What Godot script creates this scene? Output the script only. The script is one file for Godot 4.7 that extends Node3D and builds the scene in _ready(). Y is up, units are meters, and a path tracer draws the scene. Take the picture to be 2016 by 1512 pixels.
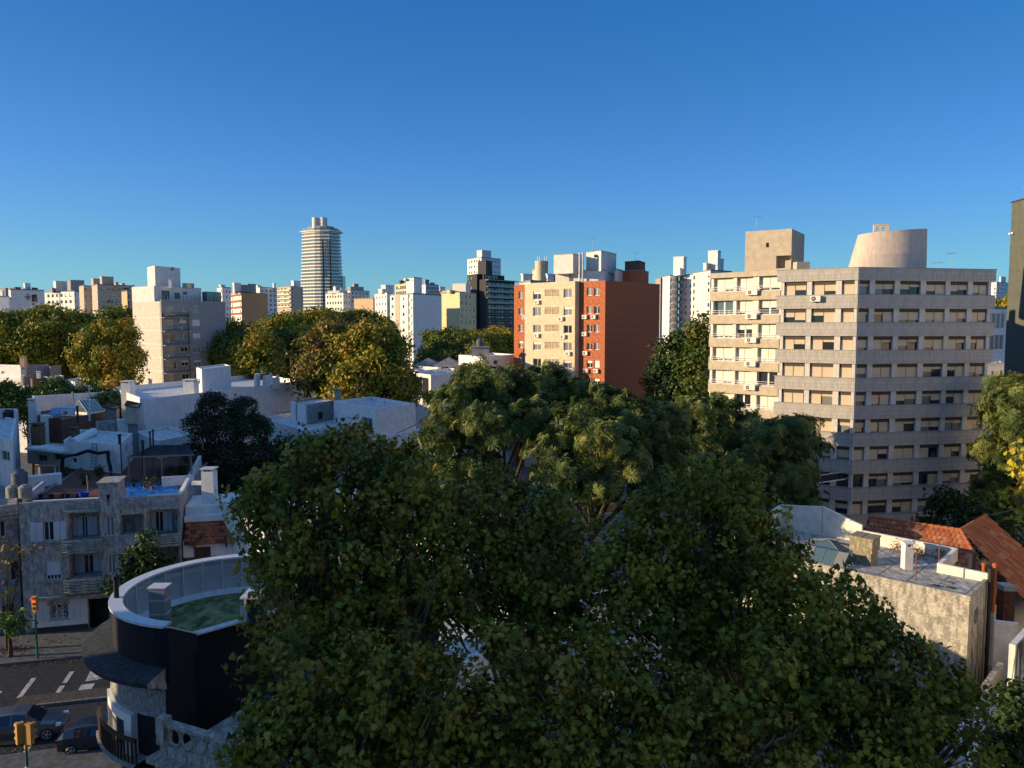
extends Node3D
# A low evening sun over a South American city block: apartment houses, old row houses, plane trees and tipa trees, seen from an eighth floor.
# x runs right, y up, depth d runs away from the window (z = -d). at(px, py, d) is the point that the lens shows at that pixel when it stands d metres away.

const FOCAL := 1514.0
const EYE := 23.5
const TILT := 0.0744985
var rng := RandomNumberGenerator.new()
var M := {}
var T := {}
var origin := {}
var taken := {}
var cache := {}

class Mb:
	var v := PackedVector3Array()
	var n := PackedVector3Array()
	var t := PackedVector2Array()
	var c := PackedColorArray()
	var tint := Color(1, 1, 1)
	func quad(a: Vector3, b: Vector3, cc: Vector3, d: Vector3, o := Vector3.ZERO) -> void:
		var g := (b - a).cross(cc - a)
		if g.length_squared() < 1e-12:
			g = (cc - a).cross(d - a)
		if o != Vector3.ZERO and g.dot(o) < 0.0:
			var k := b
			b = d
			d = k
			g = -g
		g = g.normalized()
		var e := Vector3.UP.cross(g)
		var f := Vector3.BACK
		if e.length() < 0.3:
			e = Vector3.RIGHT
		else:
			e = e.normalized()
			f = -g.cross(e)
		for p: Vector3 in [a, cc, b, a, d, cc]:
			v.append(p)
			n.append(g)
			t.append(Vector2(p.dot(e), p.dot(f)))
			c.append(tint)
	func tri(a: Vector3, b: Vector3, cc: Vector3, o := Vector3.ZERO) -> void:
		var g := (b - a).cross(cc - a)
		if o != Vector3.ZERO and g.dot(o) < 0.0:
			var k := b
			b = cc
			cc = k
			g = -g
		g = g.normalized()
		var e := Vector3.UP.cross(g)
		var f := Vector3.BACK
		if e.length() < 0.3:
			e = Vector3.RIGHT
		else:
			e = e.normalized()
			f = -g.cross(e)
		for p: Vector3 in [a, cc, b]:
			v.append(p)
			n.append(g)
			t.append(Vector2(p.dot(e), p.dot(f)))
			c.append(tint)
	func hexa(q: Array) -> void:   # eight corners: four below, four above in the same order
		var mid := Vector3.ZERO
		for p: Vector3 in q:
			mid += p / 8.0
		for f in [[0, 1, 2, 3], [4, 5, 6, 7], [0, 1, 5, 4], [1, 2, 6, 5], [2, 3, 7, 6], [3, 0, 4, 7]]:
			var a: Vector3 = q[f[0]]
			var b: Vector3 = q[f[1]]
			var cc: Vector3 = q[f[2]]
			var d: Vector3 = q[f[3]]
			quad(a, b, cc, d, (a + b + cc + d) / 4.0 - mid)
	func box(lo: Vector3, hi: Vector3) -> void:
		hexa([lo, Vector3(hi.x, lo.y, lo.z), Vector3(hi.x, lo.y, hi.z), Vector3(lo.x, lo.y, hi.z), Vector3(lo.x, hi.y, lo.z), Vector3(hi.x, hi.y, lo.z), hi, Vector3(lo.x, hi.y, hi.z)])
	func fbox(f: Fr, s0: float, s1: float, y0: float, y1: float, t0: float, t1: float) -> void:
		hexa([f.p(s0, y0, t0), f.p(s1, y0, t0), f.p(s1, y0, t1), f.p(s0, y0, t1), f.p(s0, y1, t0), f.p(s1, y1, t0), f.p(s1, y1, t1), f.p(s0, y1, t1)])
	func tube(a: Vector3, b: Vector3, r0: float, r1 := -1.0, sides := 8, caps := true) -> void:
		if r1 < 0.0:
			r1 = r0
		var w := (b - a).normalized()
		var x := w.cross(Vector3.UP if absf(w.y) < 0.9 else Vector3.RIGHT).normalized()
		var y := w.cross(x)
		var ln := (b - a).length()
		for i in sides:
			var d0 := x * cos(TAU * i / sides) + y * sin(TAU * i / sides)
			var d1 := x * cos(TAU * (i + 1) / sides) + y * sin(TAU * (i + 1) / sides)
			var ps := [a + d0 * r0, b + d1 * r1, a + d1 * r0, a + d0 * r0, b + d0 * r1, b + d1 * r1]
			var ns := [d0, d1, d1, d0, d0, d1]
			var us := [Vector2(i * 1.0 / sides, 0), Vector2((i + 1.0) / sides, ln), Vector2((i + 1.0) / sides, 0), Vector2(i * 1.0 / sides, 0), Vector2(i * 1.0 / sides, ln), Vector2((i + 1.0) / sides, ln)]
			if (ps[1] - ps[0]).cross(ps[2] - ps[0]).dot(d0) > 0.0:
				for q: Array in [ps, ns, us]:
					var k = q[1]
					q[1] = q[2]
					q[2] = k
					k = q[4]
					q[4] = q[5]
					q[5] = k
			for j in 6:
				v.append(ps[j])
				n.append(ns[j])
				t.append(us[j])
				c.append(tint)
			if caps:
				tri(a, a + d0 * r0, a + d1 * r0, -w)
				tri(b, b + d0 * r1, b + d1 * r1, w)
	func lathe(at: Vector3, prof: Array, sides := 16, from := 0.0, sweep := TAU) -> void:   # prof: [radius, height] pairs from below, round shading
		var run := 0.0
		var rad: float = 0.01
		for p: Array in prof:
			rad = maxf(rad, p[0])
		for j in prof.size() - 1:
			var p: Array = prof[j]
			var q: Array = prof[j + 1]
			var step := Vector2(q[0] - p[0], q[1] - p[1])
			var nn := Vector2(step.y, -step.x).normalized()
			for i in sides:
				var a0 := from + sweep * i / sides
				var a1 := from + sweep * (i + 1) / sides
				var d0 := Vector3(cos(a0), 0, sin(a0))
				var d1 := Vector3(cos(a1), 0, sin(a1))
				var ps := [at + d0 * p[0] + Vector3.UP * p[1], at + d1 * p[0] + Vector3.UP * p[1], at + d1 * q[0] + Vector3.UP * q[1], at + d0 * q[0] + Vector3.UP * q[1]]
				var ds := [d0, d1, d1, d0]
				var us := [Vector2(a0 * rad, run), Vector2(a1 * rad, run), Vector2(a1 * rad, run + step.length()), Vector2(a0 * rad, run + step.length())]
				for k: int in ([0, 1, 2, 0, 2, 3] if sweep > 0 else [0, 2, 1, 0, 3, 2]):
					v.append(ps[k])
					n.append((ds[k] * nn.x + Vector3.UP * nn.y).normalized())
					t.append(us[k])
					c.append(tint)
			run += step.length()
	func flat(poly: PackedVector2Array, y: float, up := true) -> void:   # poly in (x, d)
		var ix := Geometry2D.triangulate_polygon(poly)
		for i in range(0, ix.size(), 3):
			var q := []
			for j in 3:
				q.append(Vector3(poly[ix[i + j]].x, y, -poly[ix[i + j]].y))
			tri(q[0], q[1], q[2], Vector3.UP if up else Vector3.DOWN)
	func prism(poly: PackedVector2Array, y0: float, y1: float, bottom := false) -> void:
		flat(poly, y1)
		if bottom:
			flat(poly, y0, false)
		for i in poly.size():
			var a := poly[i]
			var b := poly[(i + 1) % poly.size()]
			var o := Vector3(b.y - a.y, 0, b.x - a.x)
			quad(Vector3(a.x, y0, -a.y), Vector3(b.x, y0, -b.y), Vector3(b.x, y1, -b.y), Vector3(a.x, y1, -a.y), o)
	func mesh(o := Vector3.ZERO, colors := false) -> ArrayMesh:
		var w := v
		if o != Vector3.ZERO:
			w = PackedVector3Array()
			w.resize(v.size())
			for i in v.size():
				w[i] = v[i] - o
		var arr := []
		arr.resize(Mesh.ARRAY_MAX)
		arr[Mesh.ARRAY_VERTEX] = w
		arr[Mesh.ARRAY_NORMAL] = n
		arr[Mesh.ARRAY_TEX_UV] = t
		if colors:
			arr[Mesh.ARRAY_COLOR] = c
		var m := ArrayMesh.new()
		m.add_surface_from_arrays(Mesh.PRIMITIVE_TRIANGLES, arr)
		return m

class Fr:   # a facade: O its left foot seen from outside, e to the right, n outwards
	var O: Vector3
	var e: Vector3
	var n: Vector3
	var L: float
	func _init(a: Vector2, b: Vector2, y := 0.0) -> void:
		O = Vector3(a.x, y, -a.y)
		var w := Vector3(b.x - a.x, 0, -(b.y - a.y))
		L = w.length()
		e = w / L
		n = e.cross(Vector3.UP)
	func p(s: float, y: float, q := 0.0) -> Vector3:
		return O + e * s + Vector3.UP * y + n * q
	func back(q: float) -> Fr:
		var f := Fr.new(Vector2(0, 0), Vector2(1, 0))
		f.O = O - n * q
		f.e = e
		f.n = n
		f.L = L
		return f

func at(px: float, py: float, d: float) -> Vector3:
	var u := (px - 1008.0) / FOCAL
	var w := -(py - 756.0) / FOCAL
	var k := d / (cos(TILT) + w * sin(TILT))
	return Vector3(u * k, EYE + (w * cos(TILT) - sin(TILT)) * k, -d)

func g2(px: float, py: float, d: float) -> Vector2:
	var p := at(px, py, d)
	return Vector2(p.x, d)

func para(l: Vector2, m: Vector2, r: Vector2) -> PackedVector2Array:
	return PackedVector2Array([l, m, r, l + r - m])

# ---------------------------------------------------------------- nodes
func numbered(called: String) -> String:
	var k: int = taken.get(called, 0)
	taken[called] = k + 1
	return called if k == 0 else "%s_%03d" % [called, k]

func thing(called: String, label: String, category: String, base := Vector3.ZERO, group := "") -> Node3D:
	var o := Node3D.new()
	o.name = numbered(called)
	add_child(o, true)
	o.position = base
	origin[o] = base
	o.set_meta("label", label)
	o.set_meta("category", category)
	if group:
		o.set_meta("group", group)
	return o

func structure(called: String, mb: Mb, m: Material) -> MeshInstance3D:
	var o := MeshInstance3D.new()
	o.mesh = mb.mesh()
	o.material_override = m
	o.name = numbered(called)
	add_child(o, true)
	o.set_meta("kind", "structure")
	origin[o] = Vector3.ZERO
	return o

func part(called: String, mb: Mb, m: Material, parent: Node3D, label := "") -> MeshInstance3D:
	var o := MeshInstance3D.new()
	o.mesh = mb.mesh(origin.get(parent, Vector3.ZERO))
	o.material_override = m
	o.name = called
	parent.add_child(o, true)
	origin[o] = origin.get(parent, Vector3.ZERO)
	if label:
		o.set_meta("label", label)
	return o

func inst(called: String, mesh: Mesh, m: Material, parent: Node3D, tf := Transform3D()) -> MeshInstance3D:
	var o := MeshInstance3D.new()
	o.mesh = mesh
	o.material_override = m
	o.name = called
	parent.add_child(o, true)
	o.transform = tf
	return o

func one(called: String, label: String, category: String, mb: Mb, m: Material, base := Vector3.ZERO, group := "") -> MeshInstance3D:
	var o := MeshInstance3D.new()
	o.mesh = mb.mesh(base)
	o.material_override = m
	o.name = numbered(called)
	add_child(o, true)
	o.position = base
	origin[o] = base
	o.set_meta("label", label)
	o.set_meta("category", category)
	if group:
		o.set_meta("group", group)
	return o

# ---------------------------------------------------------------- textures and materials
func noise_img(size: int, freq: float, oct: int, sd: int, sx := 1.0, sy := 1.0, kind := FastNoiseLite.TYPE_SIMPLEX_SMOOTH) -> PackedFloat32Array:
	# tiling noise: two periodic coordinates on a torus
	var f := FastNoiseLite.new()
	f.seed = sd
	f.frequency = 1.0
	f.fractal_octaves = oct
	f.fractal_gain = 0.55
	f.noise_type = kind
	var out := PackedFloat32Array()
	out.resize(size * size)
	for j in size:
		for i in size:
			var u := i * 1.0 / size
			var w := j * 1.0 / size
			var a := f.get_noise_2d(u * freq * sx, w * freq * sy)
			var b := f.get_noise_2d((u - 1.0) * freq * sx, w * freq * sy)
			var x := lerpf(a, b, smoothstep(0.7, 1.0, u))
			var a2 := f.get_noise_2d(u * freq * sx, (w - 1.0) * freq * sy)
			var b2 := f.get_noise_2d((u - 1.0) * freq * sx, (w - 1.0) * freq * sy)
			var y := lerpf(a2, b2, smoothstep(0.7, 1.0, u))
			out[j * size + i] = clampf(lerpf(x, y, smoothstep(0.7, 1.0, w)) * 0.9 + 0.5, 0.0, 1.0)
	return out

func to_tex(size: int, f: Callable) -> ImageTexture:
	var b := PackedByteArray()
	b.resize(size * size * 3)
	for j in size:
		for i in size:
			var c: Color = f.call(i, j)
			var k := (j * size + i) * 3
			b[k] = clampi(int(c.r * 255.0), 0, 255)
			b[k + 1] = clampi(int(c.g * 255.0), 0, 255)
			b[k + 2] = clampi(int(c.b * 255.0), 0, 255)
	return ImageTexture.create_from_image(Image.create_from_data(size, size, false, Image.FORMAT_RGB8, b))

func mat(called: String, lin: Color, rough := 0.85, tex: Texture2D = null, tile := 4.0, bump := 0.0, bumptex: Texture2D = null) -> StandardMaterial3D:
	var m := StandardMaterial3D.new()
	m.resource_name = called
	m.albedo_color = lin.linear_to_srgb()
	m.roughness = rough
	m.metallic_specular = 0.35
	if tex:
		m.albedo_texture = tex
		m.uv1_scale = Vector3(1.0 / tile, 1.0 / tile, 1)
	if bump > 0.0:
		m.heightmap_enabled = true
		m.heightmap_texture = bumptex if bumptex else tex
		m.heightmap_scale = bump
	M[called] = m
	return m

func make_textures() -> void:
	var a := noise_img(256, 5.0, 5, 11)
	var b := noise_img(256, 22.0, 3, 12)
	var s := noise_img(256, 4.0, 4, 13, 8.0, 0.6, FastNoiseLite.TYPE_VALUE_CUBIC)
	var s2 := noise_img(256, 3.0, 4, 17, 3.0, 1.0)
	T.noise_a = a
	T.noise_b = b
	T.plaster = to_tex(256, func(i, j):
		var k: int = j * 256 + i
		var x := 0.92 + (a[k] - 0.5) * 0.09 + (b[k] - 0.5) * 0.05
		return Color(x, x * lerpf(0.985, 1.0, a[k]), x * lerpf(0.96, 1.0, a[k])))
	T.streak = to_tex(256, func(i, j):   # rain streaks and grime on old render
		var k: int = j * 256 + i
		var x := 0.9 + (s[k] - 0.5) * 0.13 + (a[k] - 0.5) * 0.08 + (b[k] - 0.5) * 0.05
		return Color(x, x * 0.995, x * 0.98))
	T.grime = to_tex(256, func(i, j):   # blotchy old concrete
		var k: int = j * 256 + i
		var q := smoothstep(0.25, 0.75, s2[k] * 0.45 + a[k] * 0.35 + b[k] * 0.2)
		var x := lerpf(0.72, 0.98, q) + (b[k] - 0.5) * 0.1 + (s[k] - 0.5) * 0.16
		return Color(x, x * 0.99, x * 0.965))
	T.roofing = to_tex(256, func(i, j):
		var k: int = j * 256 + i
		var x := 0.84 + (a[k] - 0.5) * 0.3 + (b[k] - 0.5) * 0.12
		if i % 85 < 1:
			x *= 0.72
		return Color(x, x, x))
	T.brick = to_tex(512, func(i, j):   # 16 courses x 8 stretchers over 1.2 m
		var row: int = j / 32
		var off: int = 32 if row % 2 else 0
		var bx: int = ((i + off) % 512) / 64
		var ii: int = (i + off) % 64
		var mortar: bool = j % 32 < 4 or ii < 4
		var h := fposmod(sin(bx * 12.9898 + row * 78.233) * 43758.5, 1.0)
		var k: int = (j % 256) * 256 + i % 256
		var x := 0.72 + h * 0.28 + (b[k] - 0.5) * 0.2
		if mortar:
			return Color(0.8, 0.78, 0.74) * 0.95
		return Color(x, x * lerpf(0.9, 1.05, h), x * lerpf(0.85, 1.05, 1.0 - h)))
	T.facing = to_tex(256, func(i, j):   # ceramic facing tiles, 8 columns x 4 rows
		var k: int = j * 256 + i
		var h := fposmod(sin(int(i / 32) * 12.9898 + int(j / 64) * 78.233) * 43758.5, 1.0)
		var x := 0.9 + h * 0.08 + (s[k] - 0.5) * 0.14 + (b[k] - 0.5) * 0.04
		if i % 32 < 2 or j % 64 < 2:
			x *= 0.62
		return Color(x, x, x))
	T.slat = to_tex(64, func(_i, j):
		var x := 1.0 if j % 8 < 6 else 0.78
		return Color(x, x, x))
	T.asphalt = to_tex(256, func(i, j):
		var k: int = j * 256 + i
		var x := 0.8 + (a[k] - 0.5) * 0.35 + (b[k] - 0.5) * 0.25 + (0.1 if fposmod(sin(k * 12.9898) * 43758.5, 1.0) > 0.8 else 0.0)
		return Color(x, x, x))
	T.paving = to_tex(256, func(i, j):
		var k: int = j * 256 + i
		var x := 0.85 + (a[k] - 0.5) * 0.25 + fposmod(sin(int(i / 32) * 12.9 + int(j / 32) * 78.2) * 43758.5, 1.0) * 0.1
		if i % 32 < 1 or j % 32 < 1:
			x *= 0.75
		return Color(x, x, x * 0.98))
	T.felt = to_tex(256, func(i, j):
		var k: int = j * 256 + i
		var x := 0.8 + (a[k] - 0.5) * 0.5 + (b[k] - 0.5) * 0.2 + (s2[k] - 0.5) * 0.4
		return Color(x, x, x * 0.95))
	T.foil = to_tex(256, func(i, j):
		var k: int = j * 256 + i
		var x := s[((i * 256) % 65536 + j)] * 0.6 + b[k] * 0.4
		return Color(x, x, x))
	T.bark = to_tex(256, func(i, j):
		var k: int = j * 256 + i
		var q := smoothstep(0.45, 0.6, a[k])
		var x := lerpf(0.6, 1.0, q) + (b[k] - 0.5) * 0.2
		return Color(x, x * 0.97, x * lerpf(0.85, 0.95, q)))

func make_materials() -> void:
	mat("white_wall", Color(0.86, 0.84, 0.8), 0.85, T.plaster, 5.0)
	mat("white_bluish", Color(0.8, 0.81, 0.82), 0.8, T.plaster, 7.0)
	mat("white_old", Color(0.8, 0.78, 0.74), 0.9, T.streak, 6.0)
	mat("lime_white", Color(0.86, 0.86, 0.85), 0.85, T.streak, 7.0)
	mat("cream_wall", Color(0.72, 0.6, 0.42), 0.85, T.plaster, 6.0)
	mat("pale_yellow", Color(0.72, 0.62, 0.36), 0.85, T.plaster, 8.0)
	mat("beige_wall", Color(0.55, 0.47, 0.36), 0.85, T.plaster, 6.0)
	mat("tan_wall", Color(0.42, 0.27, 0.13), 0.85, T.plaster, 6.0)
	mat("beige_band", Color(0.54, 0.47, 0.35), 0.85, T.plaster, 5.0)
	mat("cream_paint", Color(0.84, 0.8, 0.7), 0.8, T.plaster, 5.0)
	mat("peach_wall", Color(0.66, 0.46, 0.28), 0.85, T.plaster, 6.0)
	mat("grey_render", Color(0.34, 0.34, 0.34), 0.9, T.streak, 5.0)
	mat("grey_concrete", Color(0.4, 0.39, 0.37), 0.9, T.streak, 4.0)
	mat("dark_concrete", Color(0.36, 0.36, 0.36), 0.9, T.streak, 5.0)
	mat("dirty_concrete", Color(0.42, 0.41, 0.38), 0.95, T.grime, 3.0, 1.0)
	mat("old_house", Color(0.47, 0.46, 0.45), 0.95, T.grime, 3.6, 1.0)
	mat("charcoal_wall", Color(0.045, 0.045, 0.045), 0.7, T.plaster, 6.0)
	mat("navy_wall", Color(0.013, 0.015, 0.021), 0.85, T.plaster, 3.0, 0.6)
	mat("olive_grey", Color(0.13, 0.14, 0.115), 0.8, T.streak, 7.0)
	mat("facing_tile", Color(0.48, 0.455, 0.41), 0.85, T.facing, 1.6)
	mat("pier_render", Color(0.72, 0.69, 0.64), 0.85, T.streak, 4.0)
	mat("red_brick", Color(0.58, 0.2, 0.095), 0.9, T.brick, 1.2, 0.8)
	mat("dark_brick", Color(0.16, 0.075, 0.05), 0.9, T.brick, 1.2, 0.8)
	mat("brown_block", Color(0.19, 0.125, 0.085), 0.9, T.grime, 2.0)
	mat("white_roof", Color(0.74, 0.75, 0.75), 0.6, T.roofing, 4.0)
	mat("grey_roof", Color(0.3, 0.3, 0.29), 0.85, T.roofing, 4.0)
	mat("tile_red_floor", Color(0.2, 0.075, 0.055), 0.85, T.paving, 1.6)
	mat("shutter_white", Color(0.76, 0.72, 0.62), 0.6, T.slat, 0.35)
	mat("shutter_cream", Color(0.64, 0.52, 0.36), 0.6, T.slat, 0.35)
	mat("blind_box", Color(0.075, 0.062, 0.05), 0.8)
	mat("frame_white", Color(0.72, 0.71, 0.68), 0.5)
	mat("frame_dark", Color(0.06, 0.06, 0.06), 0.5)
	mat("metal_dark", Color(0.05, 0.05, 0.052), 0.5).metallic = 0.3
	mat("metal_grey", Color(0.3, 0.3, 0.3), 0.45).metallic = 0.6
	mat("metal_zinc", Color(0.5, 0.51, 0.52), 0.4, T.plaster, 3.0).metallic = 0.7
	mat("ac_white", Color(0.68, 0.66, 0.6), 0.5)
	mat("ac_fan", Color(0.05, 0.05, 0.05), 0.5)
	mat("curtain", Color(0.5, 0.48, 0.43), 0.9)
	mat("plastic_blue", Color(0.02, 0.07, 0.35), 0.45)
	mat("tarp_blue", Color(0.02, 0.2, 0.66), 0.5, T.felt, 3.0)
	mat("shade_cloth", Color(0.02, 0.024, 0.03), 0.95, T.plaster, 2.0)
	mat("terracotta", Color(0.42, 0.12, 0.04), 0.85, T.plaster, 1.0)
	mat("wood_brown", Color(0.09, 0.05, 0.03), 0.8, T.streak, 1.0)
	mat("wood_grey", Color(0.25, 0.22, 0.18), 0.85, T.streak, 1.0)
	mat("tank_grey", Color(0.08, 0.1, 0.13), 0.6)
	mat("fibre_cement", Color(0.36, 0.35, 0.32), 0.95, T.grime, 1.5)
	mat("asphalt", Color(0.032, 0.038, 0.047), 0.85, T.asphalt, 2.5)
	mat("ground", Color(0.19, 0.185, 0.17), 0.95, T.asphalt, 5.0)
	mat("pavement", Color(0.125, 0.13, 0.135), 0.9, T.paving, 3.2)
	mat("kerb", Color(0.2, 0.2, 0.2), 0.9, T.grime, 2.0)
	mat("median", Color(0.085, 0.075, 0.07), 0.9, T.grime, 2.0)
	mat("road_paint", Color(0.55, 0.55, 0.54), 0.8, T.grime, 2.2)
	mat("green_felt", Color(0.2, 0.24, 0.11), 0.95, T.felt, 6.0)
	var gl := mat("glass", Color(0.02, 0.024, 0.03), 0.06)
	gl.metallic_specular = 0.6
	var gc := mat("glass_curtain", Color(0.2, 0.2, 0.19), 0.08)
	gc.metallic_specular = 0.6
	var gt := mat("glass_tint", Color(0.07, 0.12, 0.13), 0.08)
	gt.metallic_specular = 0.7
	var fo := mat("foil", Color(0.74, 0.75, 0.72), 0.26)
	fo.metallic = 1.0
	fo.heightmap_enabled = true
	fo.heightmap_texture = T.foil
	fo.heightmap_scale = 20.0
	fo.uv1_scale = Vector3(0.7, 0.7, 1)
	mat("coping", Color(0.6, 0.64, 0.68), 0.5, T.plaster, 2.0)
	mat("pipe_black", Color(0.02, 0.02, 0.022), 0.5)
	mat("rust", Color(0.2, 0.08, 0.045), 0.9)
	mat("cable", Color(0.03, 0.03, 0.03), 0.8)
	mat("bark_plane", Color(0.3, 0.28, 0.22), 0.9, T.bark, 1.0)
	mat("bark_dark", Color(0.09, 0.075, 0.06), 0.95, T.bark, 1.0)
	for k in [["leaf", Color(1, 1, 1)]]:
		var lf := mat(k[0], k[1], 0.55)
		lf.vertex_color_use_as_albedo = true
		lf.backlight_enabled = true
		lf.backlight = Color(0.55, 0.6, 0.3)
		lf.metallic_specular = 0.3

# ---------------------------------------------------------------- building kit
func inset(poly: PackedVector2Array, q: float) -> PackedVector2Array:
	var out := PackedVector2Array()
	var k := poly.size()
	for i in k:
		var a := poly[(i + k - 1) % k]
		var b := poly[i]
		var c := poly[(i + 1) % k]
		var e0 := (b - a).normalized()
		var e1 := (c - b).normalized()
		var n0 := Vector2(-e0.y, e0.x) * q
		var n1 := Vector2(-e1.y, e1.x) * q
		var den := e0.cross(e1)
		if absf(den) < 0.02:
			out.append(b + n0)
		else:
			out.append(b + n0 + e0 * ((b + n1 - b - n0).cross(e1) / den))
	return out

func holed(mb: Mb, f: Fr, s0: float, s1: float, y0: float, y1: float, holes: Array, deep: float, t := 0.0) -> void:
	# a wall face with real openings: cells of a grid, less the holes, and the reveals of each hole
	var ss := [s0, s1]
	var ys := [y0, y1]
	for h: Array in holes:
		for x in [h[0], h[0] + h[2]]:
			if x > s0 and x < s1 and not ss.has(x):
				ss.append(x)
		for y in [h[1], h[1] + h[3]]:
			if y > y0 and y < y1 and not ys.has(y):
				ys.append(y)
	ss.sort()
	ys.sort()
	for j in ys.size() - 1:
		var run := -1.0
		var yc: float = (ys[j] + ys[j + 1]) / 2.0
		for i in ss.size() - 1:
			var xc: float = (ss[i] + ss[i + 1]) / 2.0
			var inside := false
			for h: Array in holes:
				if xc > h[0] and xc < h[0] + h[2] and yc > h[1] and yc < h[1] + h[3]:
					inside = true
					break
			if not inside and run < 0.0:
				run = ss[i]
				if run < 0.0:
					run = 0.0
			if run >= 0.0 and (inside or i == ss.size() - 2):
				var to: float = ss[i] if inside else ss[i + 1]
				if to > run:
					mb.quad(f.p(run, ys[j], t), f.p(to, ys[j], t), f.p(to, ys[j + 1], t), f.p(run, ys[j + 1], t), f.n)
				run = -1.0
	for h: Array in holes:
		var a: float = h[0]
		var b: float = h[0] + h[2]
		var c: float = h[1]
		var d: float = h[1] + h[3]
		mb.quad(f.p(a, c, t), f.p(b, c, t), f.p(b, c, t - deep), f.p(a, c, t - deep), Vector3.UP)
		mb.quad(f.p(a, d, t), f.p(b, d, t), f.p(b, d, t - deep), f.p(a, d, t - deep), Vector3.DOWN)
		mb.quad(f.p(a, c, t), f.p(a, d, t), f.p(a, d, t - deep), f.p(a, c, t - deep), f.e)
		mb.quad(f.p(b, c, t), f.p(b, d, t), f.p(b, d, t - deep), f.p(b, c, t - deep), -f.e)

func frames(poly: PackedVector2Array) -> Array:
	var out := []
	for i in poly.size():
		out.append(Fr.new(poly[i], poly[(i + 1) % poly.size()]))
	return out

func shell(o: Node3D, poly: PackedVector2Array, y0: float, y1: float, wall: Material, roof: Material, holes := {}, parapet := 0.8, deep := 0.25, called := "wall", thick := 0.2) -> Array:
	# walls with openings, parapet and roof deck
	var mb := Mb.new()
	var fs := frames(poly)
	for i in fs.size():
		var f: Fr = fs[i]
		holed(mb, f, 0.0, f.L, y0, y1, holes.get(i, []), deep)
	var deck := y1 - parapet
	if parapet > 0.0:
		var inn := inset(poly, thick)
		for i in poly.size():
			var j := (i + 1) % poly.size()
			var a := Vector3(poly[i].x, y1, -poly[i].y)
			var b := Vector3(poly[j].x, y1, -poly[j].y)
			var c := Vector3(inn[j].x, y1, -inn[j].y)
			var d := Vector3(inn[i].x, y1, -inn[i].y)
			mb.quad(a, b, c, d, Vector3.UP)
			var f: Fr = fs[i]
			mb.quad(d, c, c - Vector3.UP * (parapet + 0.05), d - Vector3.UP * (parapet + 0.05), -f.n)
	part(called, mb, wall, o)
	var rb := Mb.new()
	rb.flat(inset(poly, thick * 0.5) if parapet > 0.0 else poly, deck)
	part("roof" if called == "wall" else called + "_roof", rb, roof, o)
	return fs

func pane_mesh(w: float, h: float) -> Mesh:
	var key := "pane%.2f,%.2f" % [w, h]
	if not cache.has(key):
		var mb := Mb.new()
		mb.quad(Vector3(-w / 2, 0, 0), Vector3(w / 2, 0, 0), Vector3(w / 2, h, 0), Vector3(-w / 2, h, 0), Vector3.BACK)
		cache[key] = mb.mesh()
	return cache[key]

func frame_mesh(w: float, h: float, bars: int, bw: float) -> Mesh:
	var key := "frame%.2f,%.2f,%d,%.2f" % [w, h, bars, bw]
	if not cache.has(key):
		var mb := Mb.new()
		mb.box(Vector3(-w / 2, 0, -0.03), Vector3(w / 2, bw, 0.03))
		mb.box(Vector3(-w / 2, h - bw, -0.03), Vector3(w / 2, h, 0.03))
		for k in bars + 2:
			var x := -w / 2 + (w - bw) * k / (bars + 1.0)
			mb.box(Vector3(x, bw, -0.028), Vector3(x + bw, h - bw, 0.028))
		cache[key] = mb.mesh()
	return cache[key]

func slab_mesh(w: float, h: float, q: float) -> Mesh:
	var key := "slab%.2f,%.2f,%.2f" % [w, h, q]
	if not cache.has(key):
		var mb := Mb.new()
		mb.box(Vector3(-w / 2, 0, -q / 2), Vector3(w / 2, h, q / 2))
		cache[key] = mb.mesh()
	return cache[key]

func wtf(o: Node3D, f: Fr, s: float, y: float, q: float) -> Transform3D:
	return Transform3D(Basis(f.e, Vector3.UP, f.n), f.p(s, y, q) - origin.get(o, Vector3.ZERO))

func window(o: Node3D, f: Fr, h: Array, deep: float, shut := 0.0, bars := 1, glass := "glass", fmat := "frame_white", smat := "shutter_white", bw := 0.07) -> MeshInstance3D:
	# frame (the window itself) > pane, shutter; h is [s, y, w, h]
	var wd: float = h[2]
	var ht: float = h[3]
	var wn := inst("window", frame_mesh(wd, ht, bars, bw), M[fmat], o, wtf(o, f, h[0] + wd / 2, h[1], -deep + 0.04))
	if shut < 0.97:
		inst("pane", pane_mesh(wd, ht), M[glass], wn, Transform3D(Basis(), Vector3(0, 0, -0.01)))
	if shut > 0.03:
		var sh := roundf(ht * shut * 20.0) / 20.0
		inst("shutter", slab_mesh(wd - 0.07, sh, 0.04), M[smat], wn, Transform3D(Basis(), Vector3(0, ht - sh, 0.06)))
	return wn

func far_window(o: Node3D, f: Fr, h: Array, deep: float, m := "glass", shut := 0.0, smat := "shutter_white") -> void:
	var wn := inst("window", pane_mesh(h[2], h[3]), M[m], o, wtf(o, f, h[0] + h[2] / 2, h[1], -deep + 0.02))
	if shut > 0.03:
		var sh := roundf(h[3] * shut * 10.0) / 10.0
		inst("shutter", slab_mesh(h[2], sh, 0.04), M[smat], wn, Transform3D(Basis(), Vector3(0, h[3] - sh, 0.05)))

func grid(L: float, n: int, w: float, y0: float, floors: int, fh: float, h: float, margin := 0.8) -> Array:
	var out := []
	for k in floors:
		for i in n:
			out.append([margin + (L - 2 * margin - w) * (i / maxf(1.0, n - 1.0) if n > 1 else 0.5), y0 + k * fh, w, h])
	return out

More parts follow.
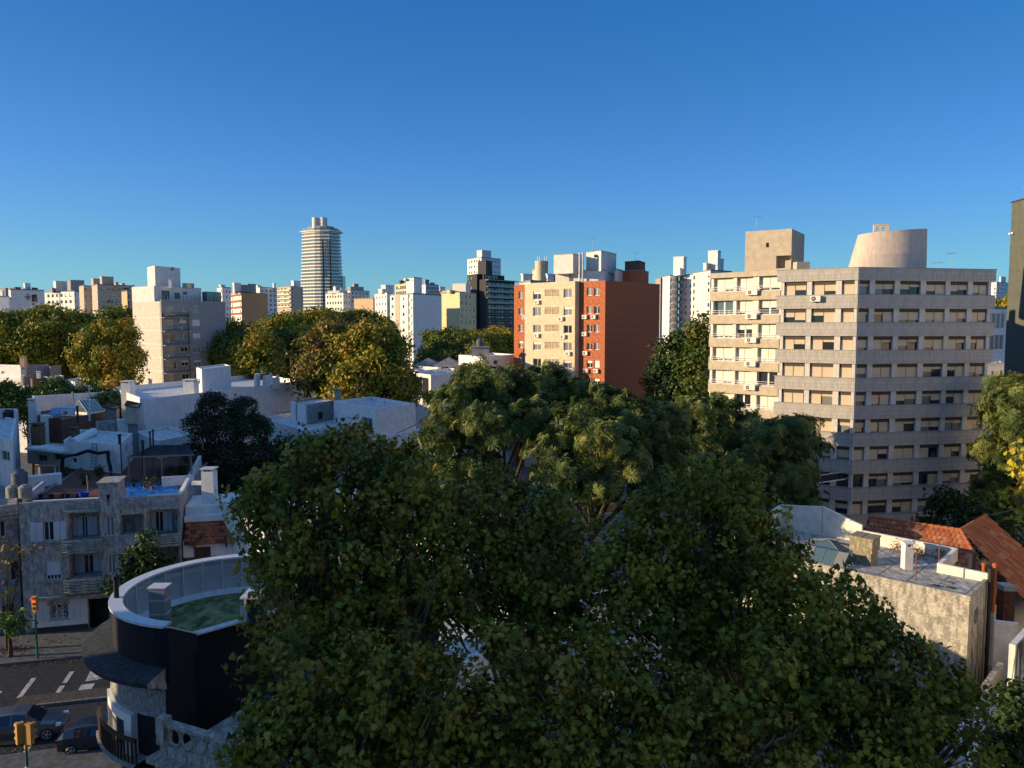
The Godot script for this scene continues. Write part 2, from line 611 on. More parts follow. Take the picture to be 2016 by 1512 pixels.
func air_con(f: Fr, s: float, y: float, label: String, q := 0.0, w := 0.85, group := "air conditioners on the facades") -> void:
	var base := f.p(s, y, q)
	var o := thing("air_conditioner", label, "air conditioner", base, group)
	var key := "ac%.2f" % w
	if not cache.has(key):
		var a := Mb.new()
		a.box(Vector3(-w / 2, 0, 0.1), Vector3(w / 2, 0.6, 0.42))
		a.box(Vector3(-w / 2 - 0.01, 0.54, 0.09), Vector3(w / 2 + 0.01, 0.61, 0.43))
		var b := Mb.new()
		var cx := -w * 0.15
		for i in 14:
			var a0 := TAU * i / 14
			var a1 := TAU * (i + 1) / 14
			b.tri(Vector3(cx, 0.29, 0.425), Vector3(cx + cos(a0) * 0.23, 0.29 + sin(a0) * 0.23, 0.425), Vector3(cx + cos(a1) * 0.23, 0.29 + sin(a1) * 0.23, 0.425), Vector3.BACK)
		var hub := Mb.new()
		hub.tube(Vector3(cx, 0.29, 0.42), Vector3(cx, 0.29, 0.445), 0.07, 0.06, 8)
		for k in 4:
			var an := TAU * k / 4 + 0.4
			hub.tube(Vector3(cx, 0.29, 0.432), Vector3(cx + cos(an) * 0.23, 0.29 + sin(an) * 0.23, 0.432), 0.012, 0.012, 4)
		var br := Mb.new()
		for sx in [-0.3, 0.3]:
			br.box(Vector3(sx * w - 0.02, -0.05, 0.0), Vector3(sx * w + 0.02, 0.0, 0.44))
		cache[key] = [a.mesh(), b.mesh(), hub.mesh(), br.mesh()]
	var tf := Transform3D(Basis(f.e, Vector3.UP, f.n), Vector3.ZERO)
	inst("casing", cache[key][0], M.ac_white, o, tf)
	var fan := inst("fan_opening", cache[key][1], M.ac_fan, o, tf)
	inst("fan_guard", cache[key][2], M.ac_white, fan)
	inst("bracket", cache[key][3], M.metal_grey, o, tf)

func antenna(base: Vector3, h: float, label: String, rungs := 4) -> void:
	var o := thing("antenna", label, "antenna", base, "roof antennas")
	var m := Mb.new()
	m.tube(base, base + Vector3.UP * h, 0.03, 0.02, 5)
	part("mast", m, M.metal_grey, o)
	var a := Mb.new()
	a.tube(base + Vector3(-0.5, h * 0.93, 0), base + Vector3(0.5, h * 0.93, 0), 0.02, 0.02, 4)
	for k in rungs:
		var x := -0.45 + 0.9 * k / maxf(1, rungs - 1)
		a.tube(base + Vector3(x, h * 0.93, -0.35), base + Vector3(x, h * 0.93, 0.35), 0.015, 0.015, 4)
	part("aerial", a, M.metal_grey, o)

func vent_pipe(base: Vector3, h: float, r: float, m: String, label: String) -> void:
	var o := thing("vent_pipe", label, "pipe", base, "roof vent pipes")
	var a := Mb.new()
	a.tube(base, base + Vector3.UP * h, r, r, 8)
	part("pipe", a, M[m], o)
	var b := Mb.new()
	b.lathe(base + Vector3.UP * h, [[r * 1.5, 0.0], [r * 1.5, 0.12], [0.0, 0.2]], 8)
	part("cap", b, M[m], o)

func chimney(base: Vector3, w: float, dp: float, h: float, m: String, label: String, capm := "") -> Node3D:
	var o := thing("chimney", label, "chimney", base)
	var a := Mb.new()
	a.box(base + Vector3(-w / 2, 0, -dp / 2), base + Vector3(w / 2, h, dp / 2))
	part("stack", a, M[m], o)
	var b := Mb.new()
	for sx in [-1, 1]:
		b.box(base + Vector3(sx * w * 0.36 - 0.06, h, -dp / 2), base + Vector3(sx * w * 0.36 + 0.06, h + 0.18, dp / 2))
	b.box(base + Vector3(-w / 2 - 0.08, h + 0.18, -dp / 2 - 0.08), base + Vector3(w / 2 + 0.08, h + 0.28, dp / 2 + 0.08))
	part("cap", b, M[capm if capm else m], o)
	return o

func water_tank(base: Vector3, r: float, h: float, m: String, label: String) -> void:
	var o := thing("water_tank", label, "water tank", base, "roof water tanks")
	var a := Mb.new()
	a.lathe(base, [[0.0, 0.0], [r, 0.0], [r, h * 0.3], [r * 0.97, h * 0.33], [r, h * 0.36], [r, h * 0.6], [r * 0.97, h * 0.63], [r, h * 0.66], [r, h * 0.8], [r * 0.5, h * 0.95]], 18)
	part("body", a, M[m], o)
	var b := Mb.new()
	b.lathe(base, [[r * 0.5, h * 0.95], [r * 0.5, h], [0.0, h * 1.02]], 14)
	part("lid", b, M[m], o)

# ---------------------------------------------------------------- trees
func leaf_shape(kind: String) -> PackedVector2Array:
	if kind == "palmate":
		return PackedVector2Array([Vector2(0, 0), Vector2(0.28, -0.02), Vector2(0.5, 0.28), Vector2(0.26, 0.42), Vector2(0.42, 0.72), Vector2(0.14, 0.66), Vector2(0, 1.0), Vector2(-0.14, 0.66), Vector2(-0.42, 0.72), Vector2(-0.26, 0.42), Vector2(-0.5, 0.28), Vector2(-0.28, -0.02)])
	if kind == "oval":
		return PackedVector2Array([Vector2(0, 0), Vector2(0.32, 0.3), Vector2(0.3, 0.65), Vector2(0, 1.0), Vector2(-0.3, 0.65), Vector2(-0.32, 0.3)])
	return PackedVector2Array([Vector2(0, 0), Vector2(0.16, 0.4), Vector2(0, 1.0), Vector2(-0.16, 0.4)])

func sprig(kind: String, count: int, size: float, spread: float, sd: int, twig := true, droop := 0.3) -> Mesh:
	# a twig with leaves of one kind, in a ball of radius spread; colours vary leaf by leaf
	var r := RandomNumberGenerator.new()
	r.seed = sd
	var mb := Mb.new()
	var shape := leaf_shape(kind)
	for i in count:
		var dir := Vector3(r.randf_range(-1, 1), r.randf_range(-0.7, 1), r.randf_range(-1, 1)).normalized()
		var p := dir * spread * pow(r.randf(), 0.5)
		var up := (dir * 0.5 + Vector3(r.randf_range(-1, 1), 0.75, r.randf_range(-1, 1))).normalized()
		var along := (dir + Vector3(r.randf_range(-0.6, 0.6), -droop, r.randf_range(-0.6, 0.6)))
		along = (along - up * along.dot(up)).normalized()
		var side := along.cross(up)
		var s := size * r.randf_range(0.65, 1.2)
		var q := r.randf_range(0.62, 1.3)
		mb.tint = Color(q * r.randf_range(0.92, 1.12), q, q * r.randf_range(0.8, 1.1))
		var fold := r.randf_range(-0.12, 0.3)
		var pts := []
		for w in shape:
			pts.append(p + side * w.x * s + along * w.y * s - up * absf(w.x) * s * fold - up * w.y * w.y * s * 0.18)
		var k := shape.size() / 2
		for j in range(1, shape.size() - 1):
			if kind == "palmate":
				mb.tri(p + along * s * 0.35, pts[j], pts[j + 1], up)
			else:
				mb.tri(pts[0], pts[j], pts[j + 1], up)
		if kind == "palmate":
			mb.tri(p + along * s * 0.35, pts[0], pts[1], up)
			mb.tri(p + along * s * 0.35, pts[shape.size() - 1], pts[0], up)
	return mb.mesh(Vector3.ZERO, true)

func frond(pairs: int, lenf: float, size: float, sd: int) -> Mesh:
	# spray of drooping pinnate leaves (tipa)
	var r := RandomNumberGenerator.new()
	r.seed = sd
	var mb := Mb.new()
	for k in 7:
		var an := TAU * k / 7 + r.randf_range(-0.4, 0.4)
		var out := Vector3(cos(an), r.randf_range(-0.1, 0.7), sin(an)).normalized()
		var q := r.randf_range(0.6, 1.3)
		for i in pairs:
			var u := (i + 1.0) / pairs
			var p := out * lenf * u + Vector3.DOWN * lenf * 0.55 * u * u
			for sg in [-1, 1]:
				var side: Vector3 = out.cross(Vector3.UP).normalized() * sg
				mb.tint = Color(q * r.randf_range(0.9, 1.15), q * r.randf_range(0.95, 1.05), q * r.randf_range(0.8, 1.1))
				var tip: Vector3 = p + (side * 1.0 + out * 0.35 + Vector3.DOWN * 0.35).normalized() * size
				var w := out * size * 0.24
				var m: Vector3 = (p + tip) / 2.0 + Vector3.UP * size * 0.05
				mb.tri(p, m + w, tip, Vector3.UP)
				mb.tri(p, tip, m - w, Vector3.UP)
	return mb.mesh(Vector3.ZERO, true)

func limb(mb: Mb, a: Vector3, b: Vector3, r0: float, r1: float, sag := 0.1, n := 4) -> void:
	var mid := (a + b) / 2.0 + Vector3(rng.randf_range(-1, 1), rng.randf_range(-0.2, 1.0), rng.randf_range(-1, 1)) * (b - a).length() * sag
	var last := a
	for i in n:
		var u := (i + 1.0) / n
		var p := a.lerp(mid, u).lerp(mid.lerp(b, u), u)
		mb.tube(last, p, lerpf(r0, r1, i * 1.0 / n), lerpf(r0, r1, u), 6, false)
		last = p

func foliage(o: Node3D, lobes: Array, mesh: Mesh, dens: float, colors: Array, size := 1.0, inner := 0.25, flat := 0.85, shellw := 0.35, ragged := 0.25, patch := 3.0, clump := 0.0) -> MultiMeshInstance3D:
	# lobes: [centre in the world, radius]; sprigs near the lobes' surfaces, facing outwards, fewer inside
	var noise := FastNoiseLite.new()
	noise.seed = rng.randi() % 10000
	noise.frequency = 1.0 / patch
	var tf: Array[Transform3D] = []
	var cs: Array[Color] = []
	var o0: Vector3 = origin[o]
	for lb: Array in lobes:
		var c: Vector3 = lb[0]
		var r: float = lb[1]
		var count := int(dens * r * r * 4.0)
		var heads: Array[Vector3] = []
		if clump > 0.0:
			for i in maxi(5, int(2.6 * r * r / (clump * clump))):
				var hd := Vector3(rng.randfn(), rng.randfn() + 0.25, rng.randfn()).normalized()
				heads.append(hd * (1.0 - shellw * rng.randf()) * (1.0 + ragged * rng.randf_range(-0.5, 0.8)))
		for i in count:
			var dir := Vector3(rng.randfn(), rng.randfn(), rng.randfn()).normalized()
			if dir.y < -0.35 and rng.randf() < 0.55:
				dir.y = -dir.y
			var k := 1.0 - shellw * rng.randf() * rng.randf()
			if rng.randf() < inner:
				k = sqrt(rng.randf())
			k *= 1.0 + ragged * noise.get_noise_3dv((c + dir * r) * 2.6)
			var p := c + Vector3(dir.x, dir.y * flat, dir.z) * r * k
			if clump > 0.0 and rng.randf() > inner:
				var hd := heads[rng.randi() % heads.size()]
				p = c + Vector3(hd.x, hd.y * flat, hd.z) * r + Vector3(rng.randfn(), rng.randfn() * 0.55, rng.randfn()) * clump * 0.52
				dir = (p - c).normalized()
			var buried := false
			for l2: Array in lobes:
				if l2[0] != c and p.distance_to(l2[0]) < float(l2[1]) * 0.62:
					buried = true
					break
			if buried and rng.randf() < 0.75:
				continue
			if noise.get_noise_3dv(p * 1.4) < -0.26:
				continue
			var y := (dir * 1.25 + Vector3(rng.randfn() * 0.55, rng.randfn() * 0.55 + 0.3, rng.randfn() * 0.55)).normalized()
			var x := y.cross(Vector3(rng.randfn(), rng.randfn(), rng.randfn())).normalized()
			var s := size * rng.randf_range(0.7, 1.3)
			tf.append(Transform3D(Basis(x, y, x.cross(y)) * Basis.from_scale(Vector3(s, s, s)), p - o0))
			var q := clampf(noise.get_noise_3dv(p) * 1.1 + 0.5 + rng.randfn() * 0.16, 0.0, 0.999) * (colors.size() - 1)
			var col: Color = colors[int(q)].lerp(colors[int(q) + 1], q - int(q))
			var b := rng.randf_range(0.8, 1.2)
			cs.append(Color(col.r * b, col.g * b, col.b * b))
	var mm := MultiMesh.new()
	mm.transform_format = MultiMesh.TRANSFORM_3D
	mm.use_colors = true
	mm.mesh = mesh
	mm.instance_count = tf.size()
	for i in tf.size():
		mm.set_instance_transform(i, tf[i])
		mm.set_instance_color(i, cs[i])
	var mi := MultiMeshInstance3D.new()
	mi.multimesh = mm
	mi.material_override = M.leaf
	mi.name = "crown"
	o.add_child(mi, true)
	mi.set_meta("kind", "stuff")
	return mi

func woody(o: Node3D, base: Vector3, fork: float, r: float, lobes: Array, m: String, twigs := 3) -> void:
	var tr := Mb.new()
	var top := base + Vector3(0, fork, 0)
	tr.tube(base, base + Vector3(0, fork * 0.15, 0), r * 1.35, r * 1.05, 10, false)
	limb(tr, base + Vector3(0, fork * 0.15, 0), top, r * 1.05, r * 0.75, 0.03, 4)
	part("trunk", tr, M[m], o)
	var br := Mb.new()
	for lb: Array in lobes:
		var c: Vector3 = lb[0]
		if float(lb[1]) > 0.5:
			limb(br, top, c, r * 0.4, r * 0.12, 0.15, 5)
		for k in twigs:
			var dir := Vector3(rng.randfn(), rng.randfn() + 0.4, rng.randfn()).normalized()
			limb(br, top.lerp(c, rng.randf_range(0.5, 1.0)), c + dir * float(lb[1]) * 0.85, r * 0.13, r * 0.03, 0.12, 3)
	part("limb", br, M[m], o)

func lobed_tree(called: String, label: String, x: float, d: float, lobes_px: Array, sp: Dictionary, group := "") -> Node3D:
	# lobes_px: [px, py, depth, radius in metres]
	var base := Vector3(x, 0, -d)
	var o := thing(called, label, "tree", base, group)
	var lobes := []
	for l: Array in lobes_px:
		lobes.append([at(l[0], l[1], l[2]), l[3]])
	for i in lobes.size() * int(sp.get("sat", 0)):   # small outer lobes break the outline
		var l: Array = lobes[i % lobes_px.size()]
		var dir := Vector3(rng.randfn(), absf(rng.randfn()) * 0.9 - 0.15, rng.randfn()).normalized()
		lobes.append([(l[0] as Vector3) + dir * float(l[1]) * rng.randf_range(0.75, 1.05), float(l[1]) * rng.randf_range(0.28, 0.45)])
	woody(o, base, sp.fork, sp.r, lobes, sp.bark, sp.get("twigs", 3))
	for k in sp.meshes.size():
		foliage(o, lobes, sp.meshes[k], sp.dens / sp.meshes.size(), sp.colors, sp.get("size", 1.0), sp.get("inner", 0.25), sp.get("flat", 0.85), sp.get("shellw", 0.35), sp.get("ragged", 0.25), sp.get("patch", 3.0), sp.get("clump", 0.0))
	return o

func round_lobes(c: Vector3, rx: float, ry: float, n: int) -> Array:
	# a crown of n lobes filling an egg of half-width rx and half-height ry
	var out := [[c - Vector3(0, ry * 0.1, 0), minf(rx, ry) * 0.72]]
	for i in n:
		var an := TAU * i * 0.382 + rng.randf_range(-0.3, 0.3)
		var h := -0.55 + 1.4 * (i + 0.5) / n
		var k := sqrt(maxf(0.05, 1.0 - h * h)) * 0.68
		out.append([c + Vector3(cos(an) * rx * k, ry * h * 0.78, sin(an) * rx * k), rx * rng.randf_range(0.34, 0.5)])
	return out

func place_copy(src: Node3D, x: float, d: float, sc: Vector3, turn: float, label: String) -> Node3D:
	var c := src.duplicate() as Node3D
	var stem := src.name.rstrip("0123456789").trim_suffix("_")
	c.name = numbered(stem)
	add_child(c, true)
	c.position = Vector3(x, 0, -d)
	c.scale = sc
	c.rotation.y = turn
	c.set_meta("label", label)
	return c

# ---------------------------------------------------------------- pixel helpers on a facade
func s_at(f: Fr, px: float, py: float) -> float:
	var w := -(py - 756.0) / FOCAL
	var k := ((px - 1008.0) / FOCAL) / (cos(TILT) + w * sin(TILT))
	return -(f.O.x + k * f.O.z) / (f.e.x + k * f.e.z)

func y_at(f: Fr, px: float, py: float) -> float:
	return at(px, py, -f.p(s_at(f, px, py), 0).z).y

func rect(f: Fr, x0: float, y0: float, x1: float, y1: float) -> Array:
	var ym := (y0 + y1) / 2.0
	var xm := (x0 + x1) / 2.0
	var a := s_at(f, x0, ym)
	var b := s_at(f, x1, ym)
	var lo := y_at(f, xm, y1)
	return [a, lo, b - a, y_at(f, xm, y0) - lo]

# ---------------------------------------------------------------- apartment blocks in the middle distance
func grey_block() -> void:
	var N := g2(1686, 640, 78)
	var L := g2(1536, 640, 82)
	var R := g2(1948, 640, 81)
	var poly := para(L, N, R)
	var o := thing("apartment_block", "grey tiled apartment block with rows of cream roller shutters and an oval roof tower", "building", Vector3(N.x, 0, -N.y))
	var top := at(1687, 527, 78).y
	var sill0 := at(1686, 579.5, 78).y
	var fh := (sill0 - at(1686, 1014, 78).y) / 8.0
	var wh := 1.42
	var fs := frames(poly)
	var deep := 0.32
	var cols := {0: [[0.043, 0.348, 2], [0.415, 0.725, 2], [0.8, 0.963, 1]], 1: [[0.012, 0.09, 1], [0.127, 0.271, 2], [0.31, 0.464, 2], [0.504, 0.653, 2], [0.687, 0.823, 2], [0.859, 0.98, 2]]}
	var holes := {0: [], 1: []}
	for face in 2:
		var f: Fr = fs[face]
		for k in 9:
			for c: Array in cols[face]:
				holes[face].append([c[0] * f.L, sill0 - k * fh, (c[1] - c[0]) * f.L, wh])
	shell(o, poly, 3.0, top - 0.25, M.pier_render, M.grey_roof, holes, 0.5, deep)
	# spandrels wrap both faces, one band a storey, with a dark drip cap
	for k in 10:
		var y1 := top if k == 0 else sill0 - (k - 1) * fh - 0.04
		var y0 := sill0 + wh + 0.03 if k == 0 else sill0 - k * fh + wh + 0.03
		if k == 9:
			y0 = sill0 - 8 * fh - 1.3
		var out := inset(poly, -0.16)
		var sp := Mb.new()
		sp.prism(out, y0, y1, true)
		var b := part("spandrel", sp, M.facing_tile, o)
		var cap := Mb.new()
		cap.prism(inset(poly, -0.2), y1, y1 + 0.07, true)
		part("drip_cap", cap, M.grey_concrete, b)
		b.get_child(0).material_override = M.dark_concrete
	var r := RandomNumberGenerator.new()
	r.seed = 5
	for face in 2:
		var f: Fr = fs[face]
		for k in 9:
			for c: Array in cols[face]:
				var s0: float = c[0] * f.L
				var n: int = c[2]
				var w: float = roundf((c[1] - c[0]) * f.L / n * 10.0) / 10.0
				for i in n:
					var shut := 1.0
					if r.randf() < (0.35 if face == 0 and k < 4 else 0.68):
						shut = [0.42, 0.5, 0.6, 0.7, 0.82][r.randi() % 5]
					if k > 4 and r.randf() < 0.12:
						shut = 0.25
					var wn := window(o, f, [s0 + i * w, sill0 - k * fh, w, wh], deep, shut, 0, "glass" if r.randf() < 0.7 else "glass_curtain", "frame_dark", "shutter_cream", 0.05)
					var key := "blindbox%.1f" % w
					if not cache.has(key):
						var mb := Mb.new()
						mb.box(Vector3(-w / 2, wh - 0.36, -0.02), Vector3(w / 2, wh, 0.13))
						cache[key] = mb.mesh()
					inst("shutter_box", cache[key], M.blind_box, wn)
	var gf := Mb.new()
	gf.prism(inset(poly, 1.6), 0.0, 3.0)
	part("ground_floor", gf, M.dark_concrete, o)
	var sof := Mb.new()
	sof.flat(poly, 3.02, false)
	part("soffit", sof, M.grey_concrete, o)
	# the oval tower: an ellipse that leans in on its left side
	var base := at(1746, 525, 87)
	base.y = top - 0.5
	var tw := Mb.new()
	var sc := 87.0 / FOCAL
	var ring := []
	for lv in 3:
		var u := lv / 2.0
		var cx := lerpf(1743.0, 1754.0, u)
		var hw := lerpf(76.0, 64.0, u) * sc
		var p := at(cx, 525, 87)
		var ht := base.y + (at(1746, 457, 87).y - base.y) * u
		var rw := []
		for i in 32:
			var an := TAU * i / 32
			var x := signf(cos(an)) * pow(absf(cos(an)), 0.75) * hw
			var z := signf(sin(an)) * pow(absf(sin(an)), 0.75) * hw * 0.62
			rw.append(Vector3(p.x + x * 0.94 + z * 0.2, ht + (x / hw) * 0.25 * u, -87.0 + z - x * 0.1))
		ring.append(rw)
	for lv in 2:
		for i in 32:
			var j := (i + 1) % 32
			var a: Vector3 = ring[lv][i]
			var k := tw.v.size()
			tw.quad(a, ring[lv][j], ring[lv + 1][j], ring[lv + 1][i], a - Vector3(base.x, a.y, -87.0))
			for m in range(k, tw.v.size()):
				var q := tw.v[m] - Vector3(base.x + 0.4 * lv, tw.v[m].y, -87.0)
				tw.n[m] = Vector3(q.x / 1.0, 0.25 * q.length(), q.z / 0.4).normalized()
	for i in range(1, 31):
		tw.tri(ring[2][0], ring[2][i], ring[2][i + 1], Vector3.UP)
	part("oval_tower", tw, mat("tower_render", Color(0.66, 0.55, 0.47), 0.85, T.streak, 5.0), o)
	var cb := Mb.new()
	var cp := at(1736, 456, 87)
	var f0: Fr = Fr.new(Vector2(cp.x - 0.7, 87.4), Vector2(cp.x + 0.75, 86.9))
	holed(cb, f0, 0, f0.L, cp.y - 0.2, at(1736, 443, 87).y, [[0.75, cp.y + 0.1, 0.4, 0.4], [0.2, cp.y + 0.1, 0.3, 0.4]], 0.3)
	cb.fbox(f0, 0, f0.L, at(1736, 443, 87).y, at(1736, 443, 87).y + 0.12, -1.2, 0.05)
	cb.fbox(f0, 0, 0.1, cp.y - 0.2, at(1736, 443, 87).y, -1.1, -0.02)
	cb.fbox(f0, f0.L - 0.1, f0.L, cp.y - 0.2, at(1736, 443, 87).y, -1.1, -0.02)
	part("tower_vent", cb, M.beige_wall, o)
	var tww := Mb.new()
	var wp := at(1806, 463, 85.6)
	tww.box(wp + Vector3(-0.45, -0.3, -0.6), wp + Vector3(0.35, 0.3, 0.25))
	part("tower_window", tww, M.frame_dark, o)
	antenna(Vector3(at(1872, 520, 83).x, top - 0.5, -83), 2.6, "tall thin antenna on the grey block's roof, right of the oval tower")
	antenna(Vector3(at(1846, 520, 84).x, top - 0.5, -84), 1.6, "short antenna on the grey block's roof beside the oval tower", 2)
	air_con(fs[0], s_at(fs[0], 1607, 587), y_at(fs[0], 1607, 594), "white air conditioner on the grey block's top spandrel, in the sun", 0.16, 1.0)

func cream_block() -> void:
	var L := g2(1399, 640, 92)
	var R := g2(1537, 640, 86.2)
	var f := Fr.new(L, R)
	var depth := 12.0
	var off := Vector2(-f.n.x, f.n.z) * depth
	var poly := PackedVector2Array([L, R, R + off, L + off])
	var o := thing("apartment_block", "cream apartment block with beige balcony bands and white shutters, joined to the grey block", "building", Vector3(L.x, 0, -L.y))
	var top := at(1399, 540, 92).y
	var fh := (at(1399, 575.9, 92).y - at(1399, 755, 92).y) / 4.0
	var band0 := at(1399, 575.9, 92).y
	var holes := []
	var groups := [[0.035, 0.33], [0.375, 0.61], [0.69, 0.975]]
	var deep := 0.5
	for k in 9:
		for g: Array in groups:
			holes.append([g[0] * f.L, band0 - k * fh + 0.06, (g[1] - g[0]) * f.L, fh - 1.0])
	shell(o, poly, 0.0, top, M.cream_paint, M.grey_roof, {0: holes}, 0.5, deep)
	var r := RandomNumberGenerator.new()
	r.seed = 8
	var open_at := {"1,0,0": 0.05, "1,0,1": 0.05, "5,1,0": 0.05, "5,1,1": 0.05, "4,2,0": 0.05, "4,2,1": 0.05, "2,1,1": 0.4, "2,1,0": 0.45, "1,2,0": 0.55, "1,2,1": 0.55}
	for k in 9:
		var y := band0 - k * fh
		var bd := Mb.new()
		bd.fbox(f, -0.04, f.L - 0.02, y - 1.0, y, -0.1, 0.28)
		var b := part("balcony_band", bd, M.beige_band, o)
		var rl := Mb.new()
		for h in [0.3, 0.55]:
			rl.fbox(f, 0, f.L, y + h - 0.02, y + h + 0.02, 0.2, 0.24)
		for i in 8:
			rl.fbox(f, f.L * i / 7.0 - 0.02, f.L * i / 7.0 + 0.02, y, y + 0.53, 0.195, 0.235)
		part("railing", rl, M.frame_white, b)
		for gi in 3:
			var g: Array = groups[gi]
			var w: float = roundf((g[1] - g[0]) * f.L / 2.0 * 20.0) / 20.0
			for i in 2:
				var shut: float = open_at.get("%d,%d,%d" % [k, gi, i], 1.0 if r.randf() < 0.5 else 0.84)
				window(o, f, [g[0] * f.L + i * w, y + 0.06, w, fh - 1.0], deep, shut, 0, "glass" if gi != 0 else "glass_tint", "frame_white", "shutter_white", 0.09)
		air_con(f, s_at(f, 1483, 640), y - 0.45, "white louvred air conditioner on the cream block, %s band from the top" % ["first", "second", "third", "fourth", "fifth", "sixth", "seventh", "eighth", "ninth"][k], 0.28, 1.35)
	var hd := Mb.new()
	hd.fbox(f, -0.06, f.L - 0.02, top - 0.5, top + 0.08, -0.2, 0.3)
	part("roof_band", hd, M.beige_band, o)
	# stair and lift head: a tall beige box with a corner recess
	var b1 := g2(1466, 533, 96)
	var b2 := g2(1557, 533, 93)
	var b3 := g2(1582, 533, 99)
	var h := thing("lift_tower", "tall beige lift head with a corner recess on the cream block's roof", "roof tower", Vector3(b2.x, top - 0.5, -b2.y))
	var pl := para(b1, b2, b3)
	var fr := frames(pl)
	var f1: Fr = fr[0]
	var tt := at(1557, 450, 93).y
	var rec := rect(f1, 1528, 503, 1556, 528)
	rec[2] = f1.L - rec[0] - 0.02
	shell(h, pl, top - 0.5, tt, M.beige_wall, M.grey_roof, {0: [rec, rect(f1, 1508, 478, 1514, 487)]}, 0.3, 1.2, "body")
	var win := Mb.new()
	win.fbox(f1, rec[0], rec[0] + rec[2], rec[1], rec[1] + rec[3], -1.22, -1.18)
	win.fbox(f1, rec[0] + 1.0, rec[0] + rec[2], rec[1], rec[1] + rec[3] * 0.62, -1.1, -0.25)
	part("recess_back", win, M.beige_band, h)
	var w2 := rect(f1, 1508, 478, 1514, 487)
	far_window(h, f1, w2, 0.3, "glass")
	var st := Mb.new()
	var p := at(1580, 533, 90)
	st.box(Vector3(p.x - 0.9, top - 0.6, -90.6), Vector3(p.x + 0.6, at(1580, 516, 90).y, -89.4))
	one("roof_hatch", "small beige hatch box between lift tower and oval tower", "roof hatch", st, M.beige_wall, Vector3(p.x, top - 0.6, -90))
	antenna(at(1490, 450, 95), 1.5, "antenna on top of the tall beige lift tower", 2)

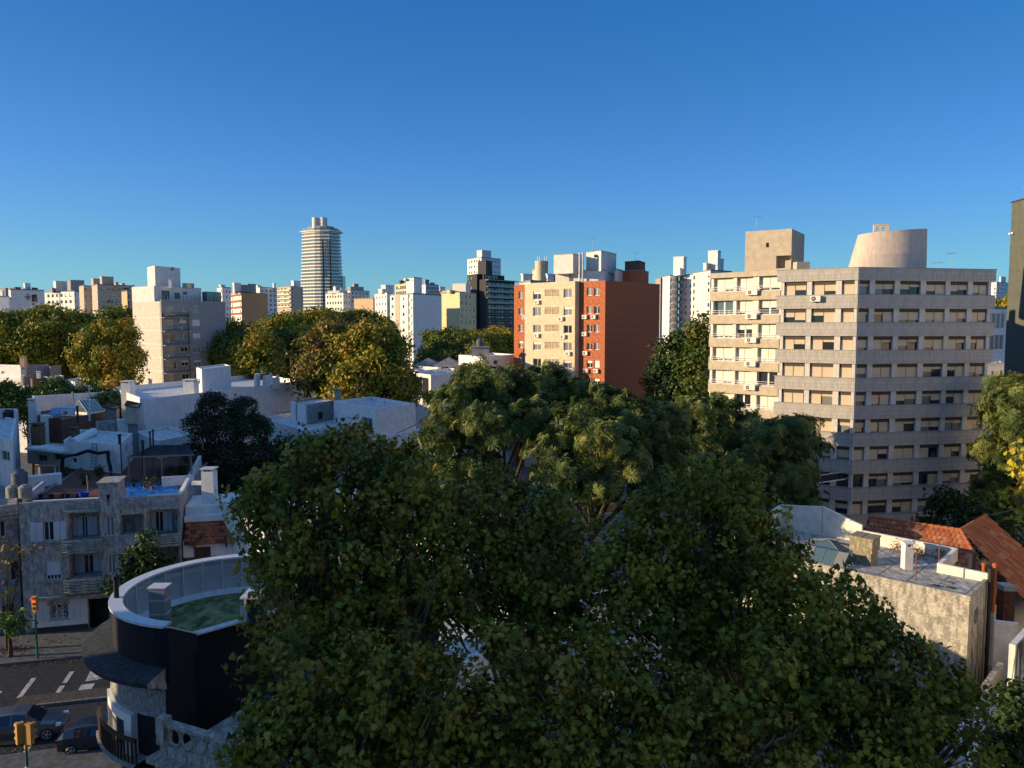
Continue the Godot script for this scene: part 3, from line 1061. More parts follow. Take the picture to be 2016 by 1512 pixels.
func brick_block() -> void:
	var L := g2(1012, 640, 131)
	var N := g2(1191, 640, 118.5)
	var R := g2(1298, 640, 129)
	var poly := para(L, N, R)
	var o := thing("apartment_block", "red brick apartment block with a cream central bay and grey roof boxes", "building", Vector3(N.x, 0, -N.y))
	var top := at(1190, 552, 118.5).y
	var fs := frames(poly)
	var f: Fr = fs[0]
	var z := func(x: float, y: float) -> Vector2: return Vector2(980 + x / 4.032, 440 + y / 4.032)
	var holes := []
	var wins := []
	var rows_l := [[540, 595], [672, 725], [803, 858], [932, 988], [1063, 1116], [1196, 1250]]
	for rw: Array in rows_l:
		for cx: Array in [[165, 202], [212, 247]]:
			var a: Vector2 = z.call(cx[0], rw[0])
			var b: Vector2 = z.call(cx[1], rw[1])
			holes.append(rect(f, a.x, a.y, b.x, b.y))
	var rows_r := [[512, 572], [657, 717], [803, 862], [947, 1003], [1088, 1145], [1232, 1290]]
	for rw: Array in rows_r:
		for cx: Array in [[706, 750], [763, 808]]:
			var a: Vector2 = z.call(cx[0], rw[0])
			var b: Vector2 = z.call(cx[1], rw[1])
			holes.append(rect(f, a.x, a.y, b.x, b.y))
	shell(o, poly, 0.0, top, M.red_brick, M.grey_roof, {0: holes}, 0.6, 0.25)
	var r := RandomNumberGenerator.new()
	r.seed = 3
	for h: Array in holes:
		window(o, f, h, 0.25, 1.0 if r.randf() < 0.3 else (0.35 if r.randf() < 0.3 else 0.0), 1, "glass_curtain" if r.randf() < 0.6 else "glass")
	# cream bay stands a metre proud of the brick
	var s0 := s_at(f, 1041.5, 640)
	var s1 := s_at(f, 1140, 640)
	var bay := Fr.new(Vector2(f.p(s0, 0, 1.1).x, -f.p(s0, 0, 1.1).z), Vector2(f.p(s1, 0, 1.1).x, -f.p(s1, 0, 1.1).z))
	var bt := top + 0.05
	var bh := []
	var sets := []
	for k in 6:
		for cc: Array in [[280, 343, [540, 665, 805, 940, 1072, 1205][k], [603, 735, 865, 1005, 1132, 1265][k], 0], [373, 427, [523, 665, 803, 940, 1077, 1214][k], [577, 718, 855, 993, 1130, 1267][k], 1], [433, 487, [523, 665, 803, 940, 1077, 1214][k], [577, 718, 855, 993, 1130, 1267][k], 1], [522, 588, [518, 660, 808, 945, 1088, 1230][k], [588, 730, 872, 1010, 1150, 1292][k], 2]]:
			var a: Vector2 = z.call(cc[0], cc[2])
			var b: Vector2 = z.call(cc[1], cc[3])
			var hh := rect(bay, a.x, a.y, b.x, b.y)
			bh.append(hh)
			sets.append([hh, cc[4], k])
	var mb := Mb.new()
	holed(mb, bay, 0, bay.L, 0.0, bt, bh, 0.25)
	for e in [0.0, bay.L]:
		mb.quad(bay.p(e, 0, 0), bay.p(e, bt, 0), bay.p(e, bt, -1.1), bay.p(e, 0, -1.1), bay.e * (-1 if e == 0.0 else 1))
	mb.quad(bay.p(0, bt, 0), bay.p(bay.L, bt, 0), bay.p(bay.L, bt, -1.4), bay.p(0, bt, -1.4), Vector3.UP)
	mb.quad(bay.p(0, bt, -1.4), bay.p(bay.L, bt, -1.4), bay.p(bay.L, bt - 0.6, -1.4), bay.p(0, bt - 0.6, -1.4), -bay.n)
	part("central_bay", mb, M.cream_wall, o)
	for st: Array in sets:
		var hh: Array = st[0]
		if st[1] == 1:
			# pierced block screen: 5 x 7 openings
			var sc := Mb.new()
			for i in 8:
				sc.fbox(bay, hh[0] + hh[2] * i / 7.0 - 0.035, hh[0] + hh[2] * i / 7.0 + 0.035, hh[1], hh[1] + hh[3], -0.14, -0.04)
			for j in 6:
				sc.fbox(bay, hh[0], hh[0] + hh[2], hh[1] + hh[3] * j / 5.0 - 0.035, hh[1] + hh[3] * j / 5.0 + 0.035, -0.13, -0.05)
			var sn := part("block_screen", sc, M.cream_wall, o)
			var bk := Mb.new()
			bk.fbox(bay, hh[0], hh[0] + hh[2], hh[1], hh[1] + hh[3], -0.27, -0.24)
			part("screen_back", bk, M.beige_wall, sn)
		else:
			window(o, bay, hh, 0.25, 0.3 if (st[2] + st[1]) % 3 == 0 else 0.0, 1, "glass_curtain" if (st[2] * 3 + st[1]) % 4 else "glass")
	for c: Array in [[320, 640, "bay", "left bay window of the top row"], [508, 772, "bay", "right bay window of the second row"], [318, 905, "bay", "left bay window of the third row"], [525, 914, "bay", "right bay window of the third row"], [565, 1048, "bay", "right bay window of the fourth row"], [220, 760, "brick", "left brick windows, second row"], [698, 757, "brick", "first right brick window, second row"], [768, 757, "brick", "second right brick window, second row"], [697, 893, "brick", "right brick windows, third row"], [703, 1044, "brick", "right brick windows, fourth row"], [707, 1184, "brick", "first right brick window, fifth row"], [787, 1186, "brick", "second right brick window, fifth row"]]:
		var q: Vector2 = z.call(c[0], c[1])
		var ff: Fr = bay if c[2] == "bay" else f
		air_con(ff, s_at(ff, q.x, q.y), y_at(ff, q.x, q.y), "white air conditioner below the " + c[3] + " of the brick block")
	# roof boxes
	var u0 := top - 0.6
	for b: Array in [[1090, 1128, 1147, 126, 124, 128, 500, 538, "white_old", "tank_box", "left grey tank box cantilevered on the brick block's roof"], [1154, 1183, 1213, 127, 124, 130, 494, 534, "white_old", "tank_box", "right grey tank box with a small dark window on the brick block's roof"], [1092, 1187, 1212, 127.5, 124.5, 131, 532, 556, "white_wall", "roof_house", "white roof house under the two tank boxes"], [1209, 1214, 1226, 126, 125, 128, 530, 556, "white_wall", "roof_hatch", "small white roof hatch between grey box and brick stack"], [1226, 1262, 1277, 128, 125.5, 130, 532, 556, "red_brick", "roof_house", "small red brick roof house under the brown tank"], [1230, 1258, 1270, 128, 126, 130, 514, 531.5, "brown_block", "tank_box", "brown tank box on top of the red brick roof house"]]:
		var pl := para(g2(b[0], 540, b[3]), g2(b[1], 540, b[4]), g2(b[2], 540, b[5]))
		var bb := thing(b[9], b[10], "roof box", Vector3(pl[1].x, u0, -pl[1].y))
		var y0 := u0 if b[7] > 550 else at(b[1], b[7], b[4]).y
		var bm := Mb.new()
		bm.prism(pl, y0, at(b[1], b[6], b[4]).y, true)
		part("body", bm, M[b[8]], bb)
		var bc := Mb.new()
		bc.prism(inset(pl, -0.06), at(b[1], b[6], b[4]).y, at(b[1], b[6], b[4]).y + 0.1, true)
		part("rim", bc, M.grey_concrete if b[8] != "brown_block" else M.brown_block, bb)
		if b[0] == 1154:
			far_window(bb, Fr.new(pl[0], pl[1]), rect(Fr.new(pl[0], pl[1]), 1170, 501, 1177, 507), -0.03, "glass")
		elif b[0] == 1090:
			for k in 2:
				var lg := Mb.new()
				var lp := at(1092 + k * 30, 545, 126.0 - k)
				lg.box(Vector3(lp.x - 0.1, u0, lp.z - 0.1), Vector3(lp.x + 0.1, y0, lp.z + 0.1))
				part("leg", lg, M.metal_dark, bb)
	var du := Mb.new()
	var dp := at(1147, 550, 124.2)
	du.tube(Vector3(dp.x, u0, dp.z), Vector3(dp.x, at(1147, 497, 124.2).y, dp.z), 0.16, 0.16, 8)
	du.tube(Vector3(dp.x - 0.5, u0, dp.z), Vector3(dp.x - 0.5, at(1147, 498, 124.2).y, dp.z), 0.16, 0.16, 8)
	one("flue_pipe", "pair of white flue pipes between the two grey tank boxes", "pipe", du, M.white_wall, Vector3(dp.x, u0, dp.z))
	antenna(at(1166, 494, 126), 2.2, "tall antenna on the right grey tank box of the brick block")
	antenna(at(1251, 514, 127), 1.4, "small antenna on the brown tank box", 3)

func white_tower() -> void:
	var L := g2(262, 640, 157)
	var N := g2(318.5, 640, 150)
	var R := g2(444.5, 640, 162)
	var poly := para(L, N, R)
	var o := thing("apartment_tower", "off-white tower with a sunlit blank side, dark balconies and a roof tank", "building", Vector3(N.x, 0, -N.y))
	var top := at(317, 593, 150).y
	var fs := frames(poly)
	var f: Fr = fs[1]
	var zb := func(x: float, y: float) -> Vector2: return Vector2(250 + x / 5.815, 510 + y / 5.815)
	# right face: balcony bay (left part) and dark concrete (right part)
	var sb := s_at(f, 373, 640)
	var lw := Mb.new()
	var f0: Fr = fs[0]
	holed(lw, f0, 0, f0.L, 0, top, [], 0.1)
	holed(lw, fs[2], 0, fs[2].L, 0, top, [], 0.1)
	holed(lw, fs[3], 0, fs[3].L, 0, top, [], 0.1)
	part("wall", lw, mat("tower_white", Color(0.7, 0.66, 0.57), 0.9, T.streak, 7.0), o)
	for k in 6:
		var jb := Mb.new()
		var y := at(317, 510 + (665 + 155 * k) / 5.815, 150).y
		jb.fbox(f0, 0, f0.L, y - 0.06, y + 0.06, 0.0, 0.03)
		part("string_course", jb, M.white_wall, o)
	var rows := [[537, 612], [695, 767], [850, 918], [1003, 1070], [1158, 1230], [1312, 1385], [1465, 1540]]
	var dh := []
	var bhs := []
	for k in 7:
		var rw: Array = rows[k]
		var a: Vector2 = zb.call(742 + 7 * k, rw[0])
		var b: Vector2 = zb.call(834 + 5 * k, rw[1])
		dh.append(rect(f, a.x, a.y, b.x, b.y))
		a = zb.call(428 + 8 * k, rw[0] + 4)
		b = zb.call(553 + 8 * k, rw[1] + 36)
		bhs.append(rect(f, a.x, a.y, b.x, b.y))
		a = zb.call(612 + 8 * k, rw[0] + 5)
		b = zb.call(692 + 8 * k, rw[1] - 8)
		bhs.append(rect(f, a.x, a.y, b.x, b.y))
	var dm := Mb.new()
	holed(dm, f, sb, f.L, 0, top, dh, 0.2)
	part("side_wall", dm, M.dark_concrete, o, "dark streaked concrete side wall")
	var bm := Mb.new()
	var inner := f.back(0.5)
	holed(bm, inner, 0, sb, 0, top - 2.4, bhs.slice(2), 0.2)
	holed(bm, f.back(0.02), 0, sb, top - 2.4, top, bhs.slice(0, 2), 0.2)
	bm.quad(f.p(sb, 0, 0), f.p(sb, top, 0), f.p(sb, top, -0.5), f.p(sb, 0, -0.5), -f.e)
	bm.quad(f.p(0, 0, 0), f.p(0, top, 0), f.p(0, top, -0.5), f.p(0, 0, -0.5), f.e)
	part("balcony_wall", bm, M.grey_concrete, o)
	for h: Array in dh:
		window(o, f, h, 0.2, [0.0, 0.95, 0.85, 0.1, 0.3, 0.0, 0.0][dh.find(h)], 1, "glass_curtain")
	for i in bhs.size():
		window(o, f.back(0.02) if i < 2 else inner, bhs[i], 0.2, [0, 0, 0.0, 0.7, 0, 0.0, 0, 0, 0, 0.35, 0, 0, 0, 0][i], 1, ["glass_curtain", "glass_curtain", "glass_curtain", "glass", "glass", "glass_curtain", "glass_curtain", "glass", "glass", "glass", "glass", "glass", "glass", "glass"][i], "frame_white")
	for k in 7:
		var y := at(318, 510 + (668 + 160 * k) / 5.815, 150).y
		var sl := Mb.new()
		sl.fbox(f, 0.1, sb - 0.05, y - 0.12, y + 0.05, -0.5, 0.75)
		var b := part("balcony", sl, M.grey_concrete, o)
		var rl := Mb.new()
		rl.fbox(f, 0.1, sb - 0.05, y + 1.0, y + 1.04, 0.68, 0.72)
		rl.fbox(f, 0.1, sb - 0.05, y + 0.5, y + 0.52, 0.68, 0.71)
		for i in 14:
			var s := lerpf(0.12, sb - 0.08, i / 13.0)
			rl.fbox(f, s - 0.015, s + 0.015, y + 0.05, y + 1.0, 0.685, 0.715)
		part("railing", rl, M.metal_dark, b)
	var rr := Mb.new()
	rr.flat(poly, top)
	rr.fbox(f, 0, f.L, top, top + 0.25, -0.3, 0.06)
	part("roof", rr, M.grey_concrete, o)
	# set-back top floor
	var at2 := [poly[0], poly[0].lerp(poly[1], 0.78), poly[0].lerp(poly[1], 0.78) + (poly[2] - poly[1]) * 0.72, poly[3].lerp(poly[0], 0.28)]
	var t2 := at(300, 563, 152).y
	var ap := PackedVector2Array(at2)
	var fa := frames(ap)
	var ah := [rect(fa[1], 318, 572, 334, 590), rect(fa[1], 343, 576, 354, 588), rect(fa[1], 360, 575, 368, 580)]
	shell(o, ap, top, t2, M.white_old, M.grey_roof, {1: ah}, 0.3, 0.2, "attic")
	for h: Array in ah:
		far_window(o, fa[1], h, 0.2, "glass")
	var rl2 := Mb.new()
	for h in [0.55, 1.05]:
		rl2.fbox(f, 0.8, f.L * 0.93, top + h, top + h + 0.05, -0.3, -0.25)
	for i in 16:
		var s := lerpf(0.8, f.L * 0.93, i / 15.0)
		rl2.fbox(f, s, s + 0.05, top, top + 1.08, -0.3, -0.25)
	part("terrace_railing", rl2, M.metal_dark, o)
	var cn := Mb.new()
	for k in 2:
		cn.fbox(f, f.L * 0.75 + k * f.L * 0.12, f.L * 0.75 + k * f.L * 0.12 + 1.6, top, top + 2.3, -2.6, -0.9)
	part("terrace_room", cn, M.glass_tint, o)
	var tb := thing("roof_tank_house", "stained white lift and tank house on top of the off-white tower", "roof tower", at(305, 563, 154))
	var pl := para(g2(290, 540, 158), g2(305, 540, 154), g2(355, 540, 160))
	shell(tb, pl, t2 - 0.4, at(305, 523, 154).y, M.white_old, M.grey_roof, {1: [rect(Fr.new(pl[1], pl[2]), 337, 526, 342, 532)]}, 0.15, 0.5, "body")
	far_window(tb, Fr.new(pl[1], pl[2]), rect(Fr.new(pl[1], pl[2]), 337, 526, 342, 532), 0.5, "glass")
	chimney(Vector3(at(327, 562, 151.5).x, t2 - 0.3, -153.5), 0.6, 0.6, 1.5, "white_wall", "slim white chimney before the tower's tank house")
	var vb := Mb.new()
	var vp := at(361, 562, 152)
	vb.box(Vector3(vp.x - 0.9, t2 - 0.3, -155), Vector3(vp.x + 0.9, t2 + 0.65, -153.6))
	one("roof_vent", "low roof vent box right of the tower's tank house", "roof vent", vb, M.grey_concrete, Vector3(vp.x, t2 - 0.3, -154))
	for c: Array in [[598, 700, "under the top balcony slab"], [600, 812, "at balcony rail height on the second balcony"], [452, 960, "on the third balcony at its left end"], [452, 1125, "on the fourth balcony at its left end"], [700, 1115, "on the fourth balcony at its right end"]]:
		var q: Vector2 = zb.call(c[0], c[1])
		air_con(inner, s_at(inner, q.x, q.y), y_at(inner, q.x, q.y), "small white air conditioner %s, off-white tower" % c[2], 0.0, 0.85)

func dark_side_tower() -> void:
	var L := g2(1981, 640, 95)
	var f := Fr.new(L, g2(2090, 640, 84))
	var poly := para(L, g2(2090, 640, 84), g2(2090, 640, 84) + Vector2(9, 9))
	var o := thing("apartment_tower", "tall dark olive side wall of a tower cut off by the right edge", "building", Vector3(L.x, 0, -L.y))
	var top := at(1984, 399, 95).y
	shell(o, poly, 0, top, M.olive_grey, M.grey_roof, {}, 0.3, 0.2)
	for k in 12:
		var y := top - 2.6 - k * 2.85
		var g := Mb.new()
		g.fbox(f, 0, f.L, y, y + 0.06, 0.0, 0.025)
		part("string_course", g, M.olive_grey, o)
	var fl := Mb.new()
	fl.fbox(f, -0.15, f.L, top, top + 0.12, -1.0, 0.12)
	part("roof_flashing", fl, M.dark_brick, o)
	var s := s_at(f, 2012, 399)
	chimney(f.p(s + 0.2, top, -0.6), 0.5, 0.6, 1.2, "white_wall", "white vent stack on the dark olive tower at the right edge")
	var lm := thing("wall_lamp", "pair of small round wall lamps high on the dark olive tower", "lamp", f.p(s_at(f, 1993, 460), y_at(f, 1993, 460), 0.0))
	for dx in [-0.28, 0.28]:
		var b := Mb.new()
		var p := f.p(s_at(f, 1993, 460) + dx, y_at(f, 1993, 460), 0.15)
		b.lathe(p - Vector3.UP * 0.16, [[0.02, 0.0], [0.14, 0.08], [0.17, 0.18], [0.1, 0.3], [0.02, 0.34]], 10)
		part("globe", b, M.white_wall, lm)

# ---------------------------------------------------------------- ground, avenue, pavements
const AV := Vector2(0.966, 0.258)     # along the avenue
const BV := Vector2(-0.258, 0.966)    # across it, away from the window
const K0 := Vector2(-35.56, 51.8)     # on the far kerb

func av(s: float, q: float) -> Vector2:   # s along the avenue, q away from the far kerb
	return K0 + AV * s + BV * q

func strip(mb: Mb, s0: float, s1: float, q0: float, q1: float, y: float) -> void:
	var c := [av(s0, q0), av(s1, q0), av(s1, q1), av(s0, q1)]
	mb.quad(Vector3(c[0].x, y, -c[0].y), Vector3(c[1].x, y, -c[1].y), Vector3(c[2].x, y, -c[2].y), Vector3(c[3].x, y, -c[3].y), Vector3.UP)

func slab(mb: Mb, s0: float, s1: float, q0: float, q1: float, y0: float, y1: float) -> void:
	mb.prism(PackedVector2Array([av(s0, q0), av(s1, q0), av(s1, q1), av(s0, q1)]), y0, y1)

func grounds() -> void:
	var g := Mb.new()
	var n := 8
	for i in n:
		for j in n:
			var a := Vector3(-3000 + 6000.0 * i / n, -0.02, 3000 - 6000.0 * j / n)
			var b := a + Vector3(6000.0 / n, 0, 0)
			var c := b - Vector3(0, 0, 6000.0 / n)
			g.quad(a, b, c, a - Vector3(0, 0, 6000.0 / n), Vector3.UP)
	structure("ground", g, M.ground)
	var r := Mb.new()
	strip(r, -90, 34, -13.0, 0.0, 0.0)
	structure("road", r, M.asphalt)
	var p := Mb.new()
	slab(p, -90, 34, 0.14, 5.4, -0.02, 0.14)
	structure("pavement", p, M.pavement)
	var k := Mb.new()
	slab(k, -90, 34, 0.0, 0.14, -0.02, 0.15)
	structure("kerb", k, M.kerb)
	var p2 := Mb.new()
	slab(p2, -90, 34, -18.5, -13.1, -0.02, 0.14)
	structure("pavement", p2, M.pavement)
	var k2 := Mb.new()
	slab(k2, -90, 34, -13.1, -13.0, -0.02, 0.15)
	structure("kerb", k2, M.kerb)
	# raised brick-red median that ends at the crossing
	var md := Mb.new()
	var s0 := (Vector2(-30.6, 45.3) - K0).dot(AV)
	slab(md, s0, 34, -7.1, -5.75, -0.02, 0.16)
	structure("median", md, M.median)
	var mk := Mb.new()
	slab(mk, s0 - 0.15, 34, -7.3, -7.1, -0.02, 0.18)
	structure("kerb", mk, M.kerb)
	# painted lines, each a sheet of its own
	for q: Array in [[Vector2(-30.06, 50.94), Vector2(-29.6, 49.25), 0.28], [Vector2(-29.5, 48.85), Vector2(-28.95, 46.92), 0.3], [Vector2(-28.5, 51.2), Vector2(-28.0, 49.6), 0.75], [Vector2(-27.95, 49.1), Vector2(-27.45, 47.3), 0.8], [Vector2(-32.05, 49.95), Vector2(-31.3, 47.2), 0.3], [Vector2(-33.1, 48.1), Vector2(-32.5, 45.6), 0.3], [Vector2(-28.37, 45.32), Vector2(-28.05, 44.2), 0.26], [Vector2(-27.1, 41.5), Vector2(-26.5, 39.2), 0.26], [Vector2(-28.3, 49.75), Vector2(-24.5, 50.7), 0.14], [Vector2(-31.0, 45.9), Vector2(-30.5, 44.2), 0.7]]:
		var a: Vector2 = q[0]
		var b: Vector2 = q[1]
		var w: Vector2 = (b - a).normalized().orthogonal() * float(q[2]) / 2.0
		var m := Mb.new()
		m.quad(Vector3(a.x - w.x, 0.006, -a.y + w.y), Vector3(a.x + w.x, 0.006, -a.y - w.y), Vector3(b.x + w.x, 0.006, -b.y - w.y), Vector3(b.x - w.x, 0.006, -b.y + w.y), Vector3.UP)
		structure("road_marking", m, M.road_paint)
	# fallen plane leaves drifted along the far kerb and round the tree pits
	var mm := MultiMesh.new()
	mm.transform_format = MultiMesh.TRANSFORM_3D
	mm.use_colors = true
	mm.mesh = sprig("palmate", 1, 0.17, 0.01, 77)
	mm.instance_count = 1500
	for i in 1500:
		var t := rng.randf()
		var c := av(rng.randf_range(-6, 26), -absf(rng.randfn(0, 0.35)))
		var y := 0.02
		if t < 0.25:
			c = av(rng.randf_range(-6, 26), rng.randf_range(0.3, 4.5))
			y = 0.16
		elif t < 0.5:
			c = Vector2(-31.0 + rng.randfn(0, 0.5), 57.0 + rng.randfn(0, 0.35)) if t < 0.36 else Vector2(-36.5 + rng.randfn(0, 0.9), 54.2 + rng.randfn(0, 0.4))
			y = 0.16
		elif t < 0.6:
			c = av(rng.randf_range(0, 18), rng.randf_range(-12.9, -12.2))
		mm.set_instance_transform(i, Transform3D(Basis.from_euler(Vector3(rng.randfn(0, 0.15), rng.randf() * TAU, rng.randfn(0, 0.15))), Vector3(c.x, y + rng.randf() * 0.03, -c.y)))
		mm.set_instance_color(i, Color(0.16, 0.065, 0.03) * rng.randf_range(0.6, 1.4))
	var lv := MultiMeshInstance3D.new()
	lv.multimesh = mm
	lv.material_override = M.leaf
	lv.name = "fallen_leaves"
	add_child(lv)
	lv.set_meta("kind", "stuff")
	lv.set_meta("label", "brown fallen plane leaves drifted along the far kerb")
	lv.set_meta("category", "leaves")

func shading_blocks() -> void:
	# the avenue's tall houses outside the left edge: their shadow lies over the near trees and roofs;
	# sunlit fronts outside the right edge and the house the window belongs to
	for b: Array in [[Vector2(-74, -2), Vector2(-58, 1), Vector2(-61, 24), 34.0, "tall plain apartment house beyond the left edge, on the avenue's near side"], [Vector2(-86, 62), Vector2(-68, 60), Vector2(-70, 84), 32.0, "long apartment house beyond the left edge, on the avenue's far side"], [Vector2(64, 74), Vector2(52, 34), Vector2(68, 28), 27.0, "cream apartment house beyond the right edge, facing the sun"], [Vector2(44, 30), Vector2(33, -12), Vector2(49, -18), 24.0, "cream apartment house beyond the right edge, nearest the viewpoint"], [Vector2(116, 150), Vector2(88, 104), Vector2(102, 96), 32.0, "cream apartment house beyond the right edge, farthest away"], [Vector2(-17, -0.6), Vector2(15, -0.6), Vector2(17, -16), 31.0, "apartment house around the viewpoint, behind the camera"]]:
		var pl := para(b[0], b[1], b[2])
		var o := thing("apartment_house", b[4], "building", Vector3(pl[1].x, 0, -pl[1].y))
		var fs := frames(pl)
		var hs := {}
		for i in 4:
			hs[i] = grid(fs[i].L, int(fs[i].L / 3.0), 1.4, 4.0, int((b[3] - 5.0) / 2.9), 2.9, 1.5, 1.0)
		var face := 0 if b[0].x > 20.0 else 1
		shell(o, pl, 0, b[3], M.cream_paint, M.grey_roof, {face: hs[face]}, 0.8)
		for h: Array in hs[face]:
			far_window(o, fs[face], h, 0.25, "glass", 0.4)

# ---------------------------------------------------------------- the far skyline
func far_block(called: String, label: String, l: Array, n: Array, r: Array, ytop: float, ml: String, mr: String, wl := [], wr := [], floors := 6, fh := 2.8, boxes := [], roof := "grey_roof") -> Node3D:
	# l, n, r: [px, depth] of the left, near and right corner; wl, wr: [columns, width, height, glass, shutter] on the two faces; boxes: [px0, pxn, px1, ytop, material, depth offset]
	var N := g2(n[0], 600, n[1])
	var pl := para(g2(l[0], 600, l[1]), N, g2(r[0], 600, r[1]))
	var o := thing(called, label, "building", Vector3(N.x, 0, -N.y))
	var top := at(n[0], ytop, n[1]).y
	var fs := frames(pl)
	var specs := [wl, wr]
	for i in 2:
		var f: Fr = fs[i]
		var hs := []
		var sp: Array = specs[i]
		if sp:
			hs = grid(f.L, sp[0], sp[1], top - 1.0 - sp[2] - (floors - 1) * fh, floors, fh, sp[2], sp[5] if sp.size() > 5 else f.L * 0.09)
		var mb := Mb.new()
		holed(mb, f, 0, f.L, 0, top, hs, 0.3)
		part("wall", mb, M[ml if i == 0 else mr], o)
		for h: Array in hs:
			far_window(o, f, h, 0.3, sp[3], (rng.randf_range(0.2, 0.9) if rng.randf() < sp[4] else 0.0), "shutter_white")
	var rb := Mb.new()
	for i in [2, 3]:
		holed(rb, fs[i], 0, fs[i].L, 0, top, [], 0.1)
	part("rear_wall", rb, M[mr], o)
	var rf := Mb.new()
	rf.flat(pl, top)
	var inn := inset(pl, 0.3)
	for i in 4:
		var j := (i + 1) % 4
		rf.hexa([Vector3(pl[i].x, top, -pl[i].y), Vector3(pl[j].x, top, -pl[j].y), Vector3(inn[j].x, top, -inn[j].y), Vector3(inn[i].x, top, -inn[i].y), Vector3(pl[i].x, top + 0.5, -pl[i].y), Vector3(pl[j].x, top + 0.5, -pl[j].y), Vector3(inn[j].x, top + 0.5, -inn[j].y), Vector3(inn[i].x, top + 0.5, -inn[i].y)])
	part("roof", rf, M[roof], o)
	for b: Array in boxes:
		var d: float = n[1] + b[5]
		var bp := para(g2(b[0], 560, d * 1.008), g2(b[1], 560, d), g2(b[2], 560, d * 1.01))
		var bm := Mb.new()
		bm.prism(bp, top, at(b[1], b[3], d).y)
		var bx := part("roof_box", bm, M[b[4]], o)
		var lip := Mb.new()
		lip.prism(inset(bp, -0.15), at(b[1], b[3], d).y, at(b[1], b[3], d).y + 0.3, true)
		part("rim", lip, M[b[4]], bx)
	return o

func balcony_rows(o: Node3D, f: Fr, s0: float, s1: float, y0: float, floors: int, fh: float, out: float, slabm: String, railm: String, rh := 0.9) -> void:
	for k in floors:
		var y := y0 + k * fh
		var a := Mb.new()
		a.fbox(f, s0, s1, y - 0.15, y + 0.1, 0.01, out)
		var b := part("balcony", a, M[slabm], o)
		var c := Mb.new()
		c.fbox(f, s0, s1, y + 0.1, y + rh, out - 0.08, out - 0.02)
		part("railing", c, M[railm], b)

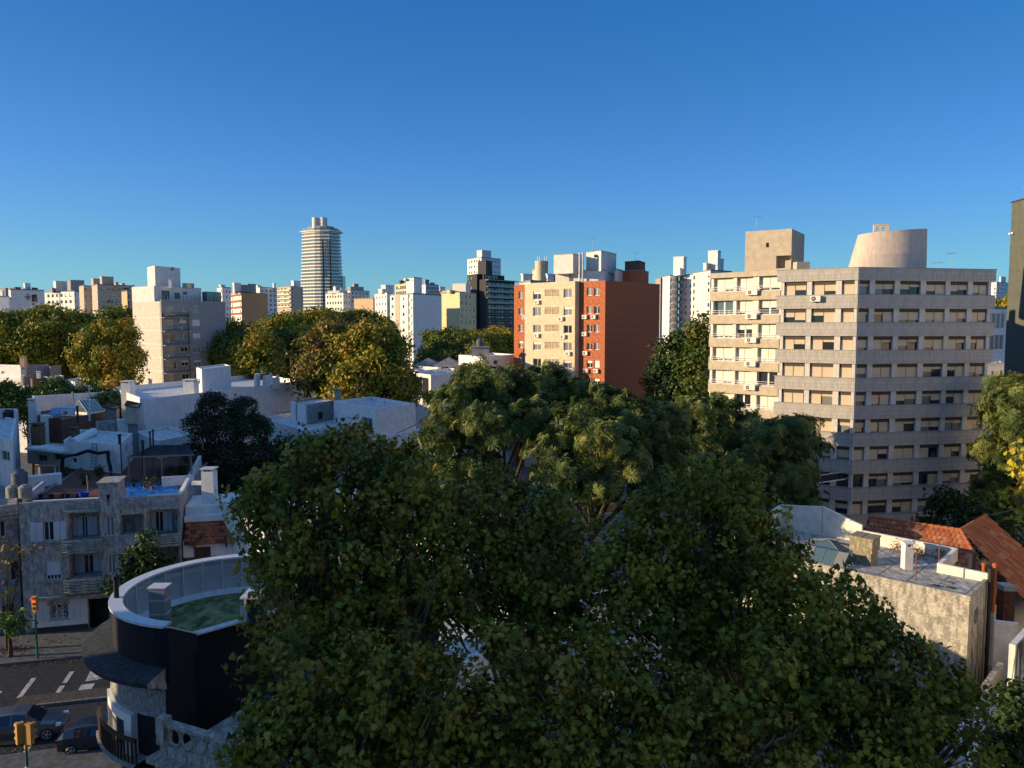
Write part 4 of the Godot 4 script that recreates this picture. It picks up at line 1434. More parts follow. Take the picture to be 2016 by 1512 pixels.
func skyline() -> void:
	far_block("low_block", "low bluish-white block at the far left edge of the skyline", [-40, 300], [18, 300], [24, 330], 585, "white_bluish", "white_bluish", [], [], 2, 3.0, [[0, 10, 16, 568, "dark_concrete", 12.0], [-20, 4, 8, 573, "white_wall", 4.0]])
	var cb := far_block("hospital_block", "grey-beige block with a blue and purple cross on its blank wall", [17, 400], [22, 395], [88, 402], 571, "white_wall", "white_wall", [], [], 3, 3.0, [[46, 49, 60, 558, "white_old", 6.0], [27, 31, 41, 566, "dark_brick", 5.0], [62, 64, 74, 567, "tank_grey", 8.0], [16, 18, 26, 568, "white_wall", 6.0]])
	var N := g2(22, 600, 395)
	var f := Fr.new(N, g2(88, 600, 402))
	for k in 2:
		var x := Mb.new()
		var q := rect(f, 53.0 + k * 3.4, 578.5, 54.4 + k * 3.4, 591.5)
		x.fbox(f, q[0], q[0] + q[2], q[1], q[1] + q[3], 0.0, 0.12)
		part("cross_upright", x, mat("cross_blue%d" % k, Color(0.05, 0.05, 0.22) if k == 0 else Color(0.12, 0.03, 0.16), 0.6), cb)
		var y := Mb.new()
		q = rect(f, 48.3, 583.2 + k * 2.4, 60.8, 584.3 + k * 2.4)
		y.fbox(f, q[0], q[0] + q[2], q[1], q[1] + q[3], 0.0, 0.09)
		part("cross_bar", y, mat("cross_bar%d" % k, Color(0.1, 0.03, 0.16) if k == 0 else Color(0.04, 0.07, 0.28), 0.6), cb)
	var bw := Mb.new()
	var q0 := rect(f, 63, 580, 73, 594)
	bw.fbox(f, q0[0], q0[0] + q0[2], q0[1], q0[1] + q0[3], 0.0, 0.25)
	part("brown_bay", bw, M.dark_brick, cb)
	for k in 3:
		var bp := Mb.new()
		bp.fbox(f, q0[0] + q0[2] * (0.42 + k * 0.17), q0[0] + q0[2] * (0.52 + k * 0.17), q0[1], q0[1] + q0[3] * 0.62, 0.24, 0.3)
		part("brown_bay_pane", bp, M.glass_curtain, cb)
	far_block("office_block", "white office block with strip windows below twin grey roof boxes", [89, 440], [147, 425], [160, 438], 574, "white_wall", "white_wall", [6, 2.2, 1.7, "glass", 0.1], [2, 2.0, 1.6, "glass", 0.0], 3, 3.6, [[105, 110, 132, 554, "white_old", 9.0], [133, 139, 166, 552, "grey_concrete", 6.0], [99, 102, 106, 567, "dark_concrete", 6.0]])
	var lb := far_block("office_wing", "dark glazed stair bays on the white office block", [107, 436], [119, 432], [121, 436], 576, "glass_tint", "white_wall", [], [], 3, 3.0)
	far_block("office_wing", "second glazed stair bay of the white office block, nearer the beige tower", [121, 434], [131, 430], [133, 434], 576, "glass_tint", "white_wall", [], [], 3, 3.0)
	far_block("apartment_block", "narrow beige block with a sunlit edge, left of the long window-strip block", [157, 390], [166, 380], [184, 388], 563, "beige_wall", "beige_wall", [], [2, 1.6, 1.2, "glass", 0.3], 4, 3.4)
	var lo := far_block("apartment_block", "long beige-grey block with green window strips and roof masts", [182, 372], [193, 360], [241, 372], 561, "beige_wall", "beige_wall", [], [9, 1.15, 1.3, "glass_tint", 0.35], 4, 2.9, [[180, 184, 197, 549, "beige_wall", 12.0], [197, 201, 224, 545, "beige_wall", 8.0], [225, 228, 233, 556, "grey_concrete", 6.0]])
	for x in [206, 214, 221, 223]:
		antenna(at(x, 546, 370), 3.0 if x != 206 else 2.0, "thin antenna mast %s on the long beige-grey block" % {206: "furthest left", 214: "second from left", 221: "third from left", 223: "furthest right"}[x], 1)
	far_block("apartment_block", "dull grey roofline block behind the off-white tower, left side", [224, 470], [232, 460], [262, 470], 562, "beige_wall", "beige_wall", [], [6, 1.6, 1.3, "glass", 0.3], 3, 3.0, [[237, 240, 246, 558, "beige_wall", 5.0], [258, 259, 265, 561, "white_wall", 5.0]])
	far_block("apartment_block", "small orange brick block beside the off-white tower", [240, 330], [251, 322], [263, 330], 574, "peach_wall", "grey_concrete", [], [2, 2.4, 1.6, "glass", 0.2], 4, 2.8)
	far_block("apartment_block", "pale grey block peeping out right of the off-white tower", [428, 380], [438, 372], [456, 382], 566, "white_wall", "white_wall", [2, 1.4, 1.3, "glass", 0.4], [3, 1.3, 1.3, "glass", 0.3], 5, 2.8, [[431, 434, 443, 561, "white_wall", 6.0]])
	# brown blank wall block with orange-striped front
	var br := far_block("apartment_block", "block with a brown blank side and white front striped in orange", [455, 292], [475.5, 278], [527, 300], 576, "white_wall", "tan_wall", [2, 1.2, 1.4, "glass_curtain", 0.3], [], 4, 2.5, [[458, 461, 474, 558, "white_wall", 4.0], [470, 473, 503, 562, "grey_concrete", 8.0], [486, 488, 504, 560, "dark_concrete", 12.0]])
	var bf := Fr.new(g2(455, 600, 292), g2(475.5, 600, 278))
	for k in 4:
		var st := Mb.new()
		var y := at(475, 577 + k * 12.5, 278).y
		st.fbox(bf, 0.0, bf.L, y - 0.9, y - 0.1, 0.0, 0.08)
		part("orange_band", st, M.terracotta, br)
	var rc := Mb.new()
	rc.fbox(Fr.new(g2(475.5, 600, 278), g2(527, 600, 300)), 0, 9.0, at(476, 576, 278).y, at(476, 573.5, 278).y, -2.0, 0.02)
	part("roof_edge", rc, M.charcoal_wall, br)
	far_block("apartment_block", "pale grey block with small windows behind the brown wall", [503, 480], [512, 470], [546, 484], 566, "white_old", "white_old", [], [4, 1.5, 1.4, "glass", 0.2], 5, 2.9, [[504, 507, 515, 562, "white_old", 3.0], [537, 539, 543, 558, "white_bluish", 6.0]])
	var bl := far_block("apartment_block", "beige balcony block with a grey side wall, left of the glass tower", [545, 560], [573, 545], [597, 560], 564, "beige_wall", "beige_wall", [4, 2.6, 1.5, "glass", 0.3], [2, 1.0, 1.2, "glass", 0.0], 5, 2.9, [[573, 578, 592, 553, "white_bluish", 5.0]])
	var blf := Fr.new(g2(545, 600, 560), g2(573, 600, 545))
	balcony_rows(bl, blf, 0.5, blf.L, at(573, 564, 545).y - 2.9 * 5, 5, 2.9, 1.2, "beige_wall", "cream_paint")
	glass_tower()
	far_block("classical_block", "cream classical block with cornice and square windows, right of the glass tower", [641, 430], [676, 418], [690, 430], 577, "cream_paint", "cream_paint", [6, 1.3, 1.4, "glass", 0.1], [3, 1.3, 1.4, "glass", 0.1], 4, 3.4, [[645, 668, 684, 573, "cream_paint", 3.0], [656, 660, 665, 565, "white_wall", 6.0], [667, 670, 674, 567, "white_wall", 6.0]])
	far_block("apartment_block", "grey stepped block on the skyline behind the classical block", [679, 560], [690, 550], [728, 566], 572, "white_old", "white_old", [2, 1.6, 1.4, "glass", 0.2], [5, 1.5, 1.4, "glass", 0.2], 3, 3.0, [[684, 690, 716, 565, "grey_concrete", 5.0], [693, 697, 706, 559, "dark_concrete", 8.0]])
	far_block("low_block", "low peach-coloured wall house under the grey stepped block", [697, 360], [735, 352], [740, 360], 588, "peach_wall", "peach_wall", [], [], 2, 3.0)
	var ws := far_block("apartment_block", "white stepped block with dark balconies on its right side", [738, 330], [762, 318], [771, 332], 577, "white_wall", "white_wall", [4, 1.0, 1.1, "glass", 0.3], [2, 1.8, 1.7, "glass", 0.0], 6, 2.85, [[745, 752, 766, 570, "white_wall", 2.0], [750, 759, 775, 562, "white_old", 4.0]])
	var wsf := Fr.new(g2(762, 600, 318), g2(771, 600, 332))
	balcony_rows(ws, wsf, 0.2, wsf.L - 0.2, at(762, 577, 318).y - 1.3 - 2.85 * 6, 6, 2.85, 1.0, "white_wall", "white_wall", 0.7)
	far_block("apartment_block", "cream block with glazed balconies left of the white lift tower", [778, 420], [802, 408], [806, 412], 558, "cream_wall", "cream_wall", [5, 2.0, 1.8, "glass_tint", 0.1], [], 3, 2.9, [[786, 789, 796, 553, "dark_brick", 5.0]])
	far_block("lift_tower", "white lift tower with two round vents on the skyline", [800, 398], [815, 392], [831, 400], 547, "white_wall", "white_wall", [2, 0.7, 0.8, "glass", 0.0], [], 1, 3.0, [[795, 798, 802, 552, "white_wall", 3.0]])
	far_block("apartment_block", "grey block with rows of dark windows behind the light blue wall", [829, 440], [838, 432], [864, 446], 560, "white_bluish", "white_bluish", [1, 1.2, 1.3, "glass", 0.2], [5, 2.0, 1.4, "glass", 0.1], 4, 2.9, [[835, 837, 845, 551, "dark_concrete", 6.0], [847, 849, 856, 557, "grey_concrete", 8.0]])
	antenna(at(815, 548, 395), 5.0, "tall guyed antenna on the white lift tower", 3)
	antenna(at(859, 560, 440), 6.0, "needle mast right of the white lift tower", 1)
	# block with the light blue blank wall
	var bb := far_block("apartment_block", "white block with a tall plain bluish blank side and a beige stripe", [768, 288], [813, 275], [869.5, 288], 579.5, "white_wall", "white_wall", [], [], 1, 2.8)
	var b0 := Fr.new(g2(768, 600, 288), g2(813, 600, 275))
	var stp := Mb.new()
	var sr := rect(b0, 778.5, 581, 787.5, 700)
	stp.fbox(b0, sr[0], sr[0] + sr[2], 0, at(783, 580, 285).y, 0.0, 0.1)
	part("beige_stripe", stp, M.beige_wall, bb)
	var rib := Mb.new()
	var r1 := rect(b0, 799, 581, 806, 700)
	rib.fbox(b0, r1[0], r1[0] + r1[2], 0, at(800, 580, 278).y, 0.0, 0.5)
	part("stair_bay", rib, M.white_wall, bb)
	for k in 8:
		for cx in [773.0, 795.0]:
			var h := rect(b0, cx - 1.8, 585 + k * 15.4, cx + 1.8, 591 + k * 15.4)
			far_window(bb, b0, h, -0.04, "glass" if (k + int(cx)) % 3 else "glass_curtain")
		var bk := Mb.new()
		var hr := rect(b0, 806.5, 588 + k * 15.4, 811, 593 + k * 15.4)
		bk.fbox(b0, hr[0], hr[0] + hr[2], hr[1], hr[1] + hr[3], 0.0, 0.3)
		part("balcony", bk, M.white_wall, bb)
	far_block("apartment_block", "pale yellow block with a blank sunlit side and shaded window side", [869, 352], [905, 338], [937.5, 352], 576, "pale_yellow", "pale_yellow", [], [4, 1.3, 1.4, "glass_curtain", 0.5], 5, 2.8, [[891, 917, 926, 559, "cream_paint", 5.0], [880, 885, 893, 572, "pale_yellow", 3.0]])
	far_block("low_block", "flat-roofed beige block between bluish blank wall and yellow block", [846, 400], [882, 390], [895, 396], 573, "beige_wall", "beige_wall", [], [], 1, 3.0, [[863, 866, 876, 565, "white_wall", 3.0]])
	dark_stepped_tower()
	var wt := far_block("apartment_tower", "white tower with rows of small windows behind the dark stepped tower", [920.5, 520], [948, 505], [986, 520], 507, "white_wall", "white_wall", [5, 1.5, 1.5, "glass", 0.2], [6, 1.2, 1.2, "glass_curtain", 0.5], 4, 3.6, [[939, 949, 967, 493, "white_old", 4.0]])
	antenna(at(947, 493, 510), 4.0, "antenna on the white tower behind the dark stepped tower", 1)
	# behind the brick block
	var wc := thing("water_tower", "round beige water tower with phone masts behind the brick block", "water tower", at(1068, 640, 190))
	var bt := Mb.new()
	var wb := at(1064, 560, 190)
	bt.lathe(Vector3(wb.x, 0, -190), [[1.35, 0.0], [1.35, at(1064, 514, 190).y], [0.0, at(1064, 514, 190).y]], 20)
	part("drum", bt, M.cream_wall, wc)
	var bx := Mb.new()
	bx.box(Vector3(at(1066, 560, 190).x, 0, -192.5), Vector3(at(1078.5, 560, 190).x, at(1070, 514, 190).y, -189.2))
	part("shaft", bx, M.beige_wall, wc)
	for x: float in [1059.0, 1063.0, 1073.0, 1077.0]:
		var ms := Mb.new()
		var mp := at(x, 515, 189.5)
		ms.tube(mp, mp + Vector3.UP * 1.2, 0.12, 0.12, 6)
		part("phone_mast", ms, M.white_wall, wc)
	far_block("apartment_block", "cream penthouse with a pipe beside the round water tower", [1048, 200], [1058, 196], [1064, 200], 530, "cream_wall", "cream_wall", [], [], 1, 2.8)
	far_block("apartment_block", "cream roof terrace block left behind the brick block", [1022, 180], [1044, 172], [1090, 180], 555, "cream_paint", "cream_paint", [], [], 1, 2.8, [[1026, 1030, 1048, 541, "white_old", 8.0], [1075, 1078, 1096, 541, "white_bluish", 8.0]])
	# white pair right of the brick block
	var w1 := far_block("apartment_tower", "white tower with recessed balconies between brick block and cypress", [1302, 330], [1318, 318], [1335, 330], 543, "white_wall", "white_wall", [], [2, 1.6, 1.5, "glass", 0.3], 10, 2.8)
	var w1f := Fr.new(g2(1318, 600, 318), g2(1335, 600, 330))
	balcony_rows(w1, w1f, 0.2, w1f.L * 0.62, at(1318, 543, 318).y - 2.8 * 10, 10, 2.8, 0.8, "white_wall", "white_bluish", 1.0)
	var w2 := far_block("apartment_tower", "white window wing of the tower beside the cypress", [1337, 330], [1363, 318], [1368, 326], 541, "white_wall", "white_wall", [3, 1.3, 1.3, "glass", 0.4], [], 10, 2.8, [[1325, 1345, 1351, 506, "white_wall", 6.0], [1330, 1338, 1342, 528, "white_wall", 2.0]])
	var w2f := Fr.new(g2(1337, 600, 330), g2(1363, 600, 318))
	balcony_rows(w2, w2f, 0.3, w2f.L * 0.4, at(1363, 541, 318).y - 2.8 * 10, 10, 2.8, 0.8, "white_wall", "white_bluish", 1.0)
	far_block("apartment_tower", "weathered white tower with a blank edge and a lift head on brackets", [1363, 312], [1397.5, 296], [1440, 305], 533, "white_old", "white_old", [2, 1.5, 1.5, "glass", 0.3, 0.6], [], 9, 2.8, [[1393, 1412, 1418, 494, "white_wall", 6.0], [1399, 1413, 1424, 510, "white_old", 8.0], [1384, 1390, 1399, 519, "white_old", 6.0]])
	far_block("apartment_block", "sliver of a grey block between brick block and white tower", [1290, 260], [1300, 255], [1304, 262], 548, "grey_concrete", "grey_concrete", [], [1, 0.8, 1.2, "glass", 0.0], 4, 3.0)
	# gap at the right
	far_block("apartment_block", "distant white balcony block in the gap left of the dark olive tower", [1946, 620], [1960, 610], [1990, 625], 556, "white_wall", "white_wall", [2, 2.2, 1.5, "glass", 0.1], [4, 2.4, 1.5, "glass", 0.2], 3, 3.2, [[1967, 1970, 1980, 545, "white_wall", 6.0]])
	far_block("school_block", "white building with tall gridded windows in the gap at right", [1930, 172], [1936, 170], [1986, 176], 608, "white_wall", "white_wall", [], [4, 1.9, 3.2, "glass_curtain", 0.0, 1.6], 2, 4.8)
	far_block("low_house", "low white house roofs at street level in the gap at right", [1925, 140], [1936, 135], [1984, 142], 722, "white_wall", "white_wall", [], [3, 1.0, 1.2, "glass", 0.0], 1, 3.0, [[1950, 1955, 1968, 716, "white_wall", 3.0]], "white_roof")
	far_block("low_house", "nearer white roof with dormer in the gap at right", [1925, 112], [1934, 108], [1984, 116], 762, "white_wall", "white_wall", [], [2, 1.0, 1.0, "glass", 0.0], 1, 3.0, [[1948, 1951, 1962, 752, "white_wall", 2.0]], "white_roof")

func glass_tower() -> void:
	var d := 700.0
	var c := at(634, 600, d)
	var k := d / FOCAL
	var o := thing("glass_tower", "tall round-cornered glass tower with white floor slabs and twin drums on top", "tower", Vector3(c.x, 0, -d))
	var plan := func(hw: float, dx: float) -> PackedVector2Array:
		var out := PackedVector2Array()
		for q: Vector2 in [Vector2(-1.0, -0.1), Vector2(-0.2, -0.62), Vector2(0.12, -0.72), Vector2(0.62, -0.72), Vector2(1.0, -0.25), Vector2(1.0, 0.4), Vector2(0.4, 0.9), Vector2(-0.8, 0.9), Vector2(-1.0, 0.5)]:
			out.append(Vector2(c.x + dx + q.x * hw, d + q.y * hw))
		return out
	var top := at(634, 458, d).y
	var fh := 6.4 * k
	var m_slab := mat("tower_slab", Color(0.78, 0.74, 0.62), 0.7)
	var core := Mb.new()
	core.prism(plan.call(31.0 * k, 0.0), 0, top)
	part("core", core, M.dark_concrete, o)
	for i in 26:
		var y := top - i * fh
		if y < 8.0:
			break
		var hw := (34.0 + minf(i * 0.25, 4.0)) * k
		if i > 13:
			hw = 38.5 * k
		var sl := Mb.new()
		sl.prism(plan.call(hw + 0.7, 0.0), y - 1.05, y, true)
		var p := part("floor_slab", sl, m_slab, o)
		var gl := Mb.new()
		gl.prism(plan.call(hw - 0.4, 0.0), y - fh + 0.01, y - 1.06)
		var gz := part("glazing", gl, M.glass_tint if i % 5 else M.glass_curtain, p)
		var ml := Mb.new()
		var pl: PackedVector2Array = plan.call(hw - 0.3, 0.0)
		for e in 4:
			for j in 4:
				var q: Vector2 = pl[e].lerp(pl[e + 1], j / 4.0)
				ml.box(Vector3(q.x - 0.12, y - fh + 0.01, -q.y - 0.12), Vector3(q.x + 0.12, y - 1.05, -q.y + 0.25))
		part("mullion", ml, M.frame_white, p)
	for x: float in [638.0, 652.0]:
		var nt := Mb.new()
		var a := at(x, 600, d - 27.0 * k)
		nt.box(Vector3(a.x - 0.6, 0, -d + 27.0 * k), Vector3(a.x + 0.6, top - 2.5 * fh, -d + 29.0 * k))
		part("dark_recess", nt, M.charcoal_wall, o)
	var lw := Mb.new()
	lw.prism(PackedVector2Array([Vector2(c.x + 33 * k, d - 6), Vector2(c.x + 42 * k, d - 2), Vector2(c.x + 42 * k, d + 10), Vector2(c.x + 30 * k, d + 10)]), 0, at(670, 543, d).y)
	part("side_wing", lw, M.glass_tint, o)
	var eave := Mb.new()
	eave.prism(plan.call(40.0 * k, 0.0), top + 0.1, top + 0.9, true)
	part("crown_eave", eave, m_slab, o)
	var rail := Mb.new()
	rail.prism(plan.call(35.0 * k, 0.0), top + 0.9, top + 3.0)
	part("crown_rail", rail, M.glass_tint, o)
	var up := Mb.new()
	up.prism(plan.call(25.0 * k, 0.0), top + 3.0, at(634, 447, d).y)
	part("crown_storey", up, M.grey_concrete, o)
	for s: float in [-1.0, 1.0]:
		var dr := Mb.new()
		var q := at(634.6 + s * 7.6, 600, d)
		dr.lathe(Vector3(q.x, 0, -d + 4.0), [[7.0 * k, top], [7.0 * k, at(634, 430, d).y], [0.0, at(634, 429, d).y]], 20)
		part("drum", dr, M.cream_paint, o)

func dark_stepped_tower() -> void:
	var o := thing("apartment_tower", "charcoal stepped tower with long rows of glazed balconies", "building", at(958, 640, 395))
	var add := func(l: Array, n: Array, r: Array, ytop: float, called: String) -> Array:
		var pl := para(g2(l[0], 600, l[1]), g2(n[0], 600, n[1]), g2(r[0], 600, r[1]))
		var mb := Mb.new()
		mb.prism(pl, 0, at(n[0], ytop, n[1]).y)
		part(called, mb, M.charcoal_wall, o)
		return frames(pl)
	add.call([920, 412], [939, 402], [970, 410], 539, "left_wing")
	add.call([941, 410], [957, 402], [969, 410], 512, "lift_head")
	add.call([944, 406], [953, 401], [993, 412], 540, "upper_wing")
	var fs: Array = add.call([930, 410], [957.5, 395], [1013, 412], 549, "main_wing")
	var f: Fr = fs[1]
	var fl: Fr = fs[0]
	var top := at(957.5, 549, 395).y
	for k in 11:
		var y := top - 1.0 - (k + 1) * 2.85
		for i in 6:
			far_window(o, f, [0.6 + i * (f.L - 1.2) / 6.0, y + 0.15, (f.L - 1.2) / 6.0 - 0.6, 2.0], -0.04, ["glass_curtain", "glass", "glass_tint"][(i * 7 + k * 3) % 3])
		var sl := Mb.new()
		sl.fbox(f, -0.3, f.L, y - 0.15, y + 0.1, 0.0, 1.5)
		var b := part("balcony", sl, M.grey_concrete, o)
		var rl := Mb.new()
		rl.fbox(f, -0.3, f.L, y + 0.1, y + 1.0, 1.42, 1.47)
		part("glass_rail", rl, M.glass_tint if k < 5 else M.metal_dark, b)
	for i in 4:
		var pr := Mb.new()
		var s := f.L * i / 3.0
		pr.fbox(f, s - 0.15, s + 0.15, 0, top - 3.0, 1.0, 1.3)
		part("pier", pr, M.charcoal_wall, o)
	var hd := Mb.new()
	hd.fbox(f, -0.6, f.L + 1.5, top - 0.7, top - 0.3, 0.0, 2.0)
	part("sun_shade", hd, M.grey_concrete, o)
	var w0 := Fr.new(g2(920, 600, 412), g2(939, 600, 402))
	for k in 3:
		for i in 3:
			far_window(o, w0, [0.9 + i * 1.8, at(930, 545 + k * 9.5, 405).y - 1.4, 1.0, 1.5], -0.04, "glass" if (i + k) % 2 else "glass_curtain")
	for i in 5:
		far_window(o, Fr.new(g2(953, 600, 401), g2(993, 600, 412)), [0.6 + i * 2.0, at(960, 548, 401).y, 1.5, 1.6], -0.04, "glass_curtain" if i % 2 else "glass")

# ---------------------------------------------------------------- low houses left and centre
func house(called: String, label: String, l: Array, n: Array, r: Array, ytop: float, m: String, roofm := "white_roof", holes0 := [], holes1 := [], y0 := 0.0, parapet := 0.4, category := "house") -> Node3D:
	# corners as [px, py, depth]; windows given as pixel rectangles on the left and right face
	var N := g2(n[0], n[1], n[2])
	var pl := para(g2(l[0], l[1], l[2]), N, g2(r[0], r[1], r[2]))
	var o := thing(called, label, category, Vector3(N.x, y0, -N.y))
	var top := at(n[0], ytop, n[2]).y
	var fs := frames(pl)
	var hs := {0: [], 1: []}
	var src := [holes0, holes1]
	for i in 2:
		for q: Array in src[i]:
			var h := rect(fs[i], q[0], q[1], q[2], q[3])
			h[0] = maxf(h[0], 0.05)
			h[2] = minf(h[2], fs[i].L - h[0] - 0.05)
			hs[i].append(h)
	shell(o, pl, y0, top, M[m], M[roofm], hs, parapet, 0.2)
	for i in 2:
		for h: Array in hs[i]:
			window(o, fs[i], h, 0.2, 0.0, 1 if h[2] > 0.8 else 0, "glass", "frame_white" if rng.randf() < 0.5 else "frame_dark")
	return o

func left_quarter() -> void:
	# long white building with the blank wall
	var o := house("white_building", "long white building with a blank streaked side wall in shade", [222, 760, 108], [283, 786, 90], [597, 746, 121], 786, "lime_white", "white_roof", [], [], 0.0, 0.7)
	var f := Fr.new(g2(283, 786, 90), g2(597, 746, 121))
	var top := at(283, 786, 90).y
	house("stair_house", "plain white stair house on the long white building's roof", [387, 740, 108], [398, 760, 103], [455, 750, 113], 727, "lime_white", "white_roof", [[391, 747, 394, 756]], [], top - 0.8, 0.15, "roof tower")
	chimney(Vector3(at(376, 760, 100).x, top - 0.7, -100), 1.4, 1.6, 2.1, "white_wall", "broad white chimney left of the plain stair house")
	chimney(Vector3(at(252, 760, 100).x, top - 3.4, -100), 1.2, 1.4, 4.6, "white_wall", "tall white chimney at the sunlit end of the long white building")
	for b: Array in [[500, 505, 512, 117, 737, "small white flue house nearest the middle of the long roof"], [517, 523, 537, 117, 741, "middle white flue box on the long white roof"], [531, 536, 551, 113, 745, "low white vent box at the right of the long white roof"]]:
		var pl := para(g2(b[0], 745, b[3] + 1.5), g2(b[1], 745, b[3]), g2(b[2], 745, b[3] + 1.5))
		var q := thing("roof_vent", b[5], "roof vent", Vector3(pl[1].x, top - 0.7, -pl[1].y))
		var mb := Mb.new()
		mb.prism(pl, top - 0.7, at(b[1], b[4], b[3]).y)
		part("body", mb, M.lime_white, q)
		var cp := Mb.new()
		cp.tube(Vector3(pl[1].x + 0.6, at(b[1], b[4], b[3]).y, -pl[1].y - 0.6), Vector3(pl[1].x + 0.6, at(b[1], b[4], b[3]).y + 0.5, -pl[1].y - 0.6), 0.2, 0.2, 8)
		part("flue", cp, M.white_wall, q)
	# distant low houses under the trees, far left
	house("house", "white flat-roofed house at the left edge under the far trees", [-30, 722, 152], [41, 735, 148], [52, 735, 156], 723, "white_wall", "white_roof", [[3, 731, 9, 736]], [])
	house("house", "lower white annexe with a pale blue door at the left edge", [-30, 750, 146], [48, 758, 142], [58, 752, 150], 746, "white_wall", "white_roof", [[2, 752, 28, 766]], [])
	house("house", "tall white party wall house behind the ivy wall", [24, 712, 170], [45, 720, 165], [95, 715, 172], 709, "lime_white", "white_roof", [], [])
	house("garden_wall", "grey wall overgrown with dark ivy behind the white house", [46, 730, 158], [50, 735, 157], [98, 735, 160], 719, "dark_concrete", "grey_roof", [], [], 0.0, 0.3, "wall")
	house("house", "plain dark grey wall block right of the ivy wall", [96, 730, 160], [99, 735, 158], [121, 735, 163], 722, "grey_render", "grey_roof")
	house("house", "brown timber-walled house under the far trees", [60, 750, 138], [64, 760, 135], [89, 755, 141], 747, "brown_block", "grey_roof", [], [])
	house("house", "small white house with two windows and a pale gable", [88, 750, 142], [96, 755, 140], [126, 750, 145], 743, "white_wall", "grey_roof", [], [[98, 746, 106, 752]])
	house("house", "low white shed roof right of the two-window house", [128, 755, 145], [148, 768, 138], [178, 765, 142], 752, "white_wall", "white_roof", [], [[150, 756, 152, 764]])
	house("house", "long grey flat roof under the sunlit plane tree", [150, 748, 160], [176, 758, 152], [222, 752, 160], 748, "white_old", "grey_roof")
	water_tank(Vector3(at(53, 745, 140).x, at(53, 757, 140).y, -140), 1.0, 1.9, "fibre_cement", "pale water tank beside the brown timber house")
	chimney(Vector3(at(28, 745, 147).x, at(41, 723, 148).y - 0.4, -150), 0.9, 0.9, 2.2, "peach_wall", "rust-stained chimney on the white house at the left edge")
	chimney(Vector3(at(62.5, 745, 136).x, at(64, 747, 135).y, -138), 0.5, 0.5, 1.0, "white_wall", "thin white chimney on the brown timber house")
	# old terrace house with brown walls, skylight and blue roof
	var t := house("terrace_house", "old roof terrace house with brown block walls and a glass skylight", [66, 815, 92], [113, 838, 84], [236, 815, 96], 828, "brown_block", "grey_roof", [], [], 0.0, 0.3)
	var ty := at(113, 828, 84).y
	var bw := Mb.new()
	var fb := Fr.new(g2(67, 810, 97), g2(235, 795, 104))
	bw.fbox(fb, 0, fb.L, ty - 1.0, ty + 1.55, -0.25, 0.0)
	part("back_wall", bw, M.lime_white, t)
	chimney(Vector3(at(69, 830, 90).x, ty - 4.0, -90), 0.95, 0.9, 5.6, "lime_white", "square white chimney at the left end of the brown terrace house")
	var pier := Mb.new()
	var fp := Fr.new(g2(95, 820, 83.6), g2(112, 830, 83.4))
	pier.fbox(fp, 0, fp.L, ty - 2.5, ty + 0.3, -0.6, 0)
	one("brick_pier", "brick pier at the corner of the brown terrace house", "pier", pier, M.dark_brick, fp.p(0, ty - 2.5))
	var wp := Mb.new()
	var fw := Fr.new(g2(79, 820, 86), g2(95, 815, 85))
	wp.fbox(fw, 0, fw.L, ty - 2.6, ty + 0.4, -0.5, 0)
	one("wall_stub", "sunlit white wall stub left of the brick pier", "wall", wp, M.white_wall, fw.p(0, ty - 2.6))
	var blue := Mb.new()
	var fq := Fr.new(g2(97, 818, 89), g2(147, 812, 90))
	blue.hexa([fq.p(0, ty - 0.1, 0), fq.p(fq.L, ty - 0.1, 0), fq.p(fq.L, ty + 0.75, -2.0), fq.p(0, ty + 0.6, -2.0), fq.p(0, ty + 0.1, 0), fq.p(fq.L, ty + 0.1, 0), fq.p(fq.L, ty + 0.9, -2.0), fq.p(0, ty + 0.75, -2.0)])
	one("shed_roof", "pale blue sheet roof on the brown terrace house", "roof", blue, mat("blue_sheet", Color(0.25, 0.4, 0.62), 0.5, T.roofing, 2.0), fq.p(0, ty - 0.1))
	air_con(fq, fq.L * 0.72, ty - 0.05, "white air conditioner under the pale blue sheet roof", 0.05, 1.1)
	# glazed skylight: sash bars and panes
	var sk := thing("skylight", "pitched glass skylight with white bars on the brown terrace house", "skylight", Vector3(at(187, 810, 93).x, ty - 0.2, -93))
	var fk := Fr.new(g2(172, 815, 92), g2(206, 810, 94))
	for side in 2:
		for i in 6:
			var s0 := fk.L * i / 6.0
			var s1 := fk.L * (i + 1) / 6.0
			var pn := Mb.new()
			var q0 := 0.0 if side == 0 else -3.0
			pn.quad(fk.p(s0, ty, q0), fk.p(s1, ty, q0), fk.p(s1, ty + 1.4, -1.5), fk.p(s0, ty + 1.4, -1.5), Vector3.UP)
			var pa := part("pane", pn, M.glass_tint, sk)
			var br := Mb.new()
			br.tube(fk.p(s0, ty + 0.02, q0), fk.p(s0, ty + 1.42, -1.5), 0.05, 0.05, 4)
			part("bar", br, M.frame_white, pa)
	var ends := Mb.new()
	for s in [0.0, fk.L]:
		ends.tri(fk.p(s, ty, 0), fk.p(s, ty, -3.0), fk.p(s, ty + 1.4, -1.5), fk.e * (1 if s > 0 else -1))
	part("gable_end", ends, M.glass_tint, sk)
	var kb := Mb.new()
	kb.fbox(fk, -0.1, fk.L + 0.1, ty - 0.35, ty, -3.1, 0.1)
	part("kerb", kb, M.lime_white, sk)
